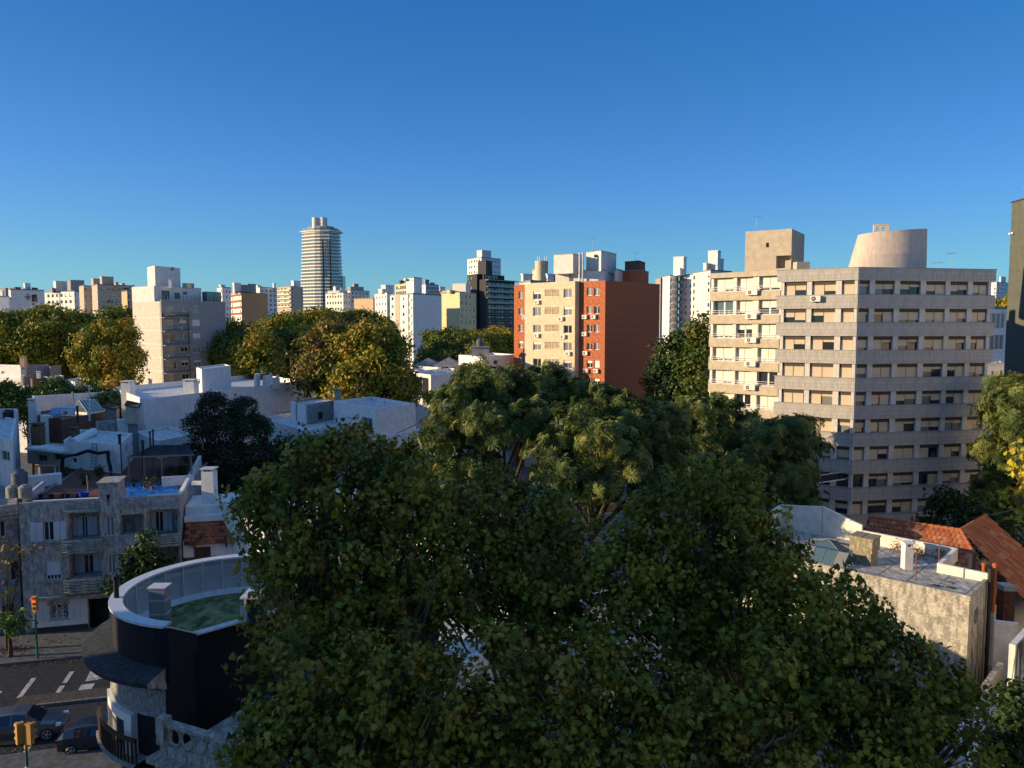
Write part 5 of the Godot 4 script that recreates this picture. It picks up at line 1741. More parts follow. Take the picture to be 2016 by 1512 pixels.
	for b: Array in [[207, 229, 91, 797, 816, "fibre_cement", "beige slatted cover box right of the skylight"], [247, 272, 84, 793, 817, "beige_wall", "beige box with a sloping brown lid by the white building"]]:
		var q := thing("roof_hatch", b[6], "roof hatch", at(b[0], b[4], b[2]))
		var fh := Fr.new(g2(b[0], 810, b[2]), g2(b[1], 810, b[2] + 0.3))
		var y0 := at(b[0], b[4], b[2]).y - 1.0
		var y1 := at(b[0], b[3], b[2]).y
		var mb := Mb.new()
		mb.fbox(fh, 0, fh.L, y0, y1 - 0.3, -1.2, 0)
		part("body", mb, M[b[5]], q)
		var ld := Mb.new()
		ld.hexa([fh.p(-0.1, y1 - 0.3, 0.1), fh.p(fh.L + 0.1, y1 - 0.65, 0.1), fh.p(fh.L + 0.1, y1 - 0.3, -1.3), fh.p(-0.1, y1 + 0.1, -1.3), fh.p(-0.1, y1 - 0.22, 0.1), fh.p(fh.L + 0.1, y1 - 0.57, 0.1), fh.p(fh.L + 0.1, y1 - 0.22, -1.3), fh.p(-0.1, y1 + 0.18, -1.3)])
		part("lid", ld, M.wood_brown, q)
	var gw := Mb.new()
	var fg := Fr.new(g2(189, 835, 83), g2(262, 830, 85))
	gw.fbox(fg, 0, fg.L * 0.55, ty - 3.2, ty + 0.05, -0.3, 0)
	one("parapet_wall", "flaking grey wall below the beige slatted box", "wall", gw, M.dirty_concrete, fg.p(0, ty - 3.2))
	var gw2 := Mb.new()
	gw2.fbox(fg, fg.L * 0.56, fg.L * 0.85, ty - 4.5, ty + 0.1, -0.6, 0.1)
	one("parapet_wall", "white wall pier with a dark ring beside the flaking wall", "wall", gw2, M.lime_white, fg.p(fg.L * 0.56, ty - 4.5))
	var gw3 := Mb.new()
	gw3.fbox(fg, fg.L * 0.86, fg.L * 1.12, ty - 5.5, ty + 0.1, -0.6, 0.15)
	one("parapet_wall", "dark mossy grey wall strip against the long white wall", "wall", gw3, M.grey_render, fg.p(fg.L * 0.86, ty - 5.5))
	var pb := at(176, 820, 86)
	var pole := thing("mast", "leaning white aerial mast with a crossbar over the skylight", "mast", Vector3(pb.x, ty - 0.3, -86))
	var pm := Mb.new()
	limb(pm, Vector3(pb.x, ty - 0.3, -86), Vector3(pb.x + 0.1, at(176, 760, 86).y, -86), 0.1, 0.06, 0.02, 5)
	part("pole", pm, M.white_wall, pole)
	var pc := Mb.new()
	pc.tube(Vector3(pb.x - 0.4, at(176, 760, 86).y, -86), Vector3(pb.x + 0.3, at(176, 760, 86).y + 0.05, -86), 0.08, 0.08, 5)
	part("crossbar", pc, M.white_wall, pole)
	vent_pipe(Vector3(at(153, 822, 84.5).x, ty - 0.2, -84.5), 1.6, 0.12, "pipe_black", "thick black vent pipe before the pale blue sheet roof")
	vent_pipe(Vector3(at(145, 812, 96).x, ty + 0.8, -96), 1.2, 0.1, "fibre_cement", "beige vent pipe with a cowl on the terrace back wall")
	# tank frame at the left edge
	var tk := at(19, 832, 84)
	var fr := thing("tank_stand", "white concrete frame holding a black water tank at the left edge", "tank stand", Vector3(tk.x, 8.0, -84))
	var lg := Mb.new()
	for s in [-1, 1]:
		lg.box(Vector3(tk.x + s * 0.75 - 0.12, 8.0, -84.2), Vector3(tk.x + s * 0.75 + 0.12, at(19, 806, 84).y, -83.8))
	part("post", lg, M.lime_white, fr)
	var sb := Mb.new()
	sb.box(Vector3(tk.x - 0.9, tk.y - 0.1, -84.8), Vector3(tk.x + 0.9, tk.y + 0.05, -83.2))
	sb.box(Vector3(tk.x - 0.75, at(19, 806, 84).y, -84.15), Vector3(tk.x + 0.75, at(19, 806, 84).y + 0.08, -83.85))
	part("shelf", sb, M.lime_white, fr)
	water_tank(tk + Vector3(0, 0.05, 0), 0.6, 1.35, "pipe_black", "black water tank inside the white concrete frame")
	# centre: grey and white boxes left of the yellow plane tree
	house("house", "grey rooftop house with white pilasters left of the white block", [575, 800, 93], [606, 808, 88], [690, 795, 97], 797, "dirty_concrete", "white_roof", [[580, 800, 583, 810]], [[626, 811, 636, 826]], 0.0, 0.3)
	var pf := Fr.new(g2(575, 800, 93), g2(606, 808, 88))
	for q: Array in [[0.0, 0.3], [0.4, 0.95]]:
		var pm2 := Mb.new()
		pm2.fbox(pf, pf.L * q[0], pf.L * q[1], 6.0, at(606, 797, 88).y - 0.05, 0.0, 0.12)
		one("pilaster", "%s white pilaster on the grey rooftop house" % ("narrow" if q[0] == 0.0 else "broad"), "pilaster", pm2, M.lime_white, pf.p(pf.L * q[0], 6.0))
	chimney(Vector3(at(661, 790, 92).x, at(606, 797, 88).y - 0.3, -93), 0.6, 0.6, 1.5, "grey_concrete", "grey chimney on the grey rooftop house")
	var c2 := house("house", "white flat-roofed block before the yellow plane tree, tall window in its sunlit side", [657, 800, 89], [740, 803, 80], [818, 797, 85.5], 805, "white_wall", "white_roof", [[712, 822, 733, 856], [659, 822, 664, 834]], [], 0.0, 0.35)
	var cf := Fr.new(g2(740, 803, 80), g2(818, 797, 85.5))
	var cab := Mb.new()
	for j in 8:
		var u0 := j / 8.0
		var u1 := (j + 1) / 8.0
		cab.tube(cf.p(cf.L * u0, 11.8 + 0.8 * u0 * u0, 0.06), cf.p(cf.L * u1, 11.8 + 0.8 * u1 * u1, 0.06), 0.03, 0.03, 4)
	one("cable", "dark cable sagging across the white block's shaded wall", "cable", cab, M.cable, cf.p(0, 11.8))
	var ledge := Mb.new()
	ledge.fbox(cf, -1.2, cf.L + 0.8, 0.0, at(740, 860, 80).y, -0.5, 0.5)
	part("lower_wall", ledge, M.white_wall, c2)
	antenna(at(703, 800, 84), 2.2, "roof antenna above the white block's sunlit corner", 5)
	antenna(at(757, 800, 86), 1.0, "low antenna near the back of the white block's roof", 3)
	house("house", "low grey roof between red-leaved tree and grey rooftop house", [520, 840, 92], [600, 862, 80], [700, 850, 88], 848, "lime_white", "white_roof", [], [])
	var rl := thing("roof_railing", "thin metal roof railing beside the grey rooftop house", "railing", at(553, 838, 95))
	for k in 3:
		var m := Mb.new()
		var a := at(548 + k * 12, 835, 95)
		m.tube(a, a + Vector3(0, 1.5, 0), 0.03, 0.03, 4)
		part("post", m, M.metal_dark, rl)
	var rm := Mb.new()
	for h in [0.75, 1.5]:
		rm.tube(at(540, 835, 95) + Vector3(0, h, 0), at(574, 835, 95) + Vector3(0, h, 0), 0.03, 0.03, 4)
	part("rail", rm, M.metal_dark, rl)
	# between yellow plane tree and tipa
	house("house", "pale pinkish wall house between yellow plane tree and tipa", [800, 742, 118], [848, 740, 110], [935, 745, 120], 738, "white_wall", "white_roof", [[816, 742, 844, 781]], [], 0.0, 0.3)
	var hp := house("house", "low house with grey hipped roofs under the bluish blank wall", [812, 725, 142], [862, 728, 136], [912, 722, 146], 723, "lime_white", "grey_roof", [], [[868, 722, 885, 730]], 0.0, 0.1)
	var hy := at(862, 723, 136).y
	for q: Array in [[812, 868, 142, 706], [850, 912, 138, 704]]:
		var a := g2(q[0], 720, q[2])
		var b := g2(q[1], 720, q[2])
		var hm := Mb.new()
		var apex := Vector3((a.x + b.x) / 2, at((q[0] + q[1]) / 2.0, q[3], q[2]).y, -float(q[2]) - 3.0)
		var cs := [Vector3(a.x, hy, -a.y + 1.0), Vector3(b.x, hy, -b.y + 1.0), Vector3(b.x, hy, -b.y - 7.0), Vector3(a.x, hy, -a.y - 7.0)]
		for i in 4:
			hm.tri(cs[i], cs[(i + 1) % 4], apex, Vector3.UP)
		part("hipped_roof", hm, M.grey_roof, hp)
	house("house", "blue-white roof terrace house behind the pinkish wall", [800, 735, 126], [880, 735, 121], [905, 730, 126], 732, "white_bluish", "white_roof", [[845, 736, 853, 741]], [])
	var wbx := house("house", "white house with a dark water tank stand beside the brick block", [903, 705, 132], [949, 705, 124], [1016, 702, 134], 702, "white_wall", "white_roof", [], [[955, 711, 963, 718], [972, 709, 980, 718]], 0.0, 0.3)
	var wy := at(949, 702, 124).y
	var ts := thing("tank_stand", "dark tank stand on the white house beside the brick block", "tank stand", Vector3(at(945, 695, 128).x, wy - 0.2, -128))
	var tm := Mb.new()
	var tp := at(945, 695, 128)
	tm.box(Vector3(tp.x - 1.3, wy - 0.2, -129), Vector3(tp.x + 1.5, wy + 1.4, -127))
	part("housing", tm, M.dark_concrete, ts)
	var tb := Mb.new()
	tb.box(Vector3(tp.x - 1.6, wy + 1.4, -129.2), Vector3(tp.x + 1.7, wy + 1.55, -126.8))
	part("slab", tb, M.grey_concrete, ts)
	water_tank(Vector3(tp.x, wy + 1.55, -128), 0.62, 1.3, "tank_grey", "dark round water tank on the stand beside the brick block")
	# houses under the near plane trees, glimpsed through the leaves
	house("house", "white flat roof glimpsed below the near plane trees, middle", [690, 1290, 49], [860, 1340, 41], [1060, 1290, 49], 1335, "white_wall", "white_roof", [], [], 0.0, 0.3)
	house("house", "white wall house glimpsed below the near plane trees, right", [1090, 1230, 51], [1190, 1300, 44], [1350, 1230, 51], 1285, "lime_white", "grey_roof", [], [], 0.0, 0.3)
	house("house", "house with white eaves at the bottom right corner under the plane tree", [1860, 1470, 38.5], [1905, 1500, 35.5], [1990, 1440, 40], 1488, "white_wall", "white_roof", [], [], 0.0, 0.25)
	var bh := house("house", "pale house with a blue awning below the plane trees", [820, 1060, 58], [870, 1100, 52], [1010, 1060, 60], 1080, "white_wall", "white_roof", [], [], 0.0, 0.3)
	var ph := house("house", "long low white house with blue glazing behind the left plane tree", [430, 1020, 62], [520, 1040, 58], [800, 1000, 68], 1012, "lime_white", "white_roof", [], [[600, 1020, 700, 1040]], 0.0, 0.3)
	house("house", "small tiled house glimpsed right of the near plane trees", [1440, 1330, 45], [1500, 1370, 40.5], [1545, 1330, 44], 1345, "dark_brick", "tile_red_floor", [], [], 0.0, 0.1)
	house("house", "grey-walled shed right of the small tiled house", [1520, 1330, 47], [1548, 1340, 44], [1640, 1310, 49], 1305, "white_old", "grey_roof", [], [], 0.0, 0.1)

# ---------------------------------------------------------------- roof tiles laid one by one
func tile_roof(o: Node3D, a: Vector3, b: Vector3, down: Vector3, cols: int, rows: int, mats: Array, grow := Vector2.ZERO) -> void:
	# courses from ridge a-b along down; grow.x / grow.y widen the eave past a and b (hips), in metres
	var nrm := (b - a).cross(down).normalized()
	if nrm.y < 0:
		nrm = -nrm
	var e := (b - a).normalized()
	var L := (b - a).length()
	var w := L / cols
	var hgt := down.length() / rows
	var dn := down.normalized()
	var bs := Mb.new()
	bs.quad(a - nrm * 0.03, b - nrm * 0.03, b + down + e * grow.y - nrm * 0.03, a + down - e * grow.x - nrm * 0.03, nrm)
	part("roof_boarding", bs, M.wood_brown, o)
	var key := "tile%.2f,%.2f" % [w, hgt]
	if not cache.has(key):
		var vs := []
		for k in 3:
			var mb := Mb.new()
			var n := 4
			for i in n:
				var x0 := -w * 0.49 + w * 0.98 * i / n
				var x1 := -w * 0.49 + w * 0.98 * (i + 1) / n
				var z0 := 0.035 * sin(PI * i / n)
				var z1 := 0.035 * sin(PI * (i + 1) / n)
				mb.quad(Vector3(x0, 0.0, z0), Vector3(x1, 0.0, z1), Vector3(x1, -hgt * 1.12, z1 + 0.05), Vector3(x0, -hgt * 1.12, z0 + 0.05), Vector3.BACK)
				mb.quad(Vector3(x0, -hgt * 1.12, z0 + 0.05), Vector3(x1, -hgt * 1.12, z1 + 0.05), Vector3(x1, -hgt * 1.12, 0.0), Vector3(x0, -hgt * 1.12, 0.0), Vector3.DOWN)
			vs.append(mb.mesh())
		cache[key] = vs
	var rest := Mb.new()
	var count := 0
	for j in rows:
		var u := (j + 0.5) / rows
		var lo := -grow.x * u
		var hi := L + grow.y * u
		var off := (w * 0.5 if j % 2 else 0.0)
		var s := floorf(lo / w) * w + off
		while s < hi:
			if s + w * 0.5 > lo and s + w * 0.5 < hi and count < 300:
				var jig := rng.randf_range(-0.02, 0.02)
				var tf := Transform3D(Basis(e, -dn, nrm if e.cross(-dn).dot(nrm) > 0 else -nrm).rotated(nrm, rng.randf_range(-0.03, 0.03)), a + e * (s + w * 0.5) + dn * (hgt * j + jig) + nrm * rng.randf_range(0.0, 0.02) - origin[o])
				inst("roof_tile", cache[key][rng.randi() % 3], M[mats[mini(int(pow(rng.randf(), 1.3) * mats.size()), mats.size() - 1)]], o, tf)
				count += 1
			s += w

func ridge_cap(o: Node3D, a: Vector3, b: Vector3, n: int, m: String) -> void:
	for i in n:
		var mb := Mb.new()
		mb.tube(a.lerp(b, i * 1.0 / n) + Vector3.DOWN * 0.02, a.lerp(b, (i + 1.06) / n) + Vector3.UP * 0.02, 0.13, 0.15, 8)
		part("ridge_tile", mb, M[m], o)

# ---------------------------------------------------------------- the old grey house over the avenue, with its roof terrace
func shutters(o: Node3D, f: Fr, h: Array, leaf: float, m := "frame_white") -> void:
	for s in [-1, 1]:
		for k in 2:
			var mb := Mb.new()
			var s0: float = h[0] - leaf * (k + 1) - 0.02 * k if s < 0 else h[0] + h[2] + leaf * k + 0.02 * k
			var ang := 0.12 if k == 0 else 0.05
			mb.fbox(f, s0, s0 + leaf, h[1] + 0.02, h[1] + h[3] - 0.02, ang * 0.3, ang * 0.3 + 0.05)
			for j in 7:
				mb.fbox(f, s0 + 0.05, s0 + leaf - 0.05, h[1] + 0.1 + j * (h[3] - 0.2) / 7.0, h[1] + 0.1 + (j + 0.55) * (h[3] - 0.2) / 7.0, ang * 0.3 + 0.045, ang * 0.3 + 0.07)
			part("shutter_leaf", mb, M[m], o)

func old_house() -> void:
	mat("tile_a", Color(0.4, 0.13, 0.055), 0.85, T.plaster, 0.7)
	mat("tile_b", Color(0.32, 0.1, 0.045), 0.9, T.plaster, 0.7)
	mat("tile_c", Color(0.44, 0.2, 0.1), 0.85, T.plaster, 0.7)
	mat("tile_d", Color(0.13, 0.05, 0.035), 0.9, T.plaster, 0.7)
	mat("shutter_paint", Color(0.52, 0.55, 0.58), 0.7)
	var base := Fr.new(av(0, 5.4), av(30, 5.4))
	var z := func(x0: float, y0: float, x1: float, y1: float, fr: Fr) -> Array: return rect(fr, x0 / 3.781, 880 + y0 / 3.781, x1 / 3.781, 880 + y1 / 3.781)
	var sl := s_at(base, 42, 1100)
	var sr := s_at(base, 357, 1050)
	var f := Fr.new(Vector2(base.p(sl, 0).x, -base.p(sl, 0).z), Vector2(base.p(sr, 0).x, -base.p(sr, 0).z))
	var top := y_at(f, 150, 985)
	var deck := top - 0.45
	var dp := 24.0
	var bk := Vector2(-f.n.x, f.n.z) * dp
	var A := Vector2(f.O.x, -f.O.z)
	var B := Vector2(f.p(f.L, 0).x, -f.p(f.L, 0).z)
	var poly := PackedVector2Array([A, B, B + bk, A + bk])
	var o := thing("old_house", "weathered grey three-storey house with slatted concrete balconies over the avenue", "house", f.O)
	var h_lw1: Array = z.call(322, 555, 402, 700, f)
	var h_lw2: Array = z.call(340, 845, 452, 990, f)
	var h_log1: Array = z.call(508, 490, 745, 690, f)
	var h_log2: Array = z.call(515, 782, 760, 970, f)
	var h_t1: Array = z.call(788, 515, 852, 665, f)
	var h_t2: Array = z.call(800, 800, 862, 945, f)
	var h_b4: Array = z.call(892, 502, 1070, 652, f)
	var h_b5: Array = z.call(1100, 470, 1335, 665, f)
	var h_b6: Array = z.call(905, 790, 1080, 960, f)
	var h_b7: Array = z.call(1110, 745, 1335, 900, f)
	var h_gw: Array = z.call(370, 1172, 512, 1285, f)
	var h_gar: Array = z.call(658, 1140, 815, 1365, f)
	h_gar[1] = 0.05
	var holes := [h_lw1, h_lw2, h_log1, h_log2, h_t1, h_t2, h_b4, h_b5, h_b6, h_b7, h_gw, h_gar]
	var mb := Mb.new()
	holed(mb, f, 0, f.L, 0, top, holes, 0.28)
	var sides := frames(poly)
	for i in [1, 2, 3]:
		holed(mb, sides[i], 0, sides[i].L, 0, top - 0.2, [], 0.1)
	mb.quad(f.p(0, top, 0), f.p(f.L, top, 0), f.p(f.L, top, -0.25), f.p(0, top, -0.25), Vector3.UP)
	mb.quad(f.p(0, top, -0.25), f.p(f.L, top, -0.25), f.p(f.L, deck, -0.25), f.p(0, deck, -0.25), -f.n)
	part("wall", mb, M.old_house, o)
	var dk := Mb.new()
	dk.flat(poly, deck)
	part("roof_terrace", dk, M.tile_red_floor, o)
	# deeper backs of the loggias
	for h: Array in [h_log1, h_log2, h_b4, h_b5, h_b6, h_b7, h_gar]:
		var lg := Mb.new()
		var q := 1.5
		lg.quad(f.p(h[0], h[1], -q), f.p(h[0] + h[2], h[1], -q), f.p(h[0] + h[2], h[1] + h[3], -q), f.p(h[0], h[1] + h[3], -q), f.n)
		for s: float in [h[0], h[0] + h[2]]:
			lg.quad(f.p(s, h[1], -0.27), f.p(s, h[1] + h[3], -0.27), f.p(s, h[1] + h[3], -q), f.p(s, h[1], -q), f.e * (1 if s == h[0] else -1))
		for y: float in [h[1], h[1] + h[3]]:
			lg.quad(f.p(h[0], y, -0.27), f.p(h[0] + h[2], y, -0.27), f.p(h[0] + h[2], y, -q), f.p(h[0], y, -q), Vector3.UP * (1 if y == h[1] else -1))
		part("loggia", lg, M.old_house if h != h_gar else M.charcoal_wall, o)
	# windows and doors
	var w1 := window(o, f, h_lw1, 0.2, 0.0, 1, "glass", "shutter_paint")
	shutters(o, f, h_lw1, 0.42, "shutter_paint")
	window(o, f, h_lw2, 0.2, 0.75, 3, "glass", "shutter_paint", "shutter_paint")
	window(o, f, h_t1, 0.2, 0.0, 1, "glass_curtain", "shutter_paint")
	window(o, f, h_t2, 0.2, 0.0, 1, "glass_curtain", "shutter_paint")
	var gi := f.back(1.45)
	for d: Array in [z.call(610, 515, 660, 672, gi), z.call(625, 795, 705, 968, gi), z.call(1155, 475, 1222, 630, gi)]:
		window(o, gi, d, 0.0, 0.0, 1, "glass", "shutter_paint")
		shutters(o, gi, d, 0.3, "shutter_paint")
	window(o, f, h_gw, 0.2, 0.0, 2, "glass", "shutter_paint")
	var gr := Mb.new()
	for k in 7:
		var a: float = h_gw[0] + h_gw[2] * k / 6.0
		for sg in [-1, 1]:
			var b: float = clampf(a + sg * h_gw[3] * 0.8, h_gw[0], h_gw[0] + h_gw[2])
			var fr2: float = absf(b - a) / (h_gw[3] * 0.8)
			if fr2 > 0.05:
				gr.tube(f.p(a, h_gw[1], -0.05), f.p(b, h_gw[1] + h_gw[3] * fr2, -0.05), 0.02, 0.02, 4, false)
	part("window_grille", gr, M.frame_white, o)
	shutters(o, f, h_gw, 0.42, "shutter_paint")
	# ground floor cladding: upright boards
	var c0: Array = z.call(235, 1115, 655, 1370, f)
	for i in 34:
		var s: float = c0[0] + c0[2] * i / 34.0
		var wd: float = c0[2] / 34.0 * 0.82
		if s + wd > h_gw[0] - 0.05 and s < h_gw[0] + h_gw[2] + 0.05:
			var b1 := Mb.new()
			b1.fbox(f, s, s + wd, 0.55, h_gw[1] - 0.06, 0.0, 0.035)
			part("board", b1, M.lime_white, o)
		else:
			var b2 := Mb.new()
			b2.fbox(f, s, s + wd, 0.55, c0[1] + c0[3], 0.0, 0.035)
			part("board", b2, M.lime_white, o)
	var pl := Mb.new()
	pl.fbox(f, c0[0], c0[0] + c0[2], 0.0, 0.55, 0.0, 0.06)
	part("plinth", pl, M.charcoal_wall, o)
	# canopy, sills and slatted balconies
	var cy := y_at(f, 120, 1173)
	var cn := Mb.new()
	cn.fbox(f, 0.8, f.L, cy - 0.12, cy + 0.12, 0.0, 0.55)
	part("canopy", cn, M.dirty_concrete, o)
	for h: Array in [h_lw1, h_lw2]:
		var si := Mb.new()
		si.fbox(f, h[0] - 0.5, h[0] + h[2] + 0.5, h[1] - 0.14, h[1], 0.0, 0.16)
		part("sill", si, M.dirty_concrete, o)
	for d: Array in [z.call(482, 668, 778, 770, f), z.call(495, 955, 792, 1062, f), z.call(1075, 625, 1345, 720, f)]:
		var fl := Mb.new()
		fl.fbox(f, d[0], d[0] + d[2], d[1] - 0.02, d[1] + 0.14, 0.0, 0.85)
		var b := part("balcony", fl, M.dirty_concrete, o)
		for k in 4:
			var bar := Mb.new()
			bar.fbox(f, d[0], d[0] + d[2], d[1] + 0.22 + k * (d[3] - 0.2) / 4.0, d[1] + 0.22 + (k + 0.62) * (d[3] - 0.2) / 4.0, 0.76, 0.86)
			for s: float in [d[0], d[0] + d[2] - 0.08]:
				bar.fbox(f, s, s + 0.08, d[1] + 0.22 + k * (d[3] - 0.2) / 4.0, d[1] + 0.22 + (k + 0.62) * (d[3] - 0.2) / 4.0, 0.0, 0.75)
			part("balcony_slat", bar, M.dirty_concrete, b)
	# parapet pieces: slatted panels, stair turret with slit, zigzag relief panel
	for d: Array in [z.call(505, 405, 738, 480, f)]:
		for k in 3:
			var bar := Mb.new()
			bar.fbox(f, d[0], d[0] + d[2], d[1] + k * d[3] / 3.0 + 0.03, d[1] + (k + 0.8) * d[3] / 3.0, 0.0, 0.07)
			part("parapet_slat", bar, M.dirty_concrete, o)
	var tu: Array = z.call(738, 268, 882, 480, f)
	var ty: float = tu[1] + tu[3]
	var tm := Mb.new()
	var slit: Array = z.call(797, 350, 822, 432, f)
	var tf := Fr.new(Vector2(f.p(tu[0], 0, 0.18).x, -f.p(tu[0], 0, 0.18).z), Vector2(f.p(tu[0] + tu[2], 0, 0.18).x, -f.p(tu[0] + tu[2], 0, 0.18).z))
	holed(tm, tf, 0, tf.L, h_t1[1] + h_t1[3] + 0.2, ty, [[slit[0] - tu[0], slit[1], slit[2], slit[3]]], 0.3)
	tm.fbox(tf, 0, tf.L, ty - 0.02, ty, -2.4, -0.02)
	tm.fbox(tf, 0, 0.15, deck, ty - 0.03, -2.4, -0.01)
	tm.fbox(tf, tf.L - 0.15, tf.L, deck, ty - 0.03, -2.4, -0.01)
	part("stair_turret", tm, M.old_house, o)
	var tb := Mb.new()
	tb.fbox(tf, 0.1, tf.L - 0.1, deck, ty - 0.05, -1.2, -0.31)
	part("turret_core", tb, M.charcoal_wall, o)
	var tc := Mb.new()
	tc.fbox(tf, -0.12, tf.L + 0.12, ty, ty + 0.09, -2.5, 0.12)
	part("turret_cap", tc, M.dirty_concrete, o)
	var zz: Array = z.call(882, 372, 1090, 448, f)
	var zp := Mb.new()
	zp.fbox(f, zz[0], zz[0] + zz[2], zz[1], zz[1] + zz[3], -0.15, 0.1)
	var zpn := part("relief_panel", zp, M.old_house, o)
	for k in 3:
		var zr := Mb.new()
		var a: float = zz[0] + zz[2] * (0.03 + k * 0.32)
		zr.tube(f.p(a, zz[1] + 0.08, 0.1), f.p(a + zz[2] * 0.3, zz[1] + zz[3] - 0.08, 0.1), 0.045, 0.045, 4)
		zr.tube(f.p(a, zz[1] + zz[3] - 0.08, 0.1), f.p(a + zz[2] * 0.3, zz[1] + 0.08, 0.1), 0.045, 0.045, 4)
		part("relief_bar", zr, M.dirty_concrete, zpn)
	var cp := Mb.new()
	cp.fbox(f, zz[0] + zz[2] + 0.1, f.L, top, top + 0.1, -0.3, 0.05)
	cp.fbox(f, 0.9, tu[0] - 0.05, top, top + 0.1, -0.3, 0.05)
	part("coping", cp, M.coping, o)
	var ev := Mb.new()
	ev.fbox(f, zz[0] + zz[2] + 0.1, f.L - 0.2, top - 0.95, top - 0.8, 0.0, 0.6)
	ev.fbox(f, h_log1[0] - 0.2, h_log1[0] + h_log1[2] + 0.1, h_log1[1] + h_log1[3] + 0.15, h_log1[1] + h_log1[3] + 0.28, 0.0, 0.5)
	part("eyebrow", ev, M.dirty_concrete, o)
	# blue sheet covering the right half of the terrace
	var tp := Mb.new()
	var q0 := [at(247, 966, 61), at(352, 974, 61), at(348, 948, 67), at(250, 944, 67)]
	for i in 4:
		q0[i].y = deck + 0.03
	var nx := 12
	for i in nx:
		for j in 6:
			var g := func(a: float, b: float) -> Vector3:
				var p: Vector3 = q0[0].lerp(q0[1], a).lerp(q0[3].lerp(q0[2], a), b)
				p.y += 0.03 * sin(a * 17.0 + b * 5.0) * sin(b * 11.0)
				return p
			tp.quad(g.call(i / float(nx), j / 6.0), g.call((i + 1.0) / nx, j / 6.0), g.call((i + 1.0) / nx, (j + 1.0) / 6.0), g.call(i / float(nx), (j + 1.0) / 6.0), Vector3.UP)
	one("tarpaulin", "bright blue sheet covering the right half of the roof terrace", "tarpaulin", tp, M.tarp_blue, Vector3(q0[0].x, deck, q0[0].z))
	var rw := Mb.new()
	var r0 := at(352, 972, 60.5)
	var r1 := at(395, 940, 74)
	for q: Array in [[r0, r1, 0.9]]:
		var a: Vector3 = q[0]
		var b: Vector3 = q[1]
		a.y = 0
		b.y = 0
		var wv := (b - a).cross(Vector3.UP).normalized() * 0.14
		rw.hexa([a - wv, b - wv, b + wv, a + wv, a - wv + Vector3.UP * (deck + 0.35), b - wv + Vector3.UP * (deck + 1.2), b + wv + Vector3.UP * (deck + 1.2), a + wv + Vector3.UP * (deck + 0.35)])
	one("party_wall", "white stepped party wall at the right end of the blue sheet", "wall", rw, M.lime_white, Vector3(r0.x, 0, r0.z))
	# white rooftop house and its lean-to
	house("rooftop_house", "white rooftop house with a ladder on its front wall", [128, 930, 74], [238, 936, 71], [262, 900, 79], 876, "lime_white", "white_roof", [[141, 901, 151, 912]], [[247, 874, 252, 894], [259, 868, 262, 878]], deck, 0.3)
	house("lean_to", "beige lean-to with two barred windows left of the white rooftop house", [55, 925, 76.5], [128, 930, 74.2], [132, 915, 78], 886, "beige_wall", "white_roof", [[75, 896, 93, 907], [108, 894, 126, 905]], [], deck, 0.1)
	var eav := Mb.new()
	var fe := Fr.new(g2(56, 890, 75.8), g2(129, 885, 73.6))
	eav.fbox(fe, 0, fe.L, y_at(fe, 90, 888), y_at(fe, 90, 884), -1.5, 0.35)
	one("eave_slab", "white eave slab over the beige lean-to", "eave", eav, M.lime_white, fe.p(0, deck))
	var lf := Fr.new(g2(128, 930, 74), g2(238, 936, 71)).back(-0.12)
	var ld := thing("ladder", "dark metal ladder leaning on the white rooftop house", "ladder", lf.p(s_at(lf, 187, 920), deck, 0))
	var ls := Mb.new()
	var s0 := s_at(lf, 183, 900)
	var s1 := s_at(lf, 192, 900)
	for s: float in [s0, s1]:
		ls.tube(lf.p(s, deck, 0.3), lf.p(s, y_at(lf, 187, 872), 0.02), 0.025, 0.025, 4)
	part("rail", ls, M.metal_dark, ld)
	for k in 9:
		var rg := Mb.new()
		var u := (k + 0.5) / 9.0
		rg.tube(lf.p(s0, lerpf(deck, y_at(lf, 187, 872), u), lerpf(0.3, 0.02, u)), lf.p(s1, lerpf(deck, y_at(lf, 187, 872), u), lerpf(0.3, 0.02, u)), 0.02, 0.02, 4)
		part("rung", rg, M.metal_dark, ld)
	# black shade cloth gathered along the wall
	var sc := Mb.new()
	var pts := [[131, 925, 0.5], [134, 898, 0.3], [160, 894, 0.3], [182, 886, 0.35], [203, 891, 0.35], [222, 888, 0.3], [223, 905, 0.35], [228, 926, 0.5]]
	for i in pts.size() - 1:
		var a := lf.p(s_at(lf, pts[i][0], pts[i][1]), y_at(lf, pts[i][0], pts[i][1]), 0.5)
		var b := lf.p(s_at(lf, pts[i + 1][0], pts[i + 1][1]), y_at(lf, pts[i + 1][0], pts[i + 1][1]), 0.5)
		limb(sc, a, b, 0.17, 0.15, 0.04, 4)
	one("shade_net", "black shade net gathered along the white rooftop house front", "net", sc, M.shade_cloth, lf.p(0, deck))
	# second white roof and the pergola under dark shade cloth
	house("rooftop_house", "second white rooftop house behind the dark pergola", [268, 880, 86], [313, 878, 79], [382, 868, 84], 868, "lime_white", "white_roof", [], [], deck - 2.0, 0.3)
	var pg := thing("pergola", "pergola roofed with dark shade cloth on the roof terrace", "pergola", Vector3(at(300, 930, 68).x, deck, -68))
	var cl := Mb.new()
	var c4 := [at(250, 899, 66), at(383, 894, 67), at(372, 876, 75), at(300, 876, 75)]
	for i in 10:
		for j in 5:
			var g := func(a: float, b: float) -> Vector3:
				var p: Vector3 = c4[0].lerp(c4[1], a).lerp(c4[3].lerp(c4[2], a), b)
				p.y += -0.25 * sin(a * PI * 3.0) ** 2 * sin(b * PI) - 0.1 * sin(b * PI)
				return p
			cl.quad(g.call(i / 10.0, j / 5.0), g.call((i + 1) / 10.0, j / 5.0), g.call((i + 1) / 10.0, (j + 1) / 5.0), g.call(i / 10.0, (j + 1) / 5.0), Vector3.UP)
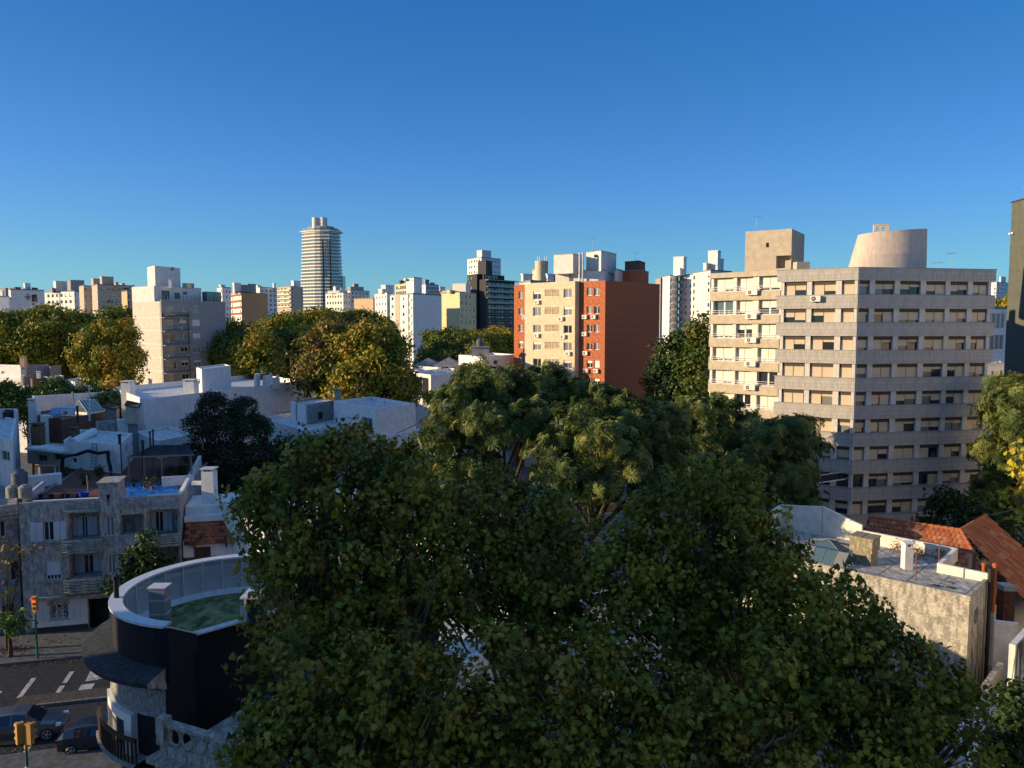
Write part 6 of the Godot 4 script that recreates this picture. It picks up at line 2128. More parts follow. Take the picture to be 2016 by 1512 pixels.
	part("shade_cloth", cl, M.shade_cloth, pg)
	for q: Array in [[252, 66], [283, 66.2], [318, 66.5], [376, 67], [300, 74], [372, 74]]:
		var po := Mb.new()
		var a := at(q[0], 897, q[1])
		po.tube(Vector3(a.x, deck, a.z), a, 0.07, 0.07, 6)
		part("post", po, M.wood_grey, pg)
	var bm := Mb.new()
	bm.tube(c4[0] + Vector3.DOWN * 0.08, c4[1] + Vector3.DOWN * 0.08, 0.08, 0.08, 6)
	part("beam", bm, M.wood_grey, pg)
	# low white wall and pots in front of the pergola
	var lw := Mb.new()
	var fw := Fr.new(g2(318, 940, 65), g2(382, 935, 66))
	lw.fbox(fw, 0, fw.L, deck, deck + 0.85, -0.2, 0)
	one("low_wall", "low white wall on the terrace right of the pot plants", "wall", lw, M.lime_white, fw.p(0, deck))
	for q: Array in [[218, 66, 0.35, "first"], [262, 65, 0.5, "second"], [285, 64.5, 0.55, "third"], [300, 64, 0.6, "fourth"], [318, 65.5, 0.45, "fifth"], [338, 68, 0.7, "sixth"], [360, 69, 0.7, "seventh"], [165, 66, 0.6, "eighth"], [197, 69, 0.65, "ninth"], [130, 70, 0.5, "tenth"], [78, 64, 0.4, "eleventh"]]:
		pot_plant(Vector3(at(q[0], 940, q[1]).x, deck, -float(q[1])), q[2], "%s leafy pot plant on the roof terrace, from the shed side" % {"first": "small", "second": "dense", "third": "broad", "fourth": "dark-potted", "fifth": "narrow", "sixth": "fern-like", "seventh": "drooping", "eighth": "bushy", "ninth": "yellow-green", "tenth": "spiky", "eleventh": "low"}[q[3]])
	var bt := Mb.new()
	var bp := at(165, 975, 61)
	bt.lathe(Vector3(bp.x, deck, bp.z), [[0.3, 0.0], [0.42, 0.42], [0.46, 0.45], [0.42, 0.45], [0.0, 0.3]], 16)
	one("tub", "blue plastic tub on the red terrace floor", "tub", bt, M.plastic_blue, Vector3(bp.x, deck, bp.z))
	for q: Array in [[90, 60.5, "left"], [112, 60.7, "middle"], [143, 61, "right"]]:
		var bn := thing("bench", "low wooden planter bench on the red terrace floor, %s of three" % q[2], "bench", Vector3(at(q[0], 975, q[1]).x, deck, -float(q[1])))
		var p0 := bn.position
		for k in 3:
			var s := Mb.new()
			s.box(p0 + Vector3(-0.5, 0.36, -0.25 + k * 0.18), p0 + Vector3(0.5, 0.41, -0.1 + k * 0.18))
			part("slat", s, M.wood_brown, bn)
		for s in [-0.4, 0.4]:
			var lg := Mb.new()
			lg.box(p0 + Vector3(s - 0.04, 0, -0.2), p0 + Vector3(s + 0.04, 0.36, 0.25))
			part("leg", lg, M.wood_brown, bn)
	for q: Array in [[171, 936, 975, 62, "wood_grey", "leaning wooden post on the red terrace floor"], [113, 905, 940, 69, "wood_grey", "wooden post with a sagging top before the lean-to"], [215, 893, 935, 70, "metal_dark", "dark clothes-line post at the white wall's right end"]]:
		var po := Mb.new()
		var a := at(q[0], q[1], q[3])
		po.tube(Vector3(a.x + 0.1, deck, a.z), a, 0.06, 0.05, 6)
		one("post", q[5], "post", po, M[q[4]], Vector3(a.x, deck, a.z))
	# table and grill before the lean-to
	var tbp := Vector3(at(95, 935, 71).x, deck, -71)
	var tbl := thing("table", "small grey table before the beige lean-to", "table", tbp)
	var tt := Mb.new()
	tt.box(tbp + Vector3(-1.0, 0.72, -0.4), tbp + Vector3(1.0, 0.78, 0.4))
	part("tabletop", tt, M.wood_grey, tbl)
	for sx in [-0.85, 0.85]:
		for sz in [-0.3, 0.3]:
			var lg := Mb.new()
			lg.box(tbp + Vector3(sx - 0.05, 0, sz - 0.05), tbp + Vector3(sx + 0.05, 0.72, sz + 0.05))
			part("leg", lg, M.lime_white, tbl)
	for q: Array in [[0.5, "brown_block", 98, 890, 925, 74, "pipe_black"]]:
		pass
	var wtb := at(39, 957, 64)
	wtb.y = deck
	water_tank(wtb, 0.62, 1.75, "tank_grey", "dark grey-blue water tank at the left of the roof terrace")
	for k in 2:
		var tk := at(10 + k * 24, 990, 58.5)
		water_tank(Vector3(tk.x, top - 0.1, -59.5), 0.5, 1.0, "fibre_cement", "round fibre-cement tank above the left neighbour's parapet, %s" % ["cut by the frame", "next to the house"][k])
	var sw := Mb.new()
	var fsw := Fr.new(g2(54, 955, 64.5), g2(122, 945, 66))
	sw.fbox(fsw, 0, fsw.L, deck, deck + 0.95, -0.9, 0)
	one("low_roof", "low blue-grey lean-to roof on the terrace behind the benches", "roof", sw, M.white_bluish, fsw.p(0, deck))
	var rw2 := Mb.new()
	var a0 := at(52, 985, 59.5)
	var a1 := at(83, 962, 63.5)
	rw2.hexa([Vector3(a0.x, deck, a0.z), Vector3(a0.x + 0.2, deck, a0.z), Vector3(a1.x + 0.2, deck, a1.z), Vector3(a1.x, deck, a1.z), Vector3(a0.x, deck + 0.6, a0.z), Vector3(a0.x + 0.2, deck + 0.6, a0.z), Vector3(a1.x + 0.2, deck + 0.8, a1.z), Vector3(a1.x, deck + 0.8, a1.z)])
	one("low_wall", "white-capped dividing wall at the left of the red terrace", "wall", rw2, M.coping, Vector3(a0.x, deck, a0.z))
	for q: Array in [[101, 872, 861, 74, 0.09, "black stub pipe on the white roof left of the chimneys"], [238, 930, 858, 71.3, 0.13, "tall black flue rising past the white rooftop house corner"], [296, 878, 852, 77, 0.08, "left of two black vent pipes by the second rooftop house"], [302, 878, 848, 78, 0.08, "right of two black vent pipes by the second rooftop house"], [283, 935, 870, 68, 0.12, "black flue rising through the pergola"]]:
		var a := at(q[0], q[1], q[3])
		vent_pipe(Vector3(a.x, a.y, a.z), at(q[0], q[2], q[3]).y - a.y, q[4], "pipe_black", q[5])
	for q: Array in [[76, 876, 838, 74.5, 1.0, "brown_block", "dark brown water heater box on the white roof, far left"], [148, 862, 846, 77, 0.6, "brown_block", "short dark chimney in the middle of the white roof"]]:
		chimney(at(q[0], q[1], q[3]), q[4], 0.7, at(q[0], q[2], q[3]).y - at(q[0], q[1], q[3]).y, q[5], q[6])
	var hip := Mb.new()
	var h0 := at(142, 874, 73.8)
	var h1 := at(185, 850, 79.5)
	limb(hip, h0, h1, 0.5, 0.45, 0.0, 2)
	one("roof_ridge", "rounded white ridge across the white rooftop house roof", "roof ridge", hip, M.lime_white, h0)
	# neighbours
	house("house", "white-walled house with dark window at the far left edge of the terraces", [-30, 900, 70], [27, 935, 66], [34, 870, 82], 868, "lime_white", "white_roof", [[2, 888, 19, 908]], [], 0.0, 0.2)
	var nb := house("old_house", "weathered grey neighbour house cut by the left edge", [-60, 1120, 56.3], [38, 1110, 58.6], [44, 1000, 80], 992, "old_house", "grey_roof", [[0, 1025, 12, 1058], [22, 1105, 44, 1140]], [], 0.0, 0.5)
	var fn := Fr.new(g2(-60, 1120, 56.3), g2(38, 1110, 58.6))
	for k in 3:
		var br := Mb.new()
		var y := y_at(fn, 20, 1002 + k * 8)
		br.fbox(fn, 0, fn.L, y - 0.07, y + 0.07, 0.3, 0.4)
		part("balcony_slat", br, M.dirty_concrete, nb)
	var sg := Mb.new()
	var fsg := Fr.new(Vector2(fn.p(0, 0).x, -fn.p(0, 0).z), Vector2(fn.p(fn.L, 0).x, -fn.p(fn.L, 0).z))
	var gd := rect(fn, 5, 1190, 28, 1238)
	sg.fbox(fn, gd[0], gd[0] + gd[2], 0, gd[1] + gd[3], 0.0, 0.05)
	part("dark_gate", sg, M.charcoal_wall, nb)
	# white house with a chimney and a mansard of tiles right of the old house
	var fm := Fr.new(Vector2(f.p(f.L + 0.1, 0).x, -f.p(f.L + 0.1, 0).z), av((B - K0).dot(AV) + 13.0, 5.4))
	var mh := thing("tiled_house", "white house with a small mansard of brown tiles and a dark door", "house", fm.O)
	var my0 := y_at(fm, 400, 1069)
	var my1 := y_at(fm, 400, 1034)
	var dr := rect(fm, 383, 1077, 415, 1105)
	dr[1] = 2.6
	dr[3] = rect(fm, 383, 1077, 415, 1105)[1] + rect(fm, 383, 1077, 415, 1105)[3] - 2.6
	var mw := Mb.new()
	holed(mw, fm, 0, fm.L, 3.6, my0 + 0.3, [[dr[0], 3.6, dr[2], dr[1] + dr[3] - 3.6]], 0.2)
	mw.fbox(fm, 0, fm.L, my0, my1 + 1.2, -6.0, -1.6)
	part("wall", mw, M.lime_white, mh)
	var mbk := Mb.new()
	mbk.fbox(fm, 0, fm.L, 0, y_at(fm, 450, 1092), -0.3, 0.04)
	part("brick_base", mbk, M.dark_brick, mh)
	var md := Mb.new()
	md.fbox(fm, dr[0], dr[0] + dr[2], dr[1], dr[1] + dr[3], -0.15, 0.06)
	part("door", md, M.wood_brown, mh)
	tile_roof(mh, fm.p(0.1, my1, -0.9), fm.p(fm.L, my1, -0.9), fm.n * 1.3 + Vector3.UP * (my0 - my1), 30, 6, ["tile_b", "tile_a", "tile_d"])
	for k in 5:
		var bkt := Mb.new()
		var s := 0.8 + k * 2.4
		bkt.fbox(fm, s, s + 0.1, my0 - 0.35, my0, 0.0, 0.4)
		part("bracket", bkt, M.wood_brown, mh)
	var cap := Mb.new()
	cap.fbox(fm, 0, fm.L, my1 + 0.1, my1 + 0.55, -1.6, -0.85)
	part("upper_parapet", cap, M.lime_white, mh)
	var ch := at(414, 1003, 63)
	ch.y = 5.0
	var cht := at(414, 927, 63).y
	chimney(ch, 1.0, 0.9, cht - 5.0, "lime_white", "tall slim white chimney tower beside the red-leaved tree", "coping")
	var arm := Mb.new()
	arm.box(at(377, 955, 63), at(404, 949, 63) + Vector3(0, 0, -0.5))
	one("wall_brace", "white concrete brace joining chimney tower and party wall", "brace", arm, M.lime_white, at(377, 955, 63))
	house("house", "white yard wall behind the tall slim chimney", [370, 990, 66], [385, 1010, 63], [480, 1000, 68], 1008, "lime_white", "white_roof", [], [], 0.0, 0.3)

func pot_plant(base: Vector3, s: float, label: String) -> void:
	var o := thing("pot_plant", label, "pot plant", base, "pot plants on the terrace")
	var mb := Mb.new()
	mb.lathe(base, [[0.0, 0.0], [0.2 * s, 0.0], [0.32 * s, 0.5 * s], [0.35 * s, 0.5 * s], [0.3 * s, 0.45 * s], [0.0, 0.42 * s]], 12)
	part("pot", mb, M.terracotta if rng.randf() < 0.6 else M.charcoal_wall, o)
	if not cache.has("potleaf"):
		cache.potleaf = sprig("lance", 22, 0.4, 0.35, 401)
	foliage(o, [[base + Vector3(0, 1.0 * s, 0), 0.75 * s]], cache.potleaf, 9.0 / s, [Color(0.02, 0.05, 0.012), Color(0.04, 0.085, 0.02), Color(0.09, 0.11, 0.025)], s)
	o.get_child(1).name = "leaves"

# ---------------------------------------------------------------- the dark corner building with the round bow and green roof
func bow_building() -> void:
	var roof := at(382, 1255, 32).y
	var par := roof + 1.7
	var c := Vector2(-12.5, 33.5)
	var R := 4.75
	var end := g2(323, 1230, 28.8)
	var near := g2(382, 1255, 32)
	var right := g2(863, 1111, 41.7)
	var o := thing("corner_building", "navy corner building with a round bow and a green flat roof", "building", Vector3(c.x, 0, -c.y))
	var arc := []
	var a0 := atan2(end.y - c.y, end.x - c.x)
	var a1 := deg_to_rad(80.0)
	if a0 > 0:
		a0 -= TAU
	var n := 30
	for i in n + 1:   # from the far right end counter-clockwise round the left to the near end
		var an := a1 + (a0 + TAU - a1) * i / n
		arc.append(c + Vector2(cos(an), sin(an)) * R)
	var far := right + (arc[0] as Vector2 - right).normalized() * 0.0 + Vector2(-4.0, 4.5)
	var poly := PackedVector2Array()
	for p in arc:
		poly.append(p)
	poly.append(near)
	poly.append(right)
	poly.append(far)
	var rf := Mb.new()
	rf.flat(poly, roof)
	part("green_roof", rf, M.green_felt, o)
	var wl := Mb.new()
	wl.prism(poly, 0, roof - 0.01)
	part("wall", wl, M.navy_wall, o)
	# parapet ring of the bow: dark outside, foil-faced panels inside, pale coping
	var outer := Mb.new()
	var cop := Mb.new()
	var foot := Mb.new()
	for i in n:
		var p: Vector2 = arc[i]
		var q: Vector2 = arc[i + 1]
		var pi := c + (p - c) * ((R - 0.3) / R)
		var qi := c + (q - c) * ((R - 0.3) / R)
		var v3 := func(w: Vector2, y: float) -> Vector3: return Vector3(w.x, y, -w.y)
		var dir := Vector3((p - c).x, 0, -(p - c).y)
		outer.quad(v3.call(p, roof - 0.02), v3.call(q, roof - 0.02), v3.call(q, par), v3.call(p, par), dir)
		var po := c + (p - c) * ((R + 0.12) / R)
		var qo := c + (q - c) * ((R + 0.12) / R)
		var pk := c + (p - c) * ((R - 0.42) / R)
		var qk := c + (q - c) * ((R - 0.42) / R)
		cop.hexa([v3.call(po, par), v3.call(qo, par), v3.call(qk, par), v3.call(pk, par), v3.call(po, par + 0.09), v3.call(qo, par + 0.09), v3.call(qk, par + 0.09), v3.call(pk, par + 0.09)])
		var pf := c + (p - c) * ((R - 0.6) / R)
		var qf := c + (q - c) * ((R - 0.6) / R)
		foot.quad(v3.call(pi, roof + 0.22), v3.call(qi, roof + 0.22), v3.call(qf, roof + 0.02), v3.call(pf, roof + 0.02), -dir)
		if i % 2 == 0:
			var pn := Mb.new()
			for k in 2:
				var x: Vector2 = c + ((arc[i + k] as Vector2) - c) * ((R - 0.3) / R)
				var y: Vector2 = c + ((arc[i + k + 1] as Vector2) - c) * ((R - 0.3) / R)
				pn.quad(v3.call(x, roof), v3.call(y, roof), v3.call(y, par), v3.call(x, par), -dir)
			var pp := part("foil_panel", pn, M.foil, o)
			var jn := Mb.new()
			jn.tube(v3.call(pi, roof + 0.2), v3.call(pi, par), 0.045, 0.045, 5)
			part("seam", jn, M.coping, pp)
	part("parapet", outer, M.navy_wall, o)
	part("coping", cop, M.coping, o)
	part("skirting", foot, M.coping, o)
	# sloping end wall, then low coping along the straight party wall
	var ew := Mb.new()
	var e3 := Vector3(end.x, 0, -end.y)
	var n3 := Vector3(near.x, 0, -near.y)
	var r3 := Vector3(right.x, 0, -right.y)
	var sd := (n3 - e3).cross(Vector3.UP).normalized() * 0.15
	ew.hexa([e3 - sd + Vector3.UP * (roof - 0.5), n3 - sd + Vector3.UP * (roof - 0.5), n3 + sd + Vector3.UP * (roof - 0.5), e3 + sd + Vector3.UP * (roof - 0.5), e3 - sd + Vector3.UP * par, n3 - sd + Vector3.UP * (roof + 0.12), n3 + sd + Vector3.UP * (roof + 0.12), e3 + sd + Vector3.UP * par])
	part("end_wall", ew, M.navy_wall, o)
	var lc := Mb.new()
	for q: Array in [[e3 + Vector3.UP * par, n3 + Vector3.UP * (roof + 0.12)], [n3 + Vector3.UP * (roof + 0.12), r3 + Vector3.UP * (roof + 0.12)]]:
		var a: Vector3 = q[0]
		var b: Vector3 = q[1]
		var w := (b - a).cross(Vector3.UP).normalized() * 0.2
		lc.hexa([a - w, b - w, b + w, a + w, a - w + Vector3.UP * 0.07, b - w + Vector3.UP * 0.07, b + w + Vector3.UP * 0.07, a + w + Vector3.UP * 0.07])
	part("edge_coping", lc, M.coping, o)
	var wall2 := Mb.new()
	var wn := (r3 - n3).cross(Vector3.UP).normalized()
	wall2.hexa([n3 + Vector3.UP * (roof - 0.1) - wn * 0.12, r3 + Vector3.UP * (roof - 0.1) - wn * 0.12, r3 + Vector3.UP * (roof - 0.1) + wn * 0.12, n3 + Vector3.UP * (roof - 0.1) + wn * 0.12, n3 + Vector3.UP * (roof + 0.12) - wn * 0.12, r3 + Vector3.UP * (roof + 0.12) - wn * 0.12, r3 + Vector3.UP * (roof + 0.12) + wn * 0.12, n3 + Vector3.UP * (roof + 0.12) + wn * 0.12])
	part("edge_kerb", wall2, M.navy_wall, o)
	# big cornice, frieze and pilasters of the bow
	var fr0 := PI + 0.0
	var cc := Vector3(c.x, 0, -c.y)
	var prof := [[R, roof - 0.75], [R + 0.25, roof - 0.7], [R + 0.3, roof - 0.5], [R + 1.1, roof - 0.22], [R + 1.15, roof - 0.02], [R, roof + 0.12]]
	var cm := Mb.new()
	cm.lathe(cc, prof, 32, -(a0 + TAU), (a0 + TAU - a1))
	part("cornice", cm, mat("cornice_grey", Color(0.055, 0.06, 0.068), 0.9, T.grime, 2.5), o)
	var ec := Mb.new()
	var ea := -(a0 + TAU)
	var ed := Vector3(cos(ea), 0, sin(ea))
	for k in range(1, prof.size() - 1):
		ec.tri(cc + ed * prof[0][0] + Vector3.UP * prof[0][1], cc + ed * prof[k][0] + Vector3.UP * prof[k][1], cc + ed * prof[k + 1][0] + Vector3.UP * prof[k + 1][1], Vector3(-ed.z, 0, ed.x))
	part("cornice_end", ec, M.dirty_concrete, o)
	var lin := Mb.new()
	lin.lathe(cc, [[R + 0.02, roof - 2.35], [R + 0.28, roof - 2.3], [R + 0.28, roof - 1.96], [R + 0.02, roof - 1.92]], 12, deg_to_rad(119.0), deg_to_rad(35.0))
	part("lintel", lin, M.frame_white, o)
	var fz := Mb.new()
	fz.lathe(cc, [[R + 0.06, roof - 1.9], [R + 0.16, roof - 1.85], [R + 0.16, roof - 1.7], [R + 0.08, roof - 1.65], [R + 0.08, roof - 0.76]], 32, -(a0 + TAU), (a0 + TAU - a1))
	part("frieze", fz, mat("frieze_stone", Color(0.36, 0.37, 0.38), 0.9, T.grime, 1.2, 1.5), o)
	# white architrave round the tall window, door leaf and dark opening on the bow's left
	for q: Array in [[-151.0, 0.34, "frame_white", 0.28], [-141.0, 0.4, "grey_concrete", 0.14], [-131.0, 0.34, "charcoal_wall", 0.1], [-122.0, 0.24, "frame_white", 0.28]]:
		var an := deg_to_rad(q[0])
		var dirv := Vector3(cos(an), 0, -sin(an))
		var tn := dirv.cross(Vector3.UP)
		var p := cc + dirv * R
		var mb := Mb.new()
		mb.hexa([p - tn * q[1] + Vector3.UP * 6.6, p + tn * q[1] + Vector3.UP * 6.6, p + tn * q[1] + dirv * q[3] + Vector3.UP * 6.6, p - tn * q[1] + dirv * q[3] + Vector3.UP * 6.6, p - tn * q[1] + Vector3.UP * (roof - 1.95), p + tn * q[1] + Vector3.UP * (roof - 1.95), p + tn * q[1] + dirv * q[3] + Vector3.UP * (roof - 1.95), p - tn * q[1] + dirv * q[3] + Vector3.UP * (roof - 1.95)])
		part("window_surround", mb, M[q[2]], o)
	# balcony with brown wooden balusters
	var ba := Mb.new()
	var bs0 := deg_to_rad(112.0)
	var bs1 := deg_to_rad(42.0)
	ba.lathe(cc, [[R, 6.15], [R + 0.35, 6.2], [R + 0.7, 6.45], [R + 0.75, 6.6], [R, 6.62]], 14, bs0, bs1)
	var bal := part("balcony", ba, M.dirty_concrete, o)
	var hr := Mb.new()
	hr.lathe(cc, [[R + 0.55, 7.52], [R + 0.69, 7.52], [R + 0.69, 7.62], [R + 0.55, 7.62], [R + 0.55, 7.52]], 14, bs0, bs1)
	part("handrail", hr, M.wood_brown, bal)
	for i in 19:
		var an := bs0 + bs1 * i / 18.0
		var p := cc + Vector3(cos(an), 0, sin(an)) * (R + 0.62)
		var bb := Mb.new()
		bb.tube(p + Vector3.UP * 6.62, p + Vector3.UP * 7.52, 0.045, 0.045, 5)
		part("baluster", bb, M.wood_brown, bal)
	# pipe stub and foil-clad duct on the bow, little stair bulkhead on the roof
	var st := at(282, 1165, 31.0)
	vent_pipe(Vector3(c.x - R + 0.45, par, -c.y + 1.6), 0.9, 0.11, "pipe_black", "black pipe stub on the round bow's coping")
	var db := at(316, 1215, 33.4)
	var dc := thing("air_duct", "foil-clad square duct standing inside the round parapet", "duct", Vector3(db.x, roof, db.z))
	var dm := Mb.new()
	dm.box(Vector3(db.x - 0.35, roof, db.z - 0.3), Vector3(db.x + 0.35, roof + 1.75, db.z + 0.3))
	part("casing", dm, M.metal_zinc, dc)
	var dj := Mb.new()
	for k in 2:
		dj.box(Vector3(db.x - 0.37, roof + 0.55 + k * 0.62, db.z - 0.32), Vector3(db.x + 0.37, roof + 0.6 + k * 0.62, db.z + 0.32))
	dj.box(Vector3(db.x - 0.4, roof + 1.75, db.z - 0.35), Vector3(db.x + 0.4, roof + 1.8, db.z + 0.35))
	part("flange", dj, M.coping, dc)
	var sb := at(500, 1225, 33.6)
	var bu := thing("bulkhead", "small white roof bulkhead with glass sides by the plane tree", "bulkhead", Vector3(sb.x, roof, sb.z))
	var b1 := Mb.new()
	b1.box(Vector3(sb.x - 0.35, roof, sb.z - 0.8), Vector3(sb.x - 0.25, roof + 1.2, sb.z + 0.2))
	b1.box(Vector3(sb.x - 0.5, roof + 1.2, sb.z - 0.9), Vector3(sb.x + 0.5, roof + 1.28, sb.z + 0.3))
	part("cheek", b1, M.coping, bu)
	var b2 := Mb.new()
	b2.hexa([Vector3(sb.x - 0.95, roof, sb.z - 0.9), Vector3(sb.x - 0.3, roof, sb.z - 0.2), Vector3(sb.x - 0.28, roof, sb.z - 0.22), Vector3(sb.x - 0.93, roof, sb.z - 0.92), Vector3(sb.x - 0.95, roof + 0.5, sb.z - 0.9), Vector3(sb.x - 0.3, roof + 0.5, sb.z - 0.2), Vector3(sb.x - 0.28, roof + 0.5, sb.z - 0.22), Vector3(sb.x - 0.93, roof + 0.5, sb.z - 0.92)])
	part("glass_side", b2, M.foil, bu)
	var b3 := Mb.new()
	b3.box(Vector3(sb.x - 0.2, roof, sb.z - 0.7), Vector3(sb.x + 0.4, roof + 1.19, sb.z + 0.1))
	part("dark_inside", b3, M.charcoal_wall, bu)
	# the lower neighbour with the ring balustrade
	var f := Fr.new(g2(322, 1440, 27.6), g2(520, 1470, 25.6))
	var ty := y_at(f, 330, 1422)
	var nb := thing("terrace_building", "pale building with a ring-patterned stone balustrade below the navy wall", "building", f.O)
	var wm := Mb.new()
	wm.fbox(f, -0.1, f.L, 0, ty - 1.45, -5.5, 0.0)
	part("wall", wm, M.dirty_concrete, nb)
	var cn := Mb.new()
	cn.fbox(f, -0.45, f.L, ty - 1.5, ty - 1.3, -0.2, 0.45)
	cn.fbox(f, -0.25, f.L, ty - 1.75, ty - 1.52, -0.2, 0.22)
	part("cornice", cn, M.dirty_concrete, nb)
	var bn := Mb.new()
	bn.fbox(f, -0.1, f.L, ty - 0.12, ty, -0.2, 0.14)
	bn.fbox(f, -0.1, f.L, ty - 1.3, ty - 0.86, -0.16, 0.1)
	for s: float in [0.0, 3.3]:
		bn.fbox(f, s - 0.2, s + 0.2, ty - 0.86, ty + 0.16, -0.22, 0.18)
	var bal2 := part("balustrade", bn, M.dirty_concrete, nb)
	for i in 9:
		var ring := Mb.new()
		var s := 0.58 + i * 0.62
		if absf(s - 3.3) < 0.3:
			continue
		for k in 16:
			var p := f.p(s + cos(TAU * k / 16) * 0.29, ty - 0.49 + sin(TAU * k / 16) * 0.33, 0)
			var q := f.p(s + cos(TAU * (k + 1) / 16) * 0.29, ty - 0.49 + sin(TAU * (k + 1) / 16) * 0.33, 0)
			ring.tube(p, q, 0.055, 0.055, 6, false)
		part("ring", ring, M.dirty_concrete, bal2)

# ---------------------------------------------------------------- old white house and tiled house at the lower right
func right_house() -> void:
	var N := g2(1909, 1176, 44.6)
	var h := at(1909, 1176, 44.6).y
	var l := Vector2(-0.72, 0.694)      # along the sunlit wall, away to the left
	var c := Vector2(0.694, 0.72)       # to the right and away
	var P := func(a: float, b: float) -> Vector2: return N + l * a + c * b
	var o := thing("white_house", "old white house with a stained side wall and a cluttered flat roof", "house", Vector3(N.x, 0, -N.y))
	# polygon order: left to right seen from outside
	var poly := PackedVector2Array([P.call(15.5, 0.0), P.call(0.0, 0.0), P.call(0.0, 4.4), P.call(2.8, 4.4), P.call(2.8, 8.2), P.call(15.5, 8.2)])
	var fs := frames(poly)
	var f: Fr = fs[0]
	var g: Fr = fs[1]
	var w0 := rect(f, 1712, 1168, 1730, 1186)
	var w1 := rect(g, 1918, 1198, 1925, 1227)
	var mb := Mb.new()
	holed(mb, f, 0, f.L, 0, h, [w0], 0.2)
	holed(mb, g, 0, g.L, 0, h, [w1], 0.2)
	for i in range(2, 6):
		holed(mb, fs[i], 0, fs[i].L, 0, h, [], 0.1)
	part("wall", mb, mat("stained_white", Color(0.47, 0.45, 0.4), 0.95, T.grime, 4.5, 1.0), o)
	window(o, f, w0, 0.2, 0.0, 1, "glass", "wood_grey")
	window(o, g, w1, 0.2, 0.0, 0, "glass", "wood_grey")
	var rf := Mb.new()
	rf.flat(poly, h - 0.12)
	part("roof", rf, mat("old_membrane", Color(0.5, 0.49, 0.47), 0.8, T.grime, 5.0), o)
	for i in 9:   # joints of the roofing felt, one strip each
		var jn := Mb.new()
		var a: Vector2 = P.call(0.4 + i * 1.7, 0.3)
		var b: Vector2 = P.call(0.4 + i * 1.7, 4.1 if i < 2 else 7.9)
		var t := (b - a).normalized().orthogonal() * 0.03
		jn.hexa([Vector3(a.x - t.x, h - 0.12, -a.y + t.y), Vector3(b.x - t.x, h - 0.12, -b.y + t.y), Vector3(b.x + t.x, h - 0.12, -b.y - t.y), Vector3(a.x + t.x, h - 0.12, -a.y - t.y), Vector3(a.x - t.x, h - 0.105, -a.y + t.y), Vector3(b.x - t.x, h - 0.105, -b.y + t.y), Vector3(b.x + t.x, h - 0.105, -b.y - t.y), Vector3(a.x + t.x, h - 0.105, -a.y - t.y)])
		part("felt_joint", jn, M.grey_roof, o)
	var wall_on := func(a: Vector2, b: Vector2, y0: float, y1: float, th: float, m: String, called: String) -> void:
		var w := (b - a).normalized().orthogonal() * th / 2.0
		var k := Mb.new()
		k.hexa([Vector3(a.x - w.x, h - 0.2, -a.y + w.y), Vector3(b.x - w.x, h - 0.2, -b.y + w.y), Vector3(b.x + w.x, h - 0.2, -b.y - w.y), Vector3(a.x + w.x, h - 0.2, -a.y - w.y), Vector3(a.x - w.x, h + y0, -a.y + w.y), Vector3(b.x - w.x, h + y1, -b.y + w.y), Vector3(b.x + w.x, h + y1, -b.y - w.y), Vector3(a.x + w.x, h + y0, -a.y - w.y)])
		part(called, k, M[m], o)
	wall_on.call(P.call(15.5, 0.1), P.call(-0.05, 0.1), 0.08, 0.08, 0.24, "stained_white", "parapet")
	wall_on.call(P.call(0.1, 0.3), P.call(0.1, 4.4), 0.08, 0.08, 0.22, "stained_white", "parapet")
	wall_on.call(P.call(0.0, 4.3), P.call(2.9, 4.3), 0.45, 0.5, 0.25, "cream_paint", "parapet")
	wall_on.call(P.call(2.8, 4.45), P.call(2.8, 8.2), 0.5, 0.7, 0.25, "cream_paint", "parapet")
	wall_on.call(P.call(2.9, 8.1), P.call(9.0, 8.1), 0.7, 0.8, 0.25, "cream_paint", "parapet")
	wall_on.call(P.call(9.05, 8.1), P.call(12.0, 8.1), 1.2, 2.1, 0.25, "cream_paint", "parapet")
	wall_on.call(P.call(12.05, 8.1), P.call(15.5, 8.1), 2.1, 1.7, 0.25, "cream_paint", "parapet")
	wall_on.call(P.call(15.4, 8.0), P.call(15.4, 0.2), 1.7, 0.6, 0.25, "cream_paint", "parapet")
	# skylight: two glazed pitches with bars
	var sk := thing("skylight", "long pitched glass skylight on the old white house roof", "skylight", Vector3((P.call(10.5, 1.6) as Vector2).x, h - 0.1, -(P.call(10.5, 1.6) as Vector2).y))
	var v3 := func(q: Vector2, y: float) -> Vector3: return Vector3(q.x, y, -q.y)
	for i in 8:
		var a0 := 7.6 + i * 0.75
		for s in 2:
			var q0 := 0.55 if s == 0 else 2.6
			var pn := Mb.new()
			pn.quad(v3.call(P.call(a0, q0), h), v3.call(P.call(a0 + 0.75, q0), h), v3.call(P.call(a0 + 0.75, 1.55), h + 0.75), v3.call(P.call(a0, 1.55), h + 0.75), Vector3.UP)
			var pa := part("pane", pn, M.glass_curtain if i % 3 == 0 else M.glass_tint, sk)
			var br := Mb.new()
			br.tube(v3.call(P.call(a0, q0), h + 0.01), v3.call(P.call(a0, 1.55), h + 0.77), 0.03, 0.03, 4)
			part("bar", br, M.wood_grey, pa)
	var ge := Mb.new()
	for a0: float in [7.6, 13.6]:
		ge.tri(v3.call(P.call(a0, 0.55), h), v3.call(P.call(a0, 2.6), h), v3.call(P.call(a0, 1.55), h + 0.75), v3.call(l, 0.0) * (1 if a0 > 8 else -1))
	part("gable_end", ge, M.glass_tint, sk)
	var kb := Mb.new()
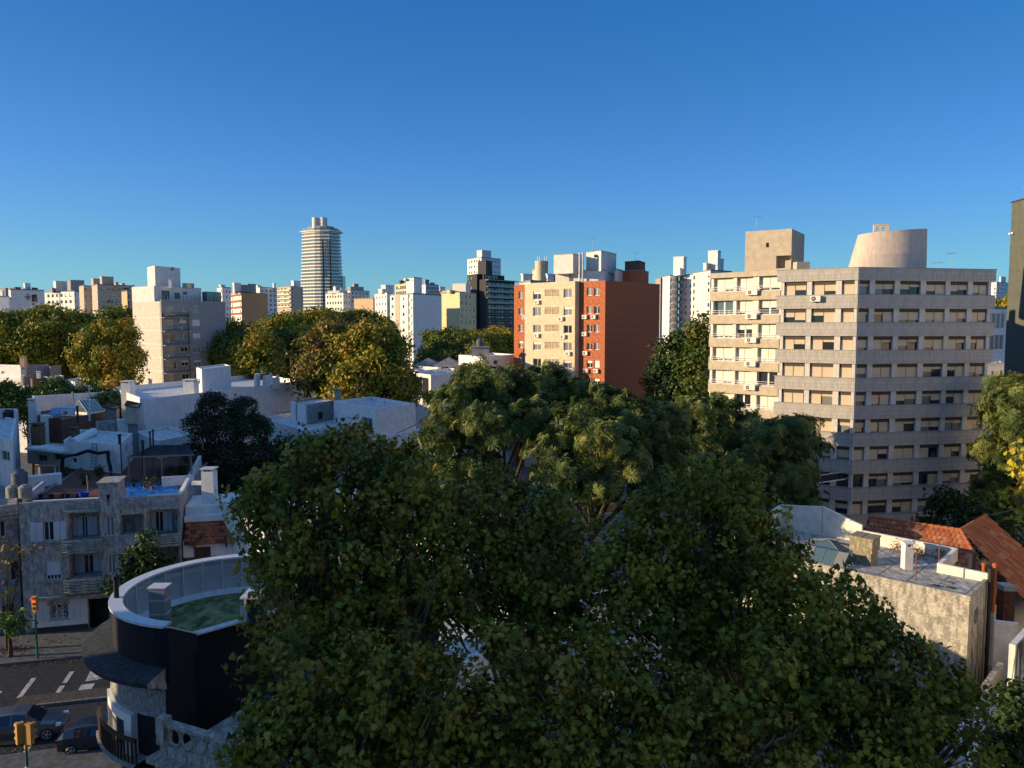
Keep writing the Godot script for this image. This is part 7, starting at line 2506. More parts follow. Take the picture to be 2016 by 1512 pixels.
	kb.hexa([v3.call(P.call(7.5, 0.45), h - 0.12), v3.call(P.call(13.7, 0.45), h - 0.12), v3.call(P.call(13.7, 2.7), h - 0.12), v3.call(P.call(7.5, 2.7), h - 0.12), v3.call(P.call(7.5, 0.45), h - 0.01), v3.call(P.call(13.7, 0.45), h - 0.01), v3.call(P.call(13.7, 2.7), h - 0.01), v3.call(P.call(7.5, 2.7), h - 0.01)])
	part("kerb", kb, M.cream_paint, sk)
	# small second skylight
	var s2 := thing("skylight", "small hipped glass skylight behind the concrete tank", "skylight", v3.call(P.call(10.2, 4.8), h))
	for s in 4:
		var pn := Mb.new()
		var q := [P.call(9.0, 3.8), P.call(11.6, 3.8), P.call(11.6, 6.0), P.call(9.0, 6.0)]
		pn.tri(v3.call(q[s], h), v3.call(q[(s + 1) % 4], h), v3.call(P.call(10.3, 4.9), h + 0.5), Vector3.UP)
		var pa := part("pane", pn, M.glass_tint, s2)
		var br := Mb.new()
		br.tube(v3.call(q[s], h + 0.01), v3.call(P.call(10.3, 4.9), h + 0.52), 0.035, 0.035, 4)
		part("bar", br, M.wood_grey, pa)
	# concrete tank on a plinth
	var tk := thing("roof_tank", "lichen-stained concrete tank on a plinth on the white house roof", "water tank", v3.call(P.call(7.0, 2.9), h))
	var bx := func(a: float, b: float, da: float, db: float, y0: float, y1: float, m: String, called: String) -> void:
		var k := Mb.new()
		var q := [P.call(a, b), P.call(a + da, b), P.call(a + da, b + db), P.call(a, b + db)]
		k.hexa([v3.call(q[0], h + y0), v3.call(q[1], h + y0), v3.call(q[2], h + y0), v3.call(q[3], h + y0), v3.call(q[0], h + y1), v3.call(q[1], h + y1), v3.call(q[2], h + y1), v3.call(q[3], h + y1)])
		part(called, k, M[m], tk)
	mat("lichen_concrete", Color(0.36, 0.32, 0.23), 0.95, T.grime, 2.0, 1.0)
	bx.call(6.5, 2.5, 1.2, 1.3, -0.12, 0.75, "lichen_concrete", "plinth")
	bx.call(6.4, 2.4, 1.5, 1.5, 0.75, 1.65, "lichen_concrete", "tank")
	bx.call(6.35, 2.35, 0.8, 1.6, 1.65, 1.75, "lichen_concrete", "lid")
	bx.call(7.16, 2.35, 0.8, 1.6, 1.65, 1.77, "lichen_concrete", "lid")
	# white chimney
	chimney(v3.call(P.call(4.6, 3.7), h - 0.12), 0.55, 0.55, 1.55, "white_wall", "slender white chimney with a slab cap on the white house roof")
	# dry shrubs growing at the back corner, junk flower pots
	var dry := thing("dry_shrub", "dry brown weeds and pots along the back parapet", "plants", v3.call(P.call(4.6, 7.0), h))
	var dm := Mb.new()
	for i in 60:
		var q: Vector2 = P.call(rng.randf_range(3.3, 7.0), rng.randf_range(6.3, 7.8))
		var b0: Vector3 = v3.call(q, h - 0.1)
		limb(dm, b0, b0 + Vector3(rng.randfn(0, 0.25), rng.randf_range(0.3, 0.9), rng.randfn(0, 0.25)), 0.012, 0.004, 0.15, 3)
	part("stalks", dm, M.wood_grey, dry)
	foliage(dry, [[v3.call(P.call(5.8, 7.1), h + 0.3), 0.7], [v3.call(P.call(4.4, 7.1), h + 0.25), 0.6], [v3.call(P.call(3.6, 7.2), h + 0.2), 0.5]], sprig("lance", 16, 0.2, 0.25, 90), 14.0, [Color(0.12, 0.08, 0.03), Color(0.2, 0.14, 0.06), Color(0.1, 0.1, 0.03)], 1.0)
	for q: Array in [[3.4, 1.5, 2.0, 0.04, "rust", "rusty pole near the roof edge of the white house"], [2.9, 4.6, 2.1, 0.035, "rust", "thin rusty pole at the inner roof corner"]]:
		var po := Mb.new()
		var b0: Vector3 = v3.call(P.call(q[0], q[1]), h - 0.12)
		po.tube(b0, b0 + Vector3.UP * q[2], q[3], q[3], 6)
		po.box(b0 + Vector3(-0.25, q[2], -0.04), b0 + Vector3(0.25, q[2] + 0.03, 0.04))
		one("pole", q[5], "pole", po, M[q[4]], b0)
	for q: Array in [[1.5, 2.2, 0.8, 0.5, "loose grey roofing slab lying near the front roof edge"], [1.1, 1.2, 0.5, 0.35, "dark roofing scrap, nearer of two, on the sunlit roof corner"], [1.9, 1.0, 0.5, 0.35, "dark roofing scrap, farther of two, on the sunlit roof corner"]]:
		var sc := Mb.new()
		var a: Vector2 = P.call(q[0], q[1])
		var b: Vector2 = P.call(q[0] + q[2], q[1] + 0.1)
		var cc: Vector2 = P.call(q[0] + q[2], q[1] + q[3])
		var d: Vector2 = P.call(q[0] + 0.05, q[1] + q[3])
		sc.hexa([v3.call(a, h - 0.115), v3.call(b, h - 0.115), v3.call(cc, h - 0.115), v3.call(d, h - 0.115), v3.call(a, h - 0.08), v3.call(b, h - 0.07), v3.call(cc, h - 0.08), v3.call(d, h - 0.05)])
		one("roofing_scrap", q[4], "roof debris", sc, M.charcoal_wall if q[2] < 0.6 else M.grey_roof, v3.call(a, h - 0.115))
	vent_pipe(v3.call(P.call(1.2, 5.6), h - 2.0), 3.1, 0.22, "pipe_black", "thick black flue with a cap before the tiled roof")
	vent_pipe(v3.call(P.call(0.4, 5.0), h - 1.0), 1.7, 0.1, "terracotta", "short terracotta vent pipe before the tiled roof")
	vent_pipe(v3.call(P.call(-0.35, 4.35), h - 2.0), 3.0, 0.12, "terracotta", "terracotta vent pipe at the white house's right roof corner")
	var dp := Mb.new()
	var d0: Vector3 = v3.call(P.call(-0.2, 4.0), 0.0)
	dp.tube(d0, d0 + Vector3.UP * (h + 0.7), 0.12, 0.12, 8)
	dp.tube(d0 + Vector3.UP * (h + 0.7), d0 + Vector3.UP * (h + 0.9), 0.2, 0.2, 8)
	one("down_pipe", "dark down pipe on the white house's right corner", "pipe", dp, M.pipe_black, d0)
	# dead creeper on the shaded side wall
	var cr := Mb.new()
	for i in 16:
		var s := rng.randf_range(0.4, g.L - 0.3)
		limb(cr, g.p(s, 0, 0.04), g.p(s + rng.randfn(0, 0.5), rng.randf_range(3.0, h - 0.6), 0.04), 0.03, 0.008, 0.06, 6)
	one("creeper", "bare creeper stems on the white house's shaded side", "creeper", cr, M.wood_grey, g.p(0, 0, 0.04))
	tiled_house()

func tiled_house() -> void:
	var y := 8.3
	var R0 := Vector3(28.6, y, -60.7)
	var R1 := Vector3(33.6, y, -56.6)
	var R2 := Vector3(38.3, y, -61.2)
	var e := (R1 - R0).normalized()
	var e2 := (R2 - R1).normalized()
	var n1 := e.cross(Vector3.UP).normalized()     # towards the sun side
	var n2 := e2.cross(Vector3.UP).normalized()
	var o := thing("tiled_house", "house with an orange-brown hipped tile roof behind the white house", "house", Vector3(R1.x, 0, R1.z))
	var dn := 4.6
	var dr := 3.7
	tile_roof(o, R0, R1, n1 * dn + Vector3.DOWN * dr, 19, 14, ["tile_a", "tile_b", "tile_a", "tile_c", "tile_b"], Vector2(0.0, 3.4))
	tile_roof(o, R1, R2, n2 * (dn + 1.6) + Vector3.DOWN * (dr + 1.3), 18, 15, ["tile_a", "tile_b", "tile_a", "tile_c", "tile_b"], Vector2(2.6, 0.0))
	ridge_cap(o, R0, R1, 14, "tile_a")
	ridge_cap(o, R1, R2, 14, "tile_a")
	ridge_cap(o, R1, R1 + n1 * dn + e * 3.4 + Vector3.DOWN * dr, 14, "tile_a")
	var back := Mb.new()
	back.quad(R0, R1, R1 - n1 * 5.0 + Vector3.DOWN * 4.0, R0 - n1 * 5.0 + Vector3.DOWN * 4.0, Vector3.UP)
	back.quad(R1, R2, R2 - n2 * 5.0 + Vector3.DOWN * 4.0, R1 - n2 * 5.0 + Vector3.DOWN * 4.0, Vector3.UP)
	part("rear_slope", back, M.tile_b, o)
	var w := Mb.new()
	var q := PackedVector2Array([Vector2(R0.x, -R0.z) + Vector2(n1.x, -n1.z) * 4.0, Vector2(R1.x, -R1.z) + Vector2(n1.x, -n1.z) * 4.0 + Vector2(e.x, -e.z) * 2.8, Vector2(R2.x, -R2.z) + Vector2(n2.x, -n2.z) * 4.5, Vector2(R2.x, -R2.z), Vector2(R0.x, -R0.z)])
	w.prism(q, 0, y - dr - 0.3)
	part("wall", w, M.white_old, o)
	var ch := at(1978, 1225, 49.5)
	var cm := thing("chimney", "red brick chimney with a stone cap below the tiled slope", "chimney", Vector3(ch.x, ch.y - 2.5, ch.z))
	var cb := Mb.new()
	cb.box(Vector3(ch.x - 0.36, ch.y - 2.5, ch.z - 0.36), Vector3(ch.x + 0.36, at(1978, 1160, 49.5).y, ch.z + 0.36))
	part("stack", cb, M.dark_brick, cm)
	var cc := Mb.new()
	cc.box(Vector3(ch.x - 0.42, at(1978, 1160, 49.5).y, ch.z - 0.42), Vector3(ch.x + 0.42, at(1978, 1150, 49.5).y, ch.z + 0.42))
	part("cap", cc, M.grey_concrete, cm)
	# garden walls below it
	var f := Fr.new(g2(1957, 1240, 47.5), g2(2005, 1240, 47.0))
	var gw := Mb.new()
	gw.fbox(f, 0, f.L, 0, at(1975, 1222, 47.5).y, -0.25, 0)
	one("garden_wall", "pale blue-grey rendered wall between white house and vine wall", "wall", gw, M.white_bluish, f.p(0, 0))
	var f2 := Fr.new(g2(1945, 1330, 41.5), g2(2002, 1228, 46.8))
	var gw2 := Mb.new()
	gw2.fbox(f2, 0, f2.L * 0.55, 0, at(1960, 1335, 42.5).y, -0.3, 0)
	one("garden_wall", "low stained garden wall stepping down to the hedge", "wall", gw2, M.dirty_concrete, f2.p(0, 0))
	var f3 := Fr.new(g2(1992, 1420, 40), g2(2070, 1240, 46))
	var gw3 := Mb.new()
	var vy := at(2000, 1215, 44).y
	gw3.fbox(f3, 0, f3.L, 0, vy, -0.3, 0)
	var vw := one("garden_wall", "tall white wall hung with bare vine stems at the right edge", "wall", gw3, M.white_old, f3.p(0, 0))
	var vn := Mb.new()
	for i in 40:
		var s := rng.randf_range(0.0, f3.L)
		limb(vn, f3.p(s, vy, 0.05), f3.p(s + rng.randfn(0, 0.3), rng.randf_range(0.5, vy - 2.0), 0.05), 0.03, 0.008, 0.05, 5)
	one("creeper", "hanging bare vine stems on the tall wall at the right edge", "creeper", vn, M.wood_grey, f3.p(0, vy, 0.05))
	# street corner house with a balustrade between grey block and trees
	var bh := house("villa", "shaded villa with a balustrade and red tile eave right of the grey block", [1925, 930, 92], [1932, 950, 90], [1990, 940, 93], 905, "white_old", "grey_roof", [], [[1945, 958, 957, 975]], 0.0, 0.3)
	var bf := Fr.new(g2(1932, 950, 90), g2(1990, 940, 93))
	for i in 12:
		var b := Mb.new()
		b.fbox(bf, 0.3 + i * 0.28, 0.42 + i * 0.28, at(1932, 928, 90).y, at(1932, 917, 90).y, 0.05, 0.17)
		part("baluster", b, M.lime_white, bh)
	var ev := Mb.new()
	ev.hexa([bf.p(0, at(1932, 938, 90).y, 0.9), bf.p(bf.L, at(1932, 938, 90).y, 0.9), bf.p(bf.L, at(1932, 930, 90).y, 0.0), bf.p(0, at(1932, 930, 90).y, 0.0), bf.p(0, at(1932, 937, 90).y, 0.9), bf.p(bf.L, at(1932, 937, 90).y, 0.9), bf.p(bf.L, at(1932, 928, 90).y, 0.0), bf.p(0, at(1932, 928, 90).y, 0.0)])
	part("tile_eave", ev, M.tile_b, bh)
	for k in 2:
		var cb2 := Mb.new()
		var a := at(1830, 1030 + k * 14, 66)
		var b := at(2060, 985 + k * 16, 60)
		for j in 10:
			var u0 := j / 10.0
			var u1 := (j + 1) / 10.0
			cb2.tube(a.lerp(b, u0) + Vector3.DOWN * 1.2 * u0 * (1 - u0), a.lerp(b, u1) + Vector3.DOWN * 1.2 * u1 * (1 - u1), 0.03, 0.03, 4, false)
		one("overhead_wire", "%s overhead wire before the grey block's foot" % ["upper", "lower"][k], "wire", cb2, M.metal_grey, a)

# ---------------------------------------------------------------- cars and traffic lights
func car(base: Vector3, dir: float, paint: Material, label: String, suv := false) -> void:
	var o := thing("parked_car", label, "car", base, "cars on the avenue")
	var tf := Transform3D(Basis(Vector3.UP, dir), Vector3.ZERO)
	var k := 1.12 if suv else 1.0
	# sections from tail to nose: x, sill, belt height, roof height, half width at belt, half width at roof
	var sec := [[-2.0, 0.45, 0.75, 0.75, 0.68, 0.6], [-1.95, 0.3, 0.92, 0.98, 0.8, 0.64], [-1.65, 0.25, 0.98, 1.32, 0.86, 0.6], [-1.1, 0.24, 0.98, 1.46, 0.88, 0.6], [-0.3, 0.23, 0.96, 1.5, 0.89, 0.62], [0.35, 0.23, 0.95, 1.43, 0.89, 0.62], [1.0, 0.24, 0.93, 0.99, 0.88, 0.66], [1.6, 0.26, 0.85, 0.88, 0.85, 0.64], [1.95, 0.32, 0.72, 0.74, 0.76, 0.55], [2.05, 0.42, 0.6, 0.62, 0.64, 0.5]]
	var body := Mb.new()
	var rows := []
	for s: Array in sec:
		var up: float = k if s[3] > 1.2 else lerpf(1.0, k, 0.6)
		var yb: float = s[2] * lerpf(1.0, k, 0.6)
		var yt: float = s[3] * up
		var r := []
		for sg in [1, -1]:
			var side := [Vector3(s[0] * k, s[1], s[4] * 0.93 * sg), Vector3(s[0] * k, lerpf(s[1], yb, 0.55), s[4] * 1.0 * sg), Vector3(s[0] * k, yb, s[4] * 0.96 * sg), Vector3(s[0] * k, yt - 0.04, s[5] * sg), Vector3(s[0] * k, yt, s[5] * 0.75 * sg)]
			if sg < 0:
				side.reverse()
			r.append_array(side)
		rows.append(r)
	for i in rows.size() - 1:
		for j in 9:
			var a: Vector3 = rows[i][j]
			var n: Vector3 = a + rows[i + 1][j + 1] - Vector3(a.x * 2, 1.2, 0)
			body.quad(a, rows[i][j + 1], rows[i + 1][j + 1], rows[i + 1][j], n)
	for i: int in [0, rows.size() - 1]:
		for j in range(1, 9):
			body.tri(rows[i][0], rows[i][j], rows[i][j + 1], Vector3(-1 if i == 0 else 1, 0, 0))
	inst("body", body.mesh(), paint, o, tf)
	# glazing: a skin just outside the cabin
	var pane := func(i: int, j: int, i2: int, called: String) -> void:
		var g := Mb.new()
		for m in range(i, i2):
			var a: Vector3 = rows[m][j]
			var b: Vector3 = rows[m][j + 1]
			var c: Vector3 = rows[m + 1][j + 1]
			var d: Vector3 = rows[m + 1][j]
			var n := Vector3(0, 0.2, signf(a.z))
			var mid := (a + b + c + d) / 4.0
			var q := []
			for p: Vector3 in [a, b, c, d]:
				q.append(mid + (p - mid) * 0.86 + n * 0.015)
			g.quad(q[0], q[1], q[2], q[3], n)
		inst(called, g.mesh(), M.glass, o, tf)
	pane.call(2, 2, 3, "side_window")
	pane.call(3, 2, 4, "side_window")
	pane.call(4, 2, 5, "side_window")
	pane.call(2, 6, 3, "side_window")
	pane.call(3, 6, 4, "side_window")
	pane.call(4, 6, 5, "side_window")
	for q: Array in [[5, 6, "windscreen"], [1, 2, "rear_window"]]:
		var g := Mb.new()
		var a: Vector3 = rows[q[0]][3]
		var b: Vector3 = rows[q[0]][6]
		var c: Vector3 = rows[q[1]][6]
		var d: Vector3 = rows[q[1]][3]
		var mid := (a + b + c + d) / 4.0
		var pts := []
		for p: Vector3 in [a, b, c, d]:
			pts.append(mid + (p - mid) * 0.92 + Vector3(0.03 * signf(mid.x), 0.05, 0))
		g.quad(pts[0], pts[1], pts[2], pts[3], Vector3.UP)
		inst(q[2], g.mesh(), M.glass, o, tf)
	for x: float in [-1.25, 1.3]:
		for sg in [-1, 1]:
			var w := Mb.new()
			var c := Vector3(x * k, 0.32 * k, 0.82 * sg)
			w.tube(c - Vector3(0, 0, 0.11 * sg), c + Vector3(0, 0, 0.08 * sg), 0.32 * k, 0.31 * k, 18)
			var ty := inst("wheel", w.mesh(), M.pipe_black, o, tf)
			var rm := Mb.new()
			rm.tube(c + Vector3(0, 0, 0.075 * sg), c + Vector3(0, 0, 0.09 * sg), 0.08, 0.06, 10)
			for n in 5:
				var an := TAU * n / 5
				var t := c + Vector3(cos(an) * 0.21, sin(an) * 0.21, 0.085 * sg)
				rm.tube(c + Vector3(0, 0, 0.085 * sg), t, 0.035, 0.03, 5)
			for n in 16:
				rm.tube(c + Vector3(cos(TAU * n / 16) * 0.21 * k, sin(TAU * n / 16) * 0.21 * k, 0.085 * sg), c + Vector3(cos(TAU * (n + 1) / 16) * 0.21 * k, sin(TAU * (n + 1) / 16) * 0.21 * k, 0.085 * sg), 0.02, 0.02, 4, false)
			inst("rim", rm.mesh(), M.metal_zinc, ty)
	for sg in [-1, 1]:
		var hl := Mb.new()
		var a: Vector3 = rows[7][2 if sg > 0 else 7]
		hl.box(a + Vector3(0.12, -0.16, -0.22 if sg > 0 else 0.0), a + Vector3(0.36, -0.03, 0.0 if sg > 0 else 0.22))
		inst("headlight", hl.mesh(), M.frame_white, o, tf)
		var tl := Mb.new()
		var b: Vector3 = rows[1][2 if sg > 0 else 7]
		tl.box(b + Vector3(-0.06, -0.2, -0.16 if sg > 0 else -0.01), b + Vector3(0.14, 0.0, 0.01 if sg > 0 else 0.16))
		inst("tail_light", tl.mesh(), mat("tail_red", Color(0.3, 0.01, 0.01), 0.3), o, tf)
		var mi := Mb.new()
		mi.box(Vector3(0.55 * k, 0.95 * k, 0.86 * sg if sg > 0 else -1.04), Vector3(0.72 * k, 1.07 * k, 1.04 if sg > 0 else -0.86))
		inst("mirror", mi.mesh(), paint, o, tf)

func traffic_light(foot: Vector3, h: float, label: String, heads: Array, yellow: bool) -> void:
	var o := thing("traffic_light", label, "traffic light", foot)
	var pm := Mb.new()
	pm.tube(foot, foot + Vector3.UP * (h - 0.5), 0.075, 0.06, 10)
	part("pole", pm, mat("pole_green", Color(0.02, 0.13, 0.05), 0.5), o)
	var cl := Mb.new()
	cl.tube(foot + Vector3.UP * (h - 0.5), foot + Vector3.UP * (h - 0.25), 0.09, 0.09, 8)
	part("collar", cl, mat("collar_yellow", Color(0.5, 0.32, 0.03), 0.5), o)
	if yellow:
		for k in 2:
			var tg := Mb.new()
			tg.tube(foot + Vector3.UP * (h - 1.6 - k * 0.45), foot + Vector3.UP * (h - 1.45 - k * 0.45), 0.09, 0.09, 8)
			part("band", tg, M.frame_white, o)
	var mh := mat("signal_housing", Color(0.42, 0.23, 0.06), 0.6)
	for hd: Array in heads:   # [offset x, offset z, turn, lit index]
		var c := foot + Vector3(hd[0], h - 0.25, hd[1])
		var bs := Basis(Vector3.UP, hd[2])
		var tfm := Transform3D(bs, c - origin[o])
		var bx := Mb.new()
		bx.box(Vector3(-0.17, 0.0, -0.12), Vector3(0.17, 1.05, 0.1))
		var hn := inst("signal_head", bx.mesh(), mh, o, tfm)
		for k in 3:
			var vs := Mb.new()
			for n in 10:
				var a0 := PI * n / 10.0 - 0.1
				var a1 := PI * (n + 1) / 10.0 - 0.1
				vs.quad(Vector3(cos(a0) * 0.14, 0.18 + k * 0.34 + sin(a0) * 0.14, 0.1), Vector3(cos(a1) * 0.14, 0.18 + k * 0.34 + sin(a1) * 0.14, 0.1), Vector3(cos(a1) * 0.14, 0.18 + k * 0.34 + sin(a1) * 0.14, 0.32), Vector3(cos(a0) * 0.14, 0.18 + k * 0.34 + sin(a0) * 0.14, 0.32), Vector3(cos(a0), sin(a0), 0))
			inst("visor", vs.mesh(), mh, hn)
			var ln := Mb.new()
			ln.lathe(Vector3.ZERO, [[0.12, 0.0], [0.1, 0.03], [0.05, 0.05], [0.0, 0.055]], 12)
			var lm: StandardMaterial3D = M.ac_fan
			if k == 2 - int(hd[3]) and hd[3] >= 0:
				lm = mat("red_lamp", Color(0.6, 0.02, 0.02), 0.3)
				lm.emission_enabled = true
				lm.emission = Color(1.0, 0.06, 0.05)
				lm.emission_energy_multiplier = 1.6
				var om := OmniLight3D.new()
				om.name = "red_signal_glow"
				om.light_color = Color(1.0, 0.1, 0.06)
				om.light_energy = 0.05
				om.light_size = 0.1
				om.omni_range = 8.0
				om.omni_attenuation = 2.0
				om.shadow_enabled = true
				o.add_child(om, true)
				om.position = tfm * Vector3(0, 0.18 + k * 0.34, 0.22)
			inst("signal_lamp", ln.mesh(), lm, hn, Transform3D(Basis(Vector3.RIGHT, PI / 2), Vector3(0, 0.18 + k * 0.34, 0.1)))

func street_things() -> void:
	var pm := mat("paint_dark_blue", Color(0.012, 0.018, 0.03), 0.25)
	pm.clearcoat_enabled = true
	pm.clearcoat = 1.0
	pm.clearcoat_roughness = 0.05
	var pg := mat("paint_grey", Color(0.1, 0.095, 0.09), 0.3)
	pg.metallic = 0.3
	pg.clearcoat_enabled = true
	pg.clearcoat = 1.0
	pg.clearcoat_roughness = 0.08
	var yaw := atan2(AV.y, AV.x)
	car(Vector3(-23.2, 0, -41.7), yaw, pm, "dark blue hatchback at the near kerb of the avenue")
	car(Vector3(-28.1, 0, -42.6), yaw, pg, "grey utility car behind the near traffic light", true)
	var p1 := at(74, 1300, 52.7)
	p1.y = 0.14
	traffic_light(p1, 3.7, "green-poled traffic light showing red on the far pavement", [[0.0, 0.0, -0.25, 0]], false)
	var p2 := Vector3(-23.3, 0.14, -36.6)
	var top := at(48, 1455, 36.6).y
	traffic_light(Vector3(at(52, 1480, 36.6).x, 0.14, -36.6), top - 0.1, "near green-poled traffic light with two yellow signal heads", [[-0.28, 0.0, -2.2, -1], [0.24, 0.05, 2.9, -1]], true)

# ---------------------------------------------------------------- trees
func trees() -> void:
	# --- near plane trees: shaped leaf by leaf
	var pal := []
	for k in 3:
		pal.append(sprig("palmate", 24, 0.185, 0.42, 100 + k))
	var olive := [Color(0.075, 0.1, 0.014), Color(0.135, 0.15, 0.018), Color(0.2, 0.195, 0.024), Color(0.26, 0.22, 0.028), Color(0.33, 0.19, 0.035)]
	var near := {"fork": 8.0, "r": 0.32, "bark": "bark_plane", "meshes": pal, "dens": 8.5, "sat": 2, "colors": olive, "inner": 0.3, "flat": 0.9, "shellw": 0.5, "ragged": 0.6, "patch": 2.2, "twigs": 7, "clump": 0.55}
	lobed_tree("plane_tree", "near plane tree with olive leaves, leftmost and tallest of the row", -6.3, 27.0, [[700, 905, 27, 1.25], [620, 925, 27, 1.2], [760, 945, 27.5, 1.2], [560, 975, 26.5, 1.25], [505, 1010, 26.5, 0.85], [660, 1000, 26.5, 1.7], [790, 1020, 26.5, 1.5], [570, 1060, 26, 1.6], [880, 1010, 27.5, 1.3], [690, 1110, 26, 1.8], [820, 1120, 26, 1.7], [570, 1170, 25.5, 1.4], [680, 1230, 25.5, 1.6], [800, 1240, 25.5, 1.6]], near, "near plane trees")
	lobed_tree("plane_tree", "near plane tree in the middle with brownish olive crown", 0.2, 28.5, [[960, 985, 29, 1.1], [1060, 990, 29, 1.15], [1000, 1050, 28.5, 1.6], [1110, 1040, 29, 1.2], [930, 1090, 28, 1.6], [1060, 1120, 28, 1.7], [950, 1190, 27.5, 1.7], [1080, 1220, 27.5, 1.7], [890, 1180, 27, 1.4]], near, "near plane trees")
	var gn := near.duplicate()
	gn.colors = [Color(0.08, 0.105, 0.014), Color(0.15, 0.165, 0.018), Color(0.215, 0.215, 0.024), Color(0.27, 0.24, 0.028)]
	lobed_tree("plane_tree", "near plane tree with a bright pointed top right of the middle", 8.6, 27.5, [[1395, 955, 28, 1.0], [1320, 1000, 28, 1.15], [1450, 1010, 28, 1.2], [1500, 1000, 28.5, 0.75], [1390, 1060, 27.5, 1.6], [1250, 1050, 28, 1.1], [1500, 1090, 27.5, 1.3], [1300, 1120, 27, 1.5], [1420, 1170, 27, 1.7], [1540, 1100, 28, 0.8], [1290, 1220, 26.5, 1.6], [1400, 1270, 26.5, 1.6], [1220, 1130, 27, 1.3], [1190, 1220, 26.5, 1.4]], gn, "near plane trees")
	lobed_tree("plane_tree", "near plane tree spreading to the lower right over the white house wall", 11.8, 23.5, [[1640, 1165, 25, 0.75], [1560, 1190, 25, 1.1], [1690, 1215, 24.5, 0.8], [1620, 1260, 24, 1.4], [1520, 1290, 24, 1.4], [1740, 1290, 23.5, 1.1], [1680, 1350, 23, 1.5], [1560, 1380, 23, 1.5], [1840, 1350, 23, 1.0], [1790, 1420, 22.5, 1.3], [1880, 1410, 22.5, 0.8], [1920, 1450, 22, 0.7], [1660, 1460, 22, 1.4], [1850, 1500, 21.5, 1.1], [1760, 1530, 21, 1.3]], gn, "near plane trees")
	lobed_tree("plane_tree", "nearest plane tree at the bottom left below the navy wall", -4.2, 21.0, [[560, 1290, 22.5, 0.95], [640, 1330, 22, 1.2], [540, 1400, 21.5, 0.9], [760, 1340, 22, 1.3], [500, 1475, 21, 0.8], [600, 1460, 21, 1.2], [720, 1450, 21, 1.4], [850, 1400, 21.5, 1.3], [860, 1490, 21, 1.2], [580, 1540, 20.5, 1.2], [700, 1560, 20.5, 1.3]], near, "near plane trees")
	lobed_tree("plane_tree", "nearest plane tree at the bottom middle with a pale trunk", 4.5, 21.5, [[1000, 1310, 23, 1.2], [1110, 1330, 22.5, 1.2], [1210, 1350, 22.5, 1.3], [980, 1420, 22, 1.4], [1100, 1450, 21.5, 1.3], [1240, 1450, 22, 1.4], [1360, 1400, 22.5, 1.4], [1340, 1500, 21.5, 1.3], [1460, 1450, 22, 1.4], [1010, 1520, 21, 1.2], [1200, 1540, 21, 1.2], [1500, 1530, 21.5, 1.3]], near, "near plane trees")
	var yl := near.duplicate()
	yl.fork = 15.0
	yl.r = 0.12
	yl.colors = [Color(0.252, 0.252, 0.027), Color(0.45, 0.36, 0.027), Color(0.576, 0.432, 0.036)]
	lobed_tree("plane_tree", "sunlit yellow plane branch reaching in at the right edge", 19.5, 25.0, [[2018, 905, 25, 0.35], [2008, 935, 25, 0.2], [2025, 945, 25, 0.25], [2012, 985, 25, 0.3], [2000, 978, 25, 0.18], [2060, 940, 25, 0.7], [2090, 980, 25, 1.0]], yl, "near plane trees")
	# --- tipa trees: feathery, dark green
	var fr := [frond(7, 0.5, 0.17, 201), frond(7, 0.5, 0.17, 202)]
	var tipa := {"fork": 7.0, "r": 0.5, "bark": "bark_dark", "meshes": fr, "dens": 19.0, "colors": [Color(0.045, 0.08, 0.024), Color(0.1, 0.14, 0.04), Color(0.18, 0.215, 0.06), Color(0.26, 0.27, 0.08)], "inner": 0.12, "flat": 0.75, "shellw": 0.3, "ragged": 0.3, "patch": 4.0, "size": 1.0, "twigs": 4, "clump": 0.9}
	lobed_tree("tipa_tree", "broad domed tipa tree with sunlit left side below the brick block", -1.0, 63.0, [[980, 765, 64, 2.3], [1080, 765, 65, 2.3], [900, 800, 62, 2.4], [870, 860, 61, 1.9], [960, 840, 61, 2.6], [1040, 830, 62, 2.2], [890, 925, 60, 1.7], [1130, 775, 66, 1.9], [950, 920, 60, 1.6], [930, 750, 65, 1.6]], tipa, "tipa trees")
	lobed_tree("tipa_tree", "second tipa tree with layered crown right of the domed one", 6.5, 60.0, [[1200, 800, 63, 2.2], [1130, 830, 60, 2.0], [1180, 870, 58, 2.4], [1100, 890, 58, 1.8], [1260, 850, 61, 2.5], [1300, 830, 64, 2.0], [1120, 930, 57, 1.7], [1230, 930, 58, 2.5], [1310, 900, 61, 2.0], [1160, 960, 57, 1.6], [1290, 960, 59, 2.2]], tipa, "tipa trees")
	var dark := tipa.duplicate()
	lobed_tree("tipa_tree", "dark tipa tree before the cream block", 16.5, 74.0, [[1370, 815, 74, 2.3], [1430, 820, 74, 2.4], [1330, 850, 73, 2.0], [1400, 870, 72, 2.6], [1470, 860, 73, 2.4], [1350, 920, 71, 2.4], [1450, 930, 71, 2.4]], dark, "tipa trees")
	lobed_tree("tipa_tree", "dark tall tipa tree covering the grey block's left corner", 22.5, 68.0, [[1560, 850, 69, 2.0], [1520, 870, 68, 2.2], [1590, 890, 68, 1.6], [1480, 920, 67, 2.2], [1560, 940, 67, 2.3], [1500, 990, 66, 2.2], [1570, 990, 66, 1.5], [1430, 990, 66, 2.0]], dark, "tipa trees")
	lobed_tree("tipa_tree", "tipa tree at the right edge with a sunlit pale crown", 46.0, 66.0, [[2010, 800, 66, 2.2], [2005, 850, 65, 1.8], [2040, 880, 65, 2.6], [2045, 780, 67, 2.2], [1995, 905, 65, 1.6]], tipa, "tipa trees")
	lobed_tree("tipa_tree", "deep shaded tree between grey block and right edge", 48.5, 76.0, [[1990, 770, 76, 1.9], [1965, 820, 75, 1.7], [1960, 890, 75, 1.9], [2000, 930, 74, 2.4], [1955, 960, 73, 1.6], [2000, 1000, 72, 2.2]], dark, "tipa trees")
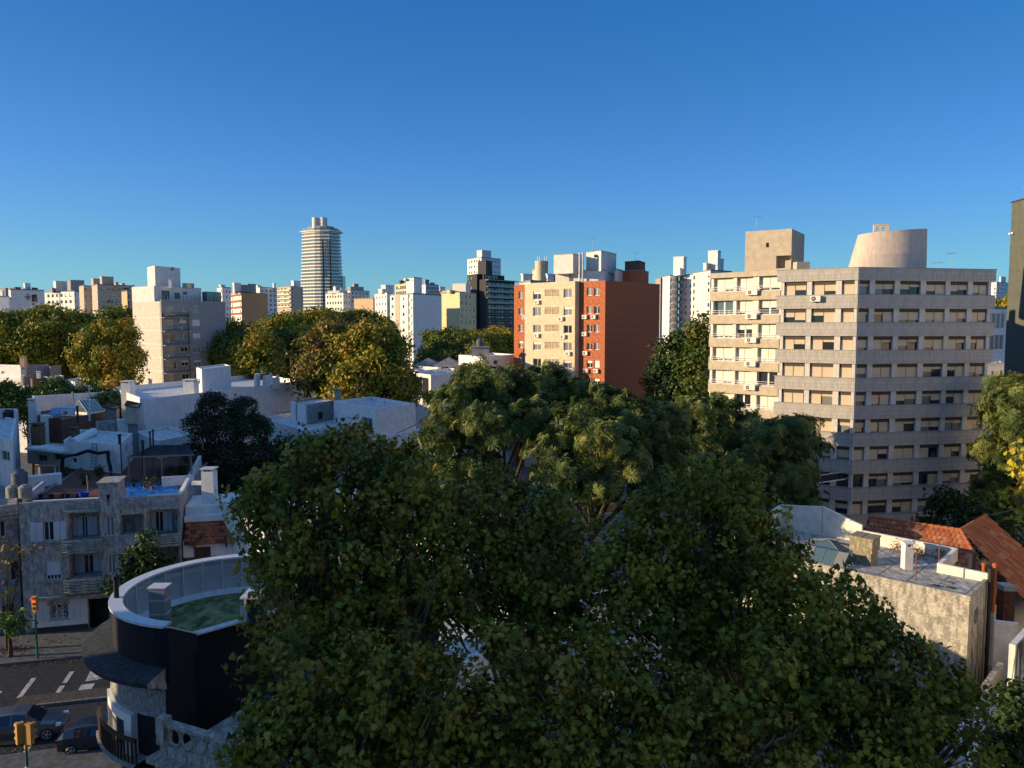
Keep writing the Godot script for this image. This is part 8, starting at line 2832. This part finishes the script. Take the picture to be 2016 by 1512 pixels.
	# --- shaded shrubs and the hedge
	var oval := [sprig("oval", 24, 0.3, 0.65, 301), sprig("oval", 24, 0.3, 0.65, 302)]
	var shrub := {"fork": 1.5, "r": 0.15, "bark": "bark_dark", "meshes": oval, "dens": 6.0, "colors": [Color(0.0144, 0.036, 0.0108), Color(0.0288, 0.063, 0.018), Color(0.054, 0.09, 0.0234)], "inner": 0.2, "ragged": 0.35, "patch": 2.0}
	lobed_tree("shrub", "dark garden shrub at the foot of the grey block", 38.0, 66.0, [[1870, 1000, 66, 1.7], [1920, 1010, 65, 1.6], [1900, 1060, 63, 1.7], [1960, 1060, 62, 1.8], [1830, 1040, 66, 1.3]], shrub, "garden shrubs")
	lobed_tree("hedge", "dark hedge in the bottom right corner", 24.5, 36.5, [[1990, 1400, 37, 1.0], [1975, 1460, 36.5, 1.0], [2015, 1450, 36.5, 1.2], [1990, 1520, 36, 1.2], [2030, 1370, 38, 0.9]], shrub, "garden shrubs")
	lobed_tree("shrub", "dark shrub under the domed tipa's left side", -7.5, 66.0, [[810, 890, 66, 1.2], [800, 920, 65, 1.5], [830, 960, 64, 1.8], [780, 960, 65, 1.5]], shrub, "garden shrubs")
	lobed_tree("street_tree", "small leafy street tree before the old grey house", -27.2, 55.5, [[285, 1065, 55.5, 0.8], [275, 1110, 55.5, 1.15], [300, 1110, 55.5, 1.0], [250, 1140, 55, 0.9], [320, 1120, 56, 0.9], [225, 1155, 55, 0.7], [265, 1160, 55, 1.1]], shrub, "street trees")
	var rdk := shrub.duplicate()
	rdk.colors = [Color(0.02, 0.05, 0.018), Color(0.03, 0.06, 0.022), Color(0.045, 0.05, 0.022), Color(0.075, 0.035, 0.024), Color(0.09, 0.035, 0.026)]
	rdk.dens = 15.0
	rdk.fork = 4.0
	rdk.r = 0.3
	rdk.patch = 5.0
	rdk.ragged = 0.12
	rdk.inner = 0.1
	rdk.shellw = 0.2
	rdk.meshes = [sprig("oval", 26, 0.2, 0.55, 303), sprig("oval", 26, 0.2, 0.55, 304)]
	lobed_tree("red_leaved_tree", "tall dense tree turning dark red before the long white wall", -29.0, 80.0, [[420, 800, 80, 1.4], [478, 806, 80, 1.3], [395, 840, 79, 1.6], [445, 850, 79, 1.9], [500, 850, 79, 1.7], [390, 900, 78, 1.7], [450, 910, 78, 2.3], [515, 905, 78, 1.9], [420, 950, 77, 1.9], [490, 955, 77, 2.2], [535, 940, 77, 1.6]], rdk)
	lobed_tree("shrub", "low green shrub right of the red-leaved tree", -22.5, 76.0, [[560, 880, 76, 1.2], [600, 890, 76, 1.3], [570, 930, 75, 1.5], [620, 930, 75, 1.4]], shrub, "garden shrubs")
	var bare := shrub.duplicate()
	bare.colors = [Color(0.18, 0.126, 0.054), Color(0.252, 0.18, 0.054), Color(0.108, 0.09, 0.036)]
	bare.dens = 0.9
	bare.twigs = 12
	lobed_tree("street_tree", "thin brown half-bare street tree at the left edge", -36.6, 54.2, [[10, 1090, 54, 1.2], [40, 1100, 54, 1.0], [20, 1170, 54, 0.9], [35, 1200, 54, 0.6]], bare, "street trees")
	var gst := shrub.duplicate()
	gst.dens = 5.0
	gst.colors = [Color(0.036, 0.108, 0.027), Color(0.09, 0.18, 0.036), Color(0.216, 0.18, 0.054)]
	lobed_tree("street_tree", "low green and yellow shrubby street tree at the left edge", -35.6, 53.0, [[5, 1225, 52.5, 0.6], [25, 1240, 52.5, 0.45], [40, 1220, 53, 0.5]], gst, "street trees")
	# hedge of trees behind the terrace house
	var mid := shrub.duplicate()
	mid.colors = [Color(0.0252, 0.063, 0.0144), Color(0.054, 0.108, 0.0216), Color(0.108, 0.162, 0.0288)]
	mid.dens = 5.5
	mid.fork = 6.0
	mid.r = 0.25
	var nm := ["leftmost", "second", "third", "fourth", "fifth", "rightmost"]
	var mx := [[10, 775], [60, 785], [110, 768], [145, 790], [185, 778], [215, 790]]
	for i in 6:
		var x: float = mx[i][0]
		var y: float = mx[i][1]
		lobed_tree("green_tree", "%s dark green tree in the row behind the brown terrace house" % nm[i], at(x, y, 104).x, 104.0, [[x, y, 104, 1.9], [x - 18, y + 18, 103, 1.9], [x + 18, y + 16, 103, 1.8], [x, y + 40, 102, 2.4]], mid, "green trees behind the terraces")
	# --- far plane trees, yellow-green in the sun
	var fm := [sprig("oval", 22, 0.45, 0.9, 311), sprig("oval", 22, 0.45, 0.9, 312)]
	var gold := [Color(0.1, 0.13, 0.014), Color(0.19, 0.2, 0.018), Color(0.28, 0.25, 0.022), Color(0.35, 0.26, 0.028), Color(0.36, 0.2, 0.03)]
	var far := {"fork": 9.0, "r": 0.4, "bark": "bark_plane", "meshes": fm, "dens": 4.2, "colors": gold, "inner": 0.15, "flat": 0.95, "shellw": 0.4, "ragged": 0.5, "patch": 5.0, "twigs": 2, "clump": 1.0}
	lobed_tree("plane_tree", "large golden plane tree left of the white blank-walled block", -23.0, 100.0, [[740, 670, 101, 2.6], [770, 700, 101, 2.6], [705, 700, 100, 2.6], [740, 730, 99, 3.2], [785, 750, 100, 2.6], [690, 755, 99, 2.7], [750, 780, 98, 3.0], [800, 770, 101, 1.7], [700, 790, 98, 2.6]], far, "far plane trees")
	var brn := far.duplicate()
	brn.colors = [Color(0.108, 0.126, 0.0252), Color(0.198, 0.18, 0.0288), Color(0.27, 0.18, 0.045), Color(0.27, 0.153, 0.063)]
	brn.dens = 3.3
	lobed_tree("plane_tree", "brownish thinning plane tree behind the long white building", -29.0, 118.0, [[655, 665, 118, 2.8], [620, 695, 118, 2.8], [680, 690, 117, 2.8], [610, 730, 117, 2.6], [650, 735, 116, 3.2], [690, 745, 116, 2.6], [600, 755, 116, 2.2]], brn, "far plane trees")
	lobed_tree("plane_tree", "sunlit yellow-green plane tree left of the off-white tower", -73.0, 135.0, [[230, 665, 135, 3.2], [190, 680, 135, 3.0], [245, 700, 134, 3.2], [170, 705, 134, 2.4], [215, 715, 133, 3.6], [250, 735, 133, 2.8], [190, 730, 133, 2.6], [235, 755, 132, 2.4]], far, "far plane trees")
	lobed_tree("plane_tree", "yellow plane tree right of the off-white tower above the long roof", -45.0, 138.0, [[510, 680, 138, 2.7], [490, 700, 138, 2.4], [530, 700, 138, 2.6], [510, 725, 137, 3.0], [480, 730, 137, 2.0], [540, 730, 137, 2.0]], far, "far plane trees")
	# three crowns, then copies of them with sizes of their own
	var protos := []
	for k in 3:
		var base := Vector3(0, 0, 0)
		var o := thing("plane_tree", "", "tree", base, "far plane trees")
		var lobes := round_lobes(Vector3(0, 15.5, 0), 6.2, 7.0, 11 + k)
		woody(o, base, 8.0, 0.4, lobes, "bark_plane", 1)
		var cs := gold.slice(0, 4) if k == 0 else ([Color(0.054, 0.09, 0.018), Color(0.099, 0.135, 0.0198), Color(0.162, 0.171, 0.0252)] if k == 1 else gold.slice(1, 5))
		for m in 2:
			foliage(o, lobes, fm[m], 2.0, cs, 1.2, 0.1, 0.95, 0.35, 0.5, 5.0, 1.1)
		protos.append(o)
	var far_spots := [[15, 640, 176, 1], [60, 650, 181, 0], [105, 640, 174, 0], [140, 665, 177, 1], [5, 610, 175, 1], [50, 605, 180, 0], [95, 598, 185, 2], [130, 602, 182, 0], [165, 606, 180, 0], [205, 600, 188, 0], [240, 597, 184, 1], [35, 620, 170, 0], [85, 625, 171, 2], [125, 630, 176, 0], [165, 640, 175, 2], [205, 632, 172, 1], [455, 622, 168, 0], [480, 640, 160, 1], [545, 618, 190, 0], [570, 612, 200, 1], [600, 606, 210, 0], [630, 606, 205, 2], [655, 604, 215, 1], [560, 640, 170, 1], [590, 636, 175, 0], [625, 640, 168, 2], [675, 612, 220, 0], [700, 606, 225, 1], [722, 606, 230, 0], [745, 628, 190, 1], [705, 640, 170, 2], [880, 640, 185, 1], [905, 648, 178, 1], [925, 645, 180, 0], [955, 645, 175, 0], [985, 642, 180, 2], [1005, 650, 172, 0], [895, 665, 165, 1], [960, 668, 160, 0], [1955, 580, 260, 2], [1975, 577, 265, 2]]
	var used := [false, false, false]
	far_spots.sort_custom(func(a, b): return a[0] < b[0])
	var order := {}
	var hue := ["yellow-green", "dark green", "golden"]
	for i in far_spots.size():
		var q: Array = far_spots[i]
		var p := at(q[0], q[1], q[2])
		var src: Node3D = protos[q[3]]
		var sc: float = p.y / 23.2
		var place := "left of the off-white tower" if q[0] < 300 else ("right of the off-white tower" if q[0] < 600 else ("left of the bluish blank wall" if q[0] < 800 else ("left of the brick block" if q[0] < 1100 else "in the gap at right")))
		var row := "front" if q[2] < 177 else ("middle" if q[2] < 182 else "back")
		var key := place + row
		order[key] = int(order.get(key, 0)) + 1
		var label := "%s plane tree %s, %s row, %s from left" % [hue[q[3]], place, row, ["first", "second", "third", "fourth", "fifth", "sixth", "seventh", "eighth", "ninth"][order[key] - 1]]
		var wsc: float = sc * rng.randf_range(0.85, 1.05)
		if not used[q[3]]:
			used[q[3]] = true
			src.position = Vector3(p.x, 0, -float(q[2]))
			src.scale = Vector3(wsc, sc, wsc)
			src.set_meta("label", label)
		else:
			place_copy(src, p.x, q[2], Vector3(wsc, sc, wsc), rng.randf() * TAU, label)
	# cypress-like poplar, trees beside it, the palm
	var pop := far.duplicate()
	pop.colors = [Color(0.027, 0.063, 0.0144), Color(0.072, 0.108, 0.0216), Color(0.135, 0.144, 0.0288)]
	pop.flat = 1.3
	pop.dens = 5.5
	lobed_tree("poplar", "tall narrow dark green poplar left of the cream block", 24.5, 104.0, [[1385, 640, 104, 1.0], [1375, 665, 104, 1.5], [1390, 690, 104, 1.6], [1370, 700, 104, 1.6], [1380, 735, 103, 2.2], [1365, 760, 103, 2.0], [1390, 770, 103, 1.8]], pop)
	var dk2 := far.duplicate()
	dk2.colors = [Color(0.018, 0.045, 0.0144), Color(0.0396, 0.081, 0.0216), Color(0.09, 0.117, 0.027)]
	lobed_tree("green_tree", "dark tree in the gap between brick block and poplar", 21.5, 108.0, [[1325, 690, 108, 2.2], [1345, 680, 108, 1.6], [1330, 730, 107, 2.8], [1310, 740, 106, 2.2], [1350, 760, 105, 2.4], [1315, 790, 104, 2.4]], dk2)
	var pb := at(574, 700, 125)
	var po := thing("palm_tree", "dark feathery palm between the far plane trees above the long white roof", "tree", Vector3(pb.x, 0, -125))
	var pt := Mb.new()
	pt.tube(Vector3(pb.x, 0, -125), Vector3(pb.x, pb.y, -125), 0.35, 0.25, 8)
	part("trunk", pt, M.bark_dark, po)
	var pf := Mb.new()
	for i in 22:
		var an := TAU * i / 22 + rng.randf_range(-0.1, 0.1)
		var el := rng.randf_range(-0.2, 1.0)
		var out := Vector3(cos(an) * cos(el), sin(el), sin(an) * cos(el))
		var side := out.cross(Vector3.UP).normalized()
		for j in 14:
			var u := (j + 1) / 14.0
			var p := Vector3(pb.x, pb.y, -125) + out * 3.4 * u + Vector3.DOWN * 2.4 * u * u
			pf.tint = Color(0.025, 0.04, 0.012) * rng.randf_range(0.7, 1.4)
			for sg in [-1, 1]:
				var tip: Vector3 = p + side * sg * 0.7 * (1.1 - u * 0.7) + out * 0.3 + Vector3.DOWN * 0.25
				pf.tri(p, p + out * 0.12, tip, Vector3.UP)
	var fo := MeshInstance3D.new()
	fo.mesh = pf.mesh(origin[po], true)
	fo.material_override = M.leaf
	fo.name = "crown"
	po.add_child(fo, true)
	var total := 0
	for n in find_children("*", "MultiMeshInstance3D", true, false):
		total += n.multimesh.instance_count
	print("instances ", total)

func _ready() -> void:
	rng.seed = 42
	var cam := Camera3D.new()
	cam.name = "camera"
	cam.fov = rad_to_deg(2.0 * atan(756.0 / FOCAL))
	cam.near = 0.1
	cam.far = 6000.0
	add_child(cam)
	cam.position = Vector3(0, EYE, 0)
	cam.rotation.x = -TILT
	cam.current = true
	var we := WorldEnvironment.new()
	var env := Environment.new()
	env.background_mode = Environment.BG_SKY
	var sky := Sky.new()
	# clear evening air: blue deepens with height, pales to the horizon, brightens towards the sun at the left
	var el := deg_to_rad(11.5)
	var away := Vector3(1.0, 0, -0.14).normalized()   # the way the light travels
	var to_sun := -(away * cos(el) + Vector3.DOWN * sin(el))
	var im := Image.create(256, 128, false, Image.FORMAT_RGBF)
	for j in 128:
		for i in 256:
			var e := (0.5 - (j + 0.5) / 128.0) * PI
			var ph := (i + 0.5) / 256.0 * TAU
			var dir := Vector3(sin(ph) * cos(e), sin(e), -cos(ph) * cos(e))
			var g := dir.dot(to_sun)
			var h := maxf(0.0, dir.y)
			var c := Vector3(0.005 + 0.16 * exp(-h / 0.14), minf(0.3, 0.065 + 0.32 * exp(-h / 0.17)), 0.29 + 0.13 * exp(-pow((h - 0.14) / 0.13, 2.0)))
			c = c.lerp(Vector3(0.075, 0.165, 0.34), smoothstep(0.38, 0.85, h))
			c *= 0.95 + 0.42 * g * g
			var away_deg := rad_to_deg(acos(clampf(g, -1.0, 1.0)))
			c += Vector3(0.7, 0.55, 0.38) * exp(-away_deg / 10.0) + Vector3(0.2, 0.19, 0.16) * exp(-away_deg / 32.0 - maxf(0.0, dir.y) / 0.16)
			if dir.y < 0.0:
				c = Vector3(0.1, 0.12, 0.13)
			im.set_pixel(i, j, Color(c.x, c.y, c.z))
	var sm := PanoramaSkyMaterial.new()
	sm.panorama = ImageTexture.create_from_image(im)
	sky.sky_material = sm
	env.sky = sky
	env.tonemap_mode = Environment.TONE_MAPPER_LINEAR
	env.tonemap_exposure = 1.75
	env.sdfgi_enabled = true
	env.ssao_enabled = true
	env.ssil_enabled = true
	env.fog_enabled = false
	env.fog_density = 0.00022
	env.fog_light_color = Color(0.75, 0.85, 0.95)
	we.environment = env
	we.name = "world"
	add_child(we)
	var sun := DirectionalLight3D.new()
	sun.name = "sun"
	sun.light_energy = 1.38
	sun.light_color = Color(1.0, 0.88, 0.7)
	sun.light_angular_distance = 0.5
	sun.shadow_enabled = true
	add_child(sun)
	sun.look_at_from_position(Vector3(-50, 60, 0), Vector3(-50, 60, 0) + away * cos(el) + Vector3.DOWN * sin(el))
	make_textures()
	make_materials()
	grounds()
	shading_blocks()
	grey_block()
	cream_block()
	brick_block()
	white_tower()
	dark_side_tower()
	skyline()
	left_quarter()
	old_house()
	bow_building()
	right_house()
	street_things()
	trees()
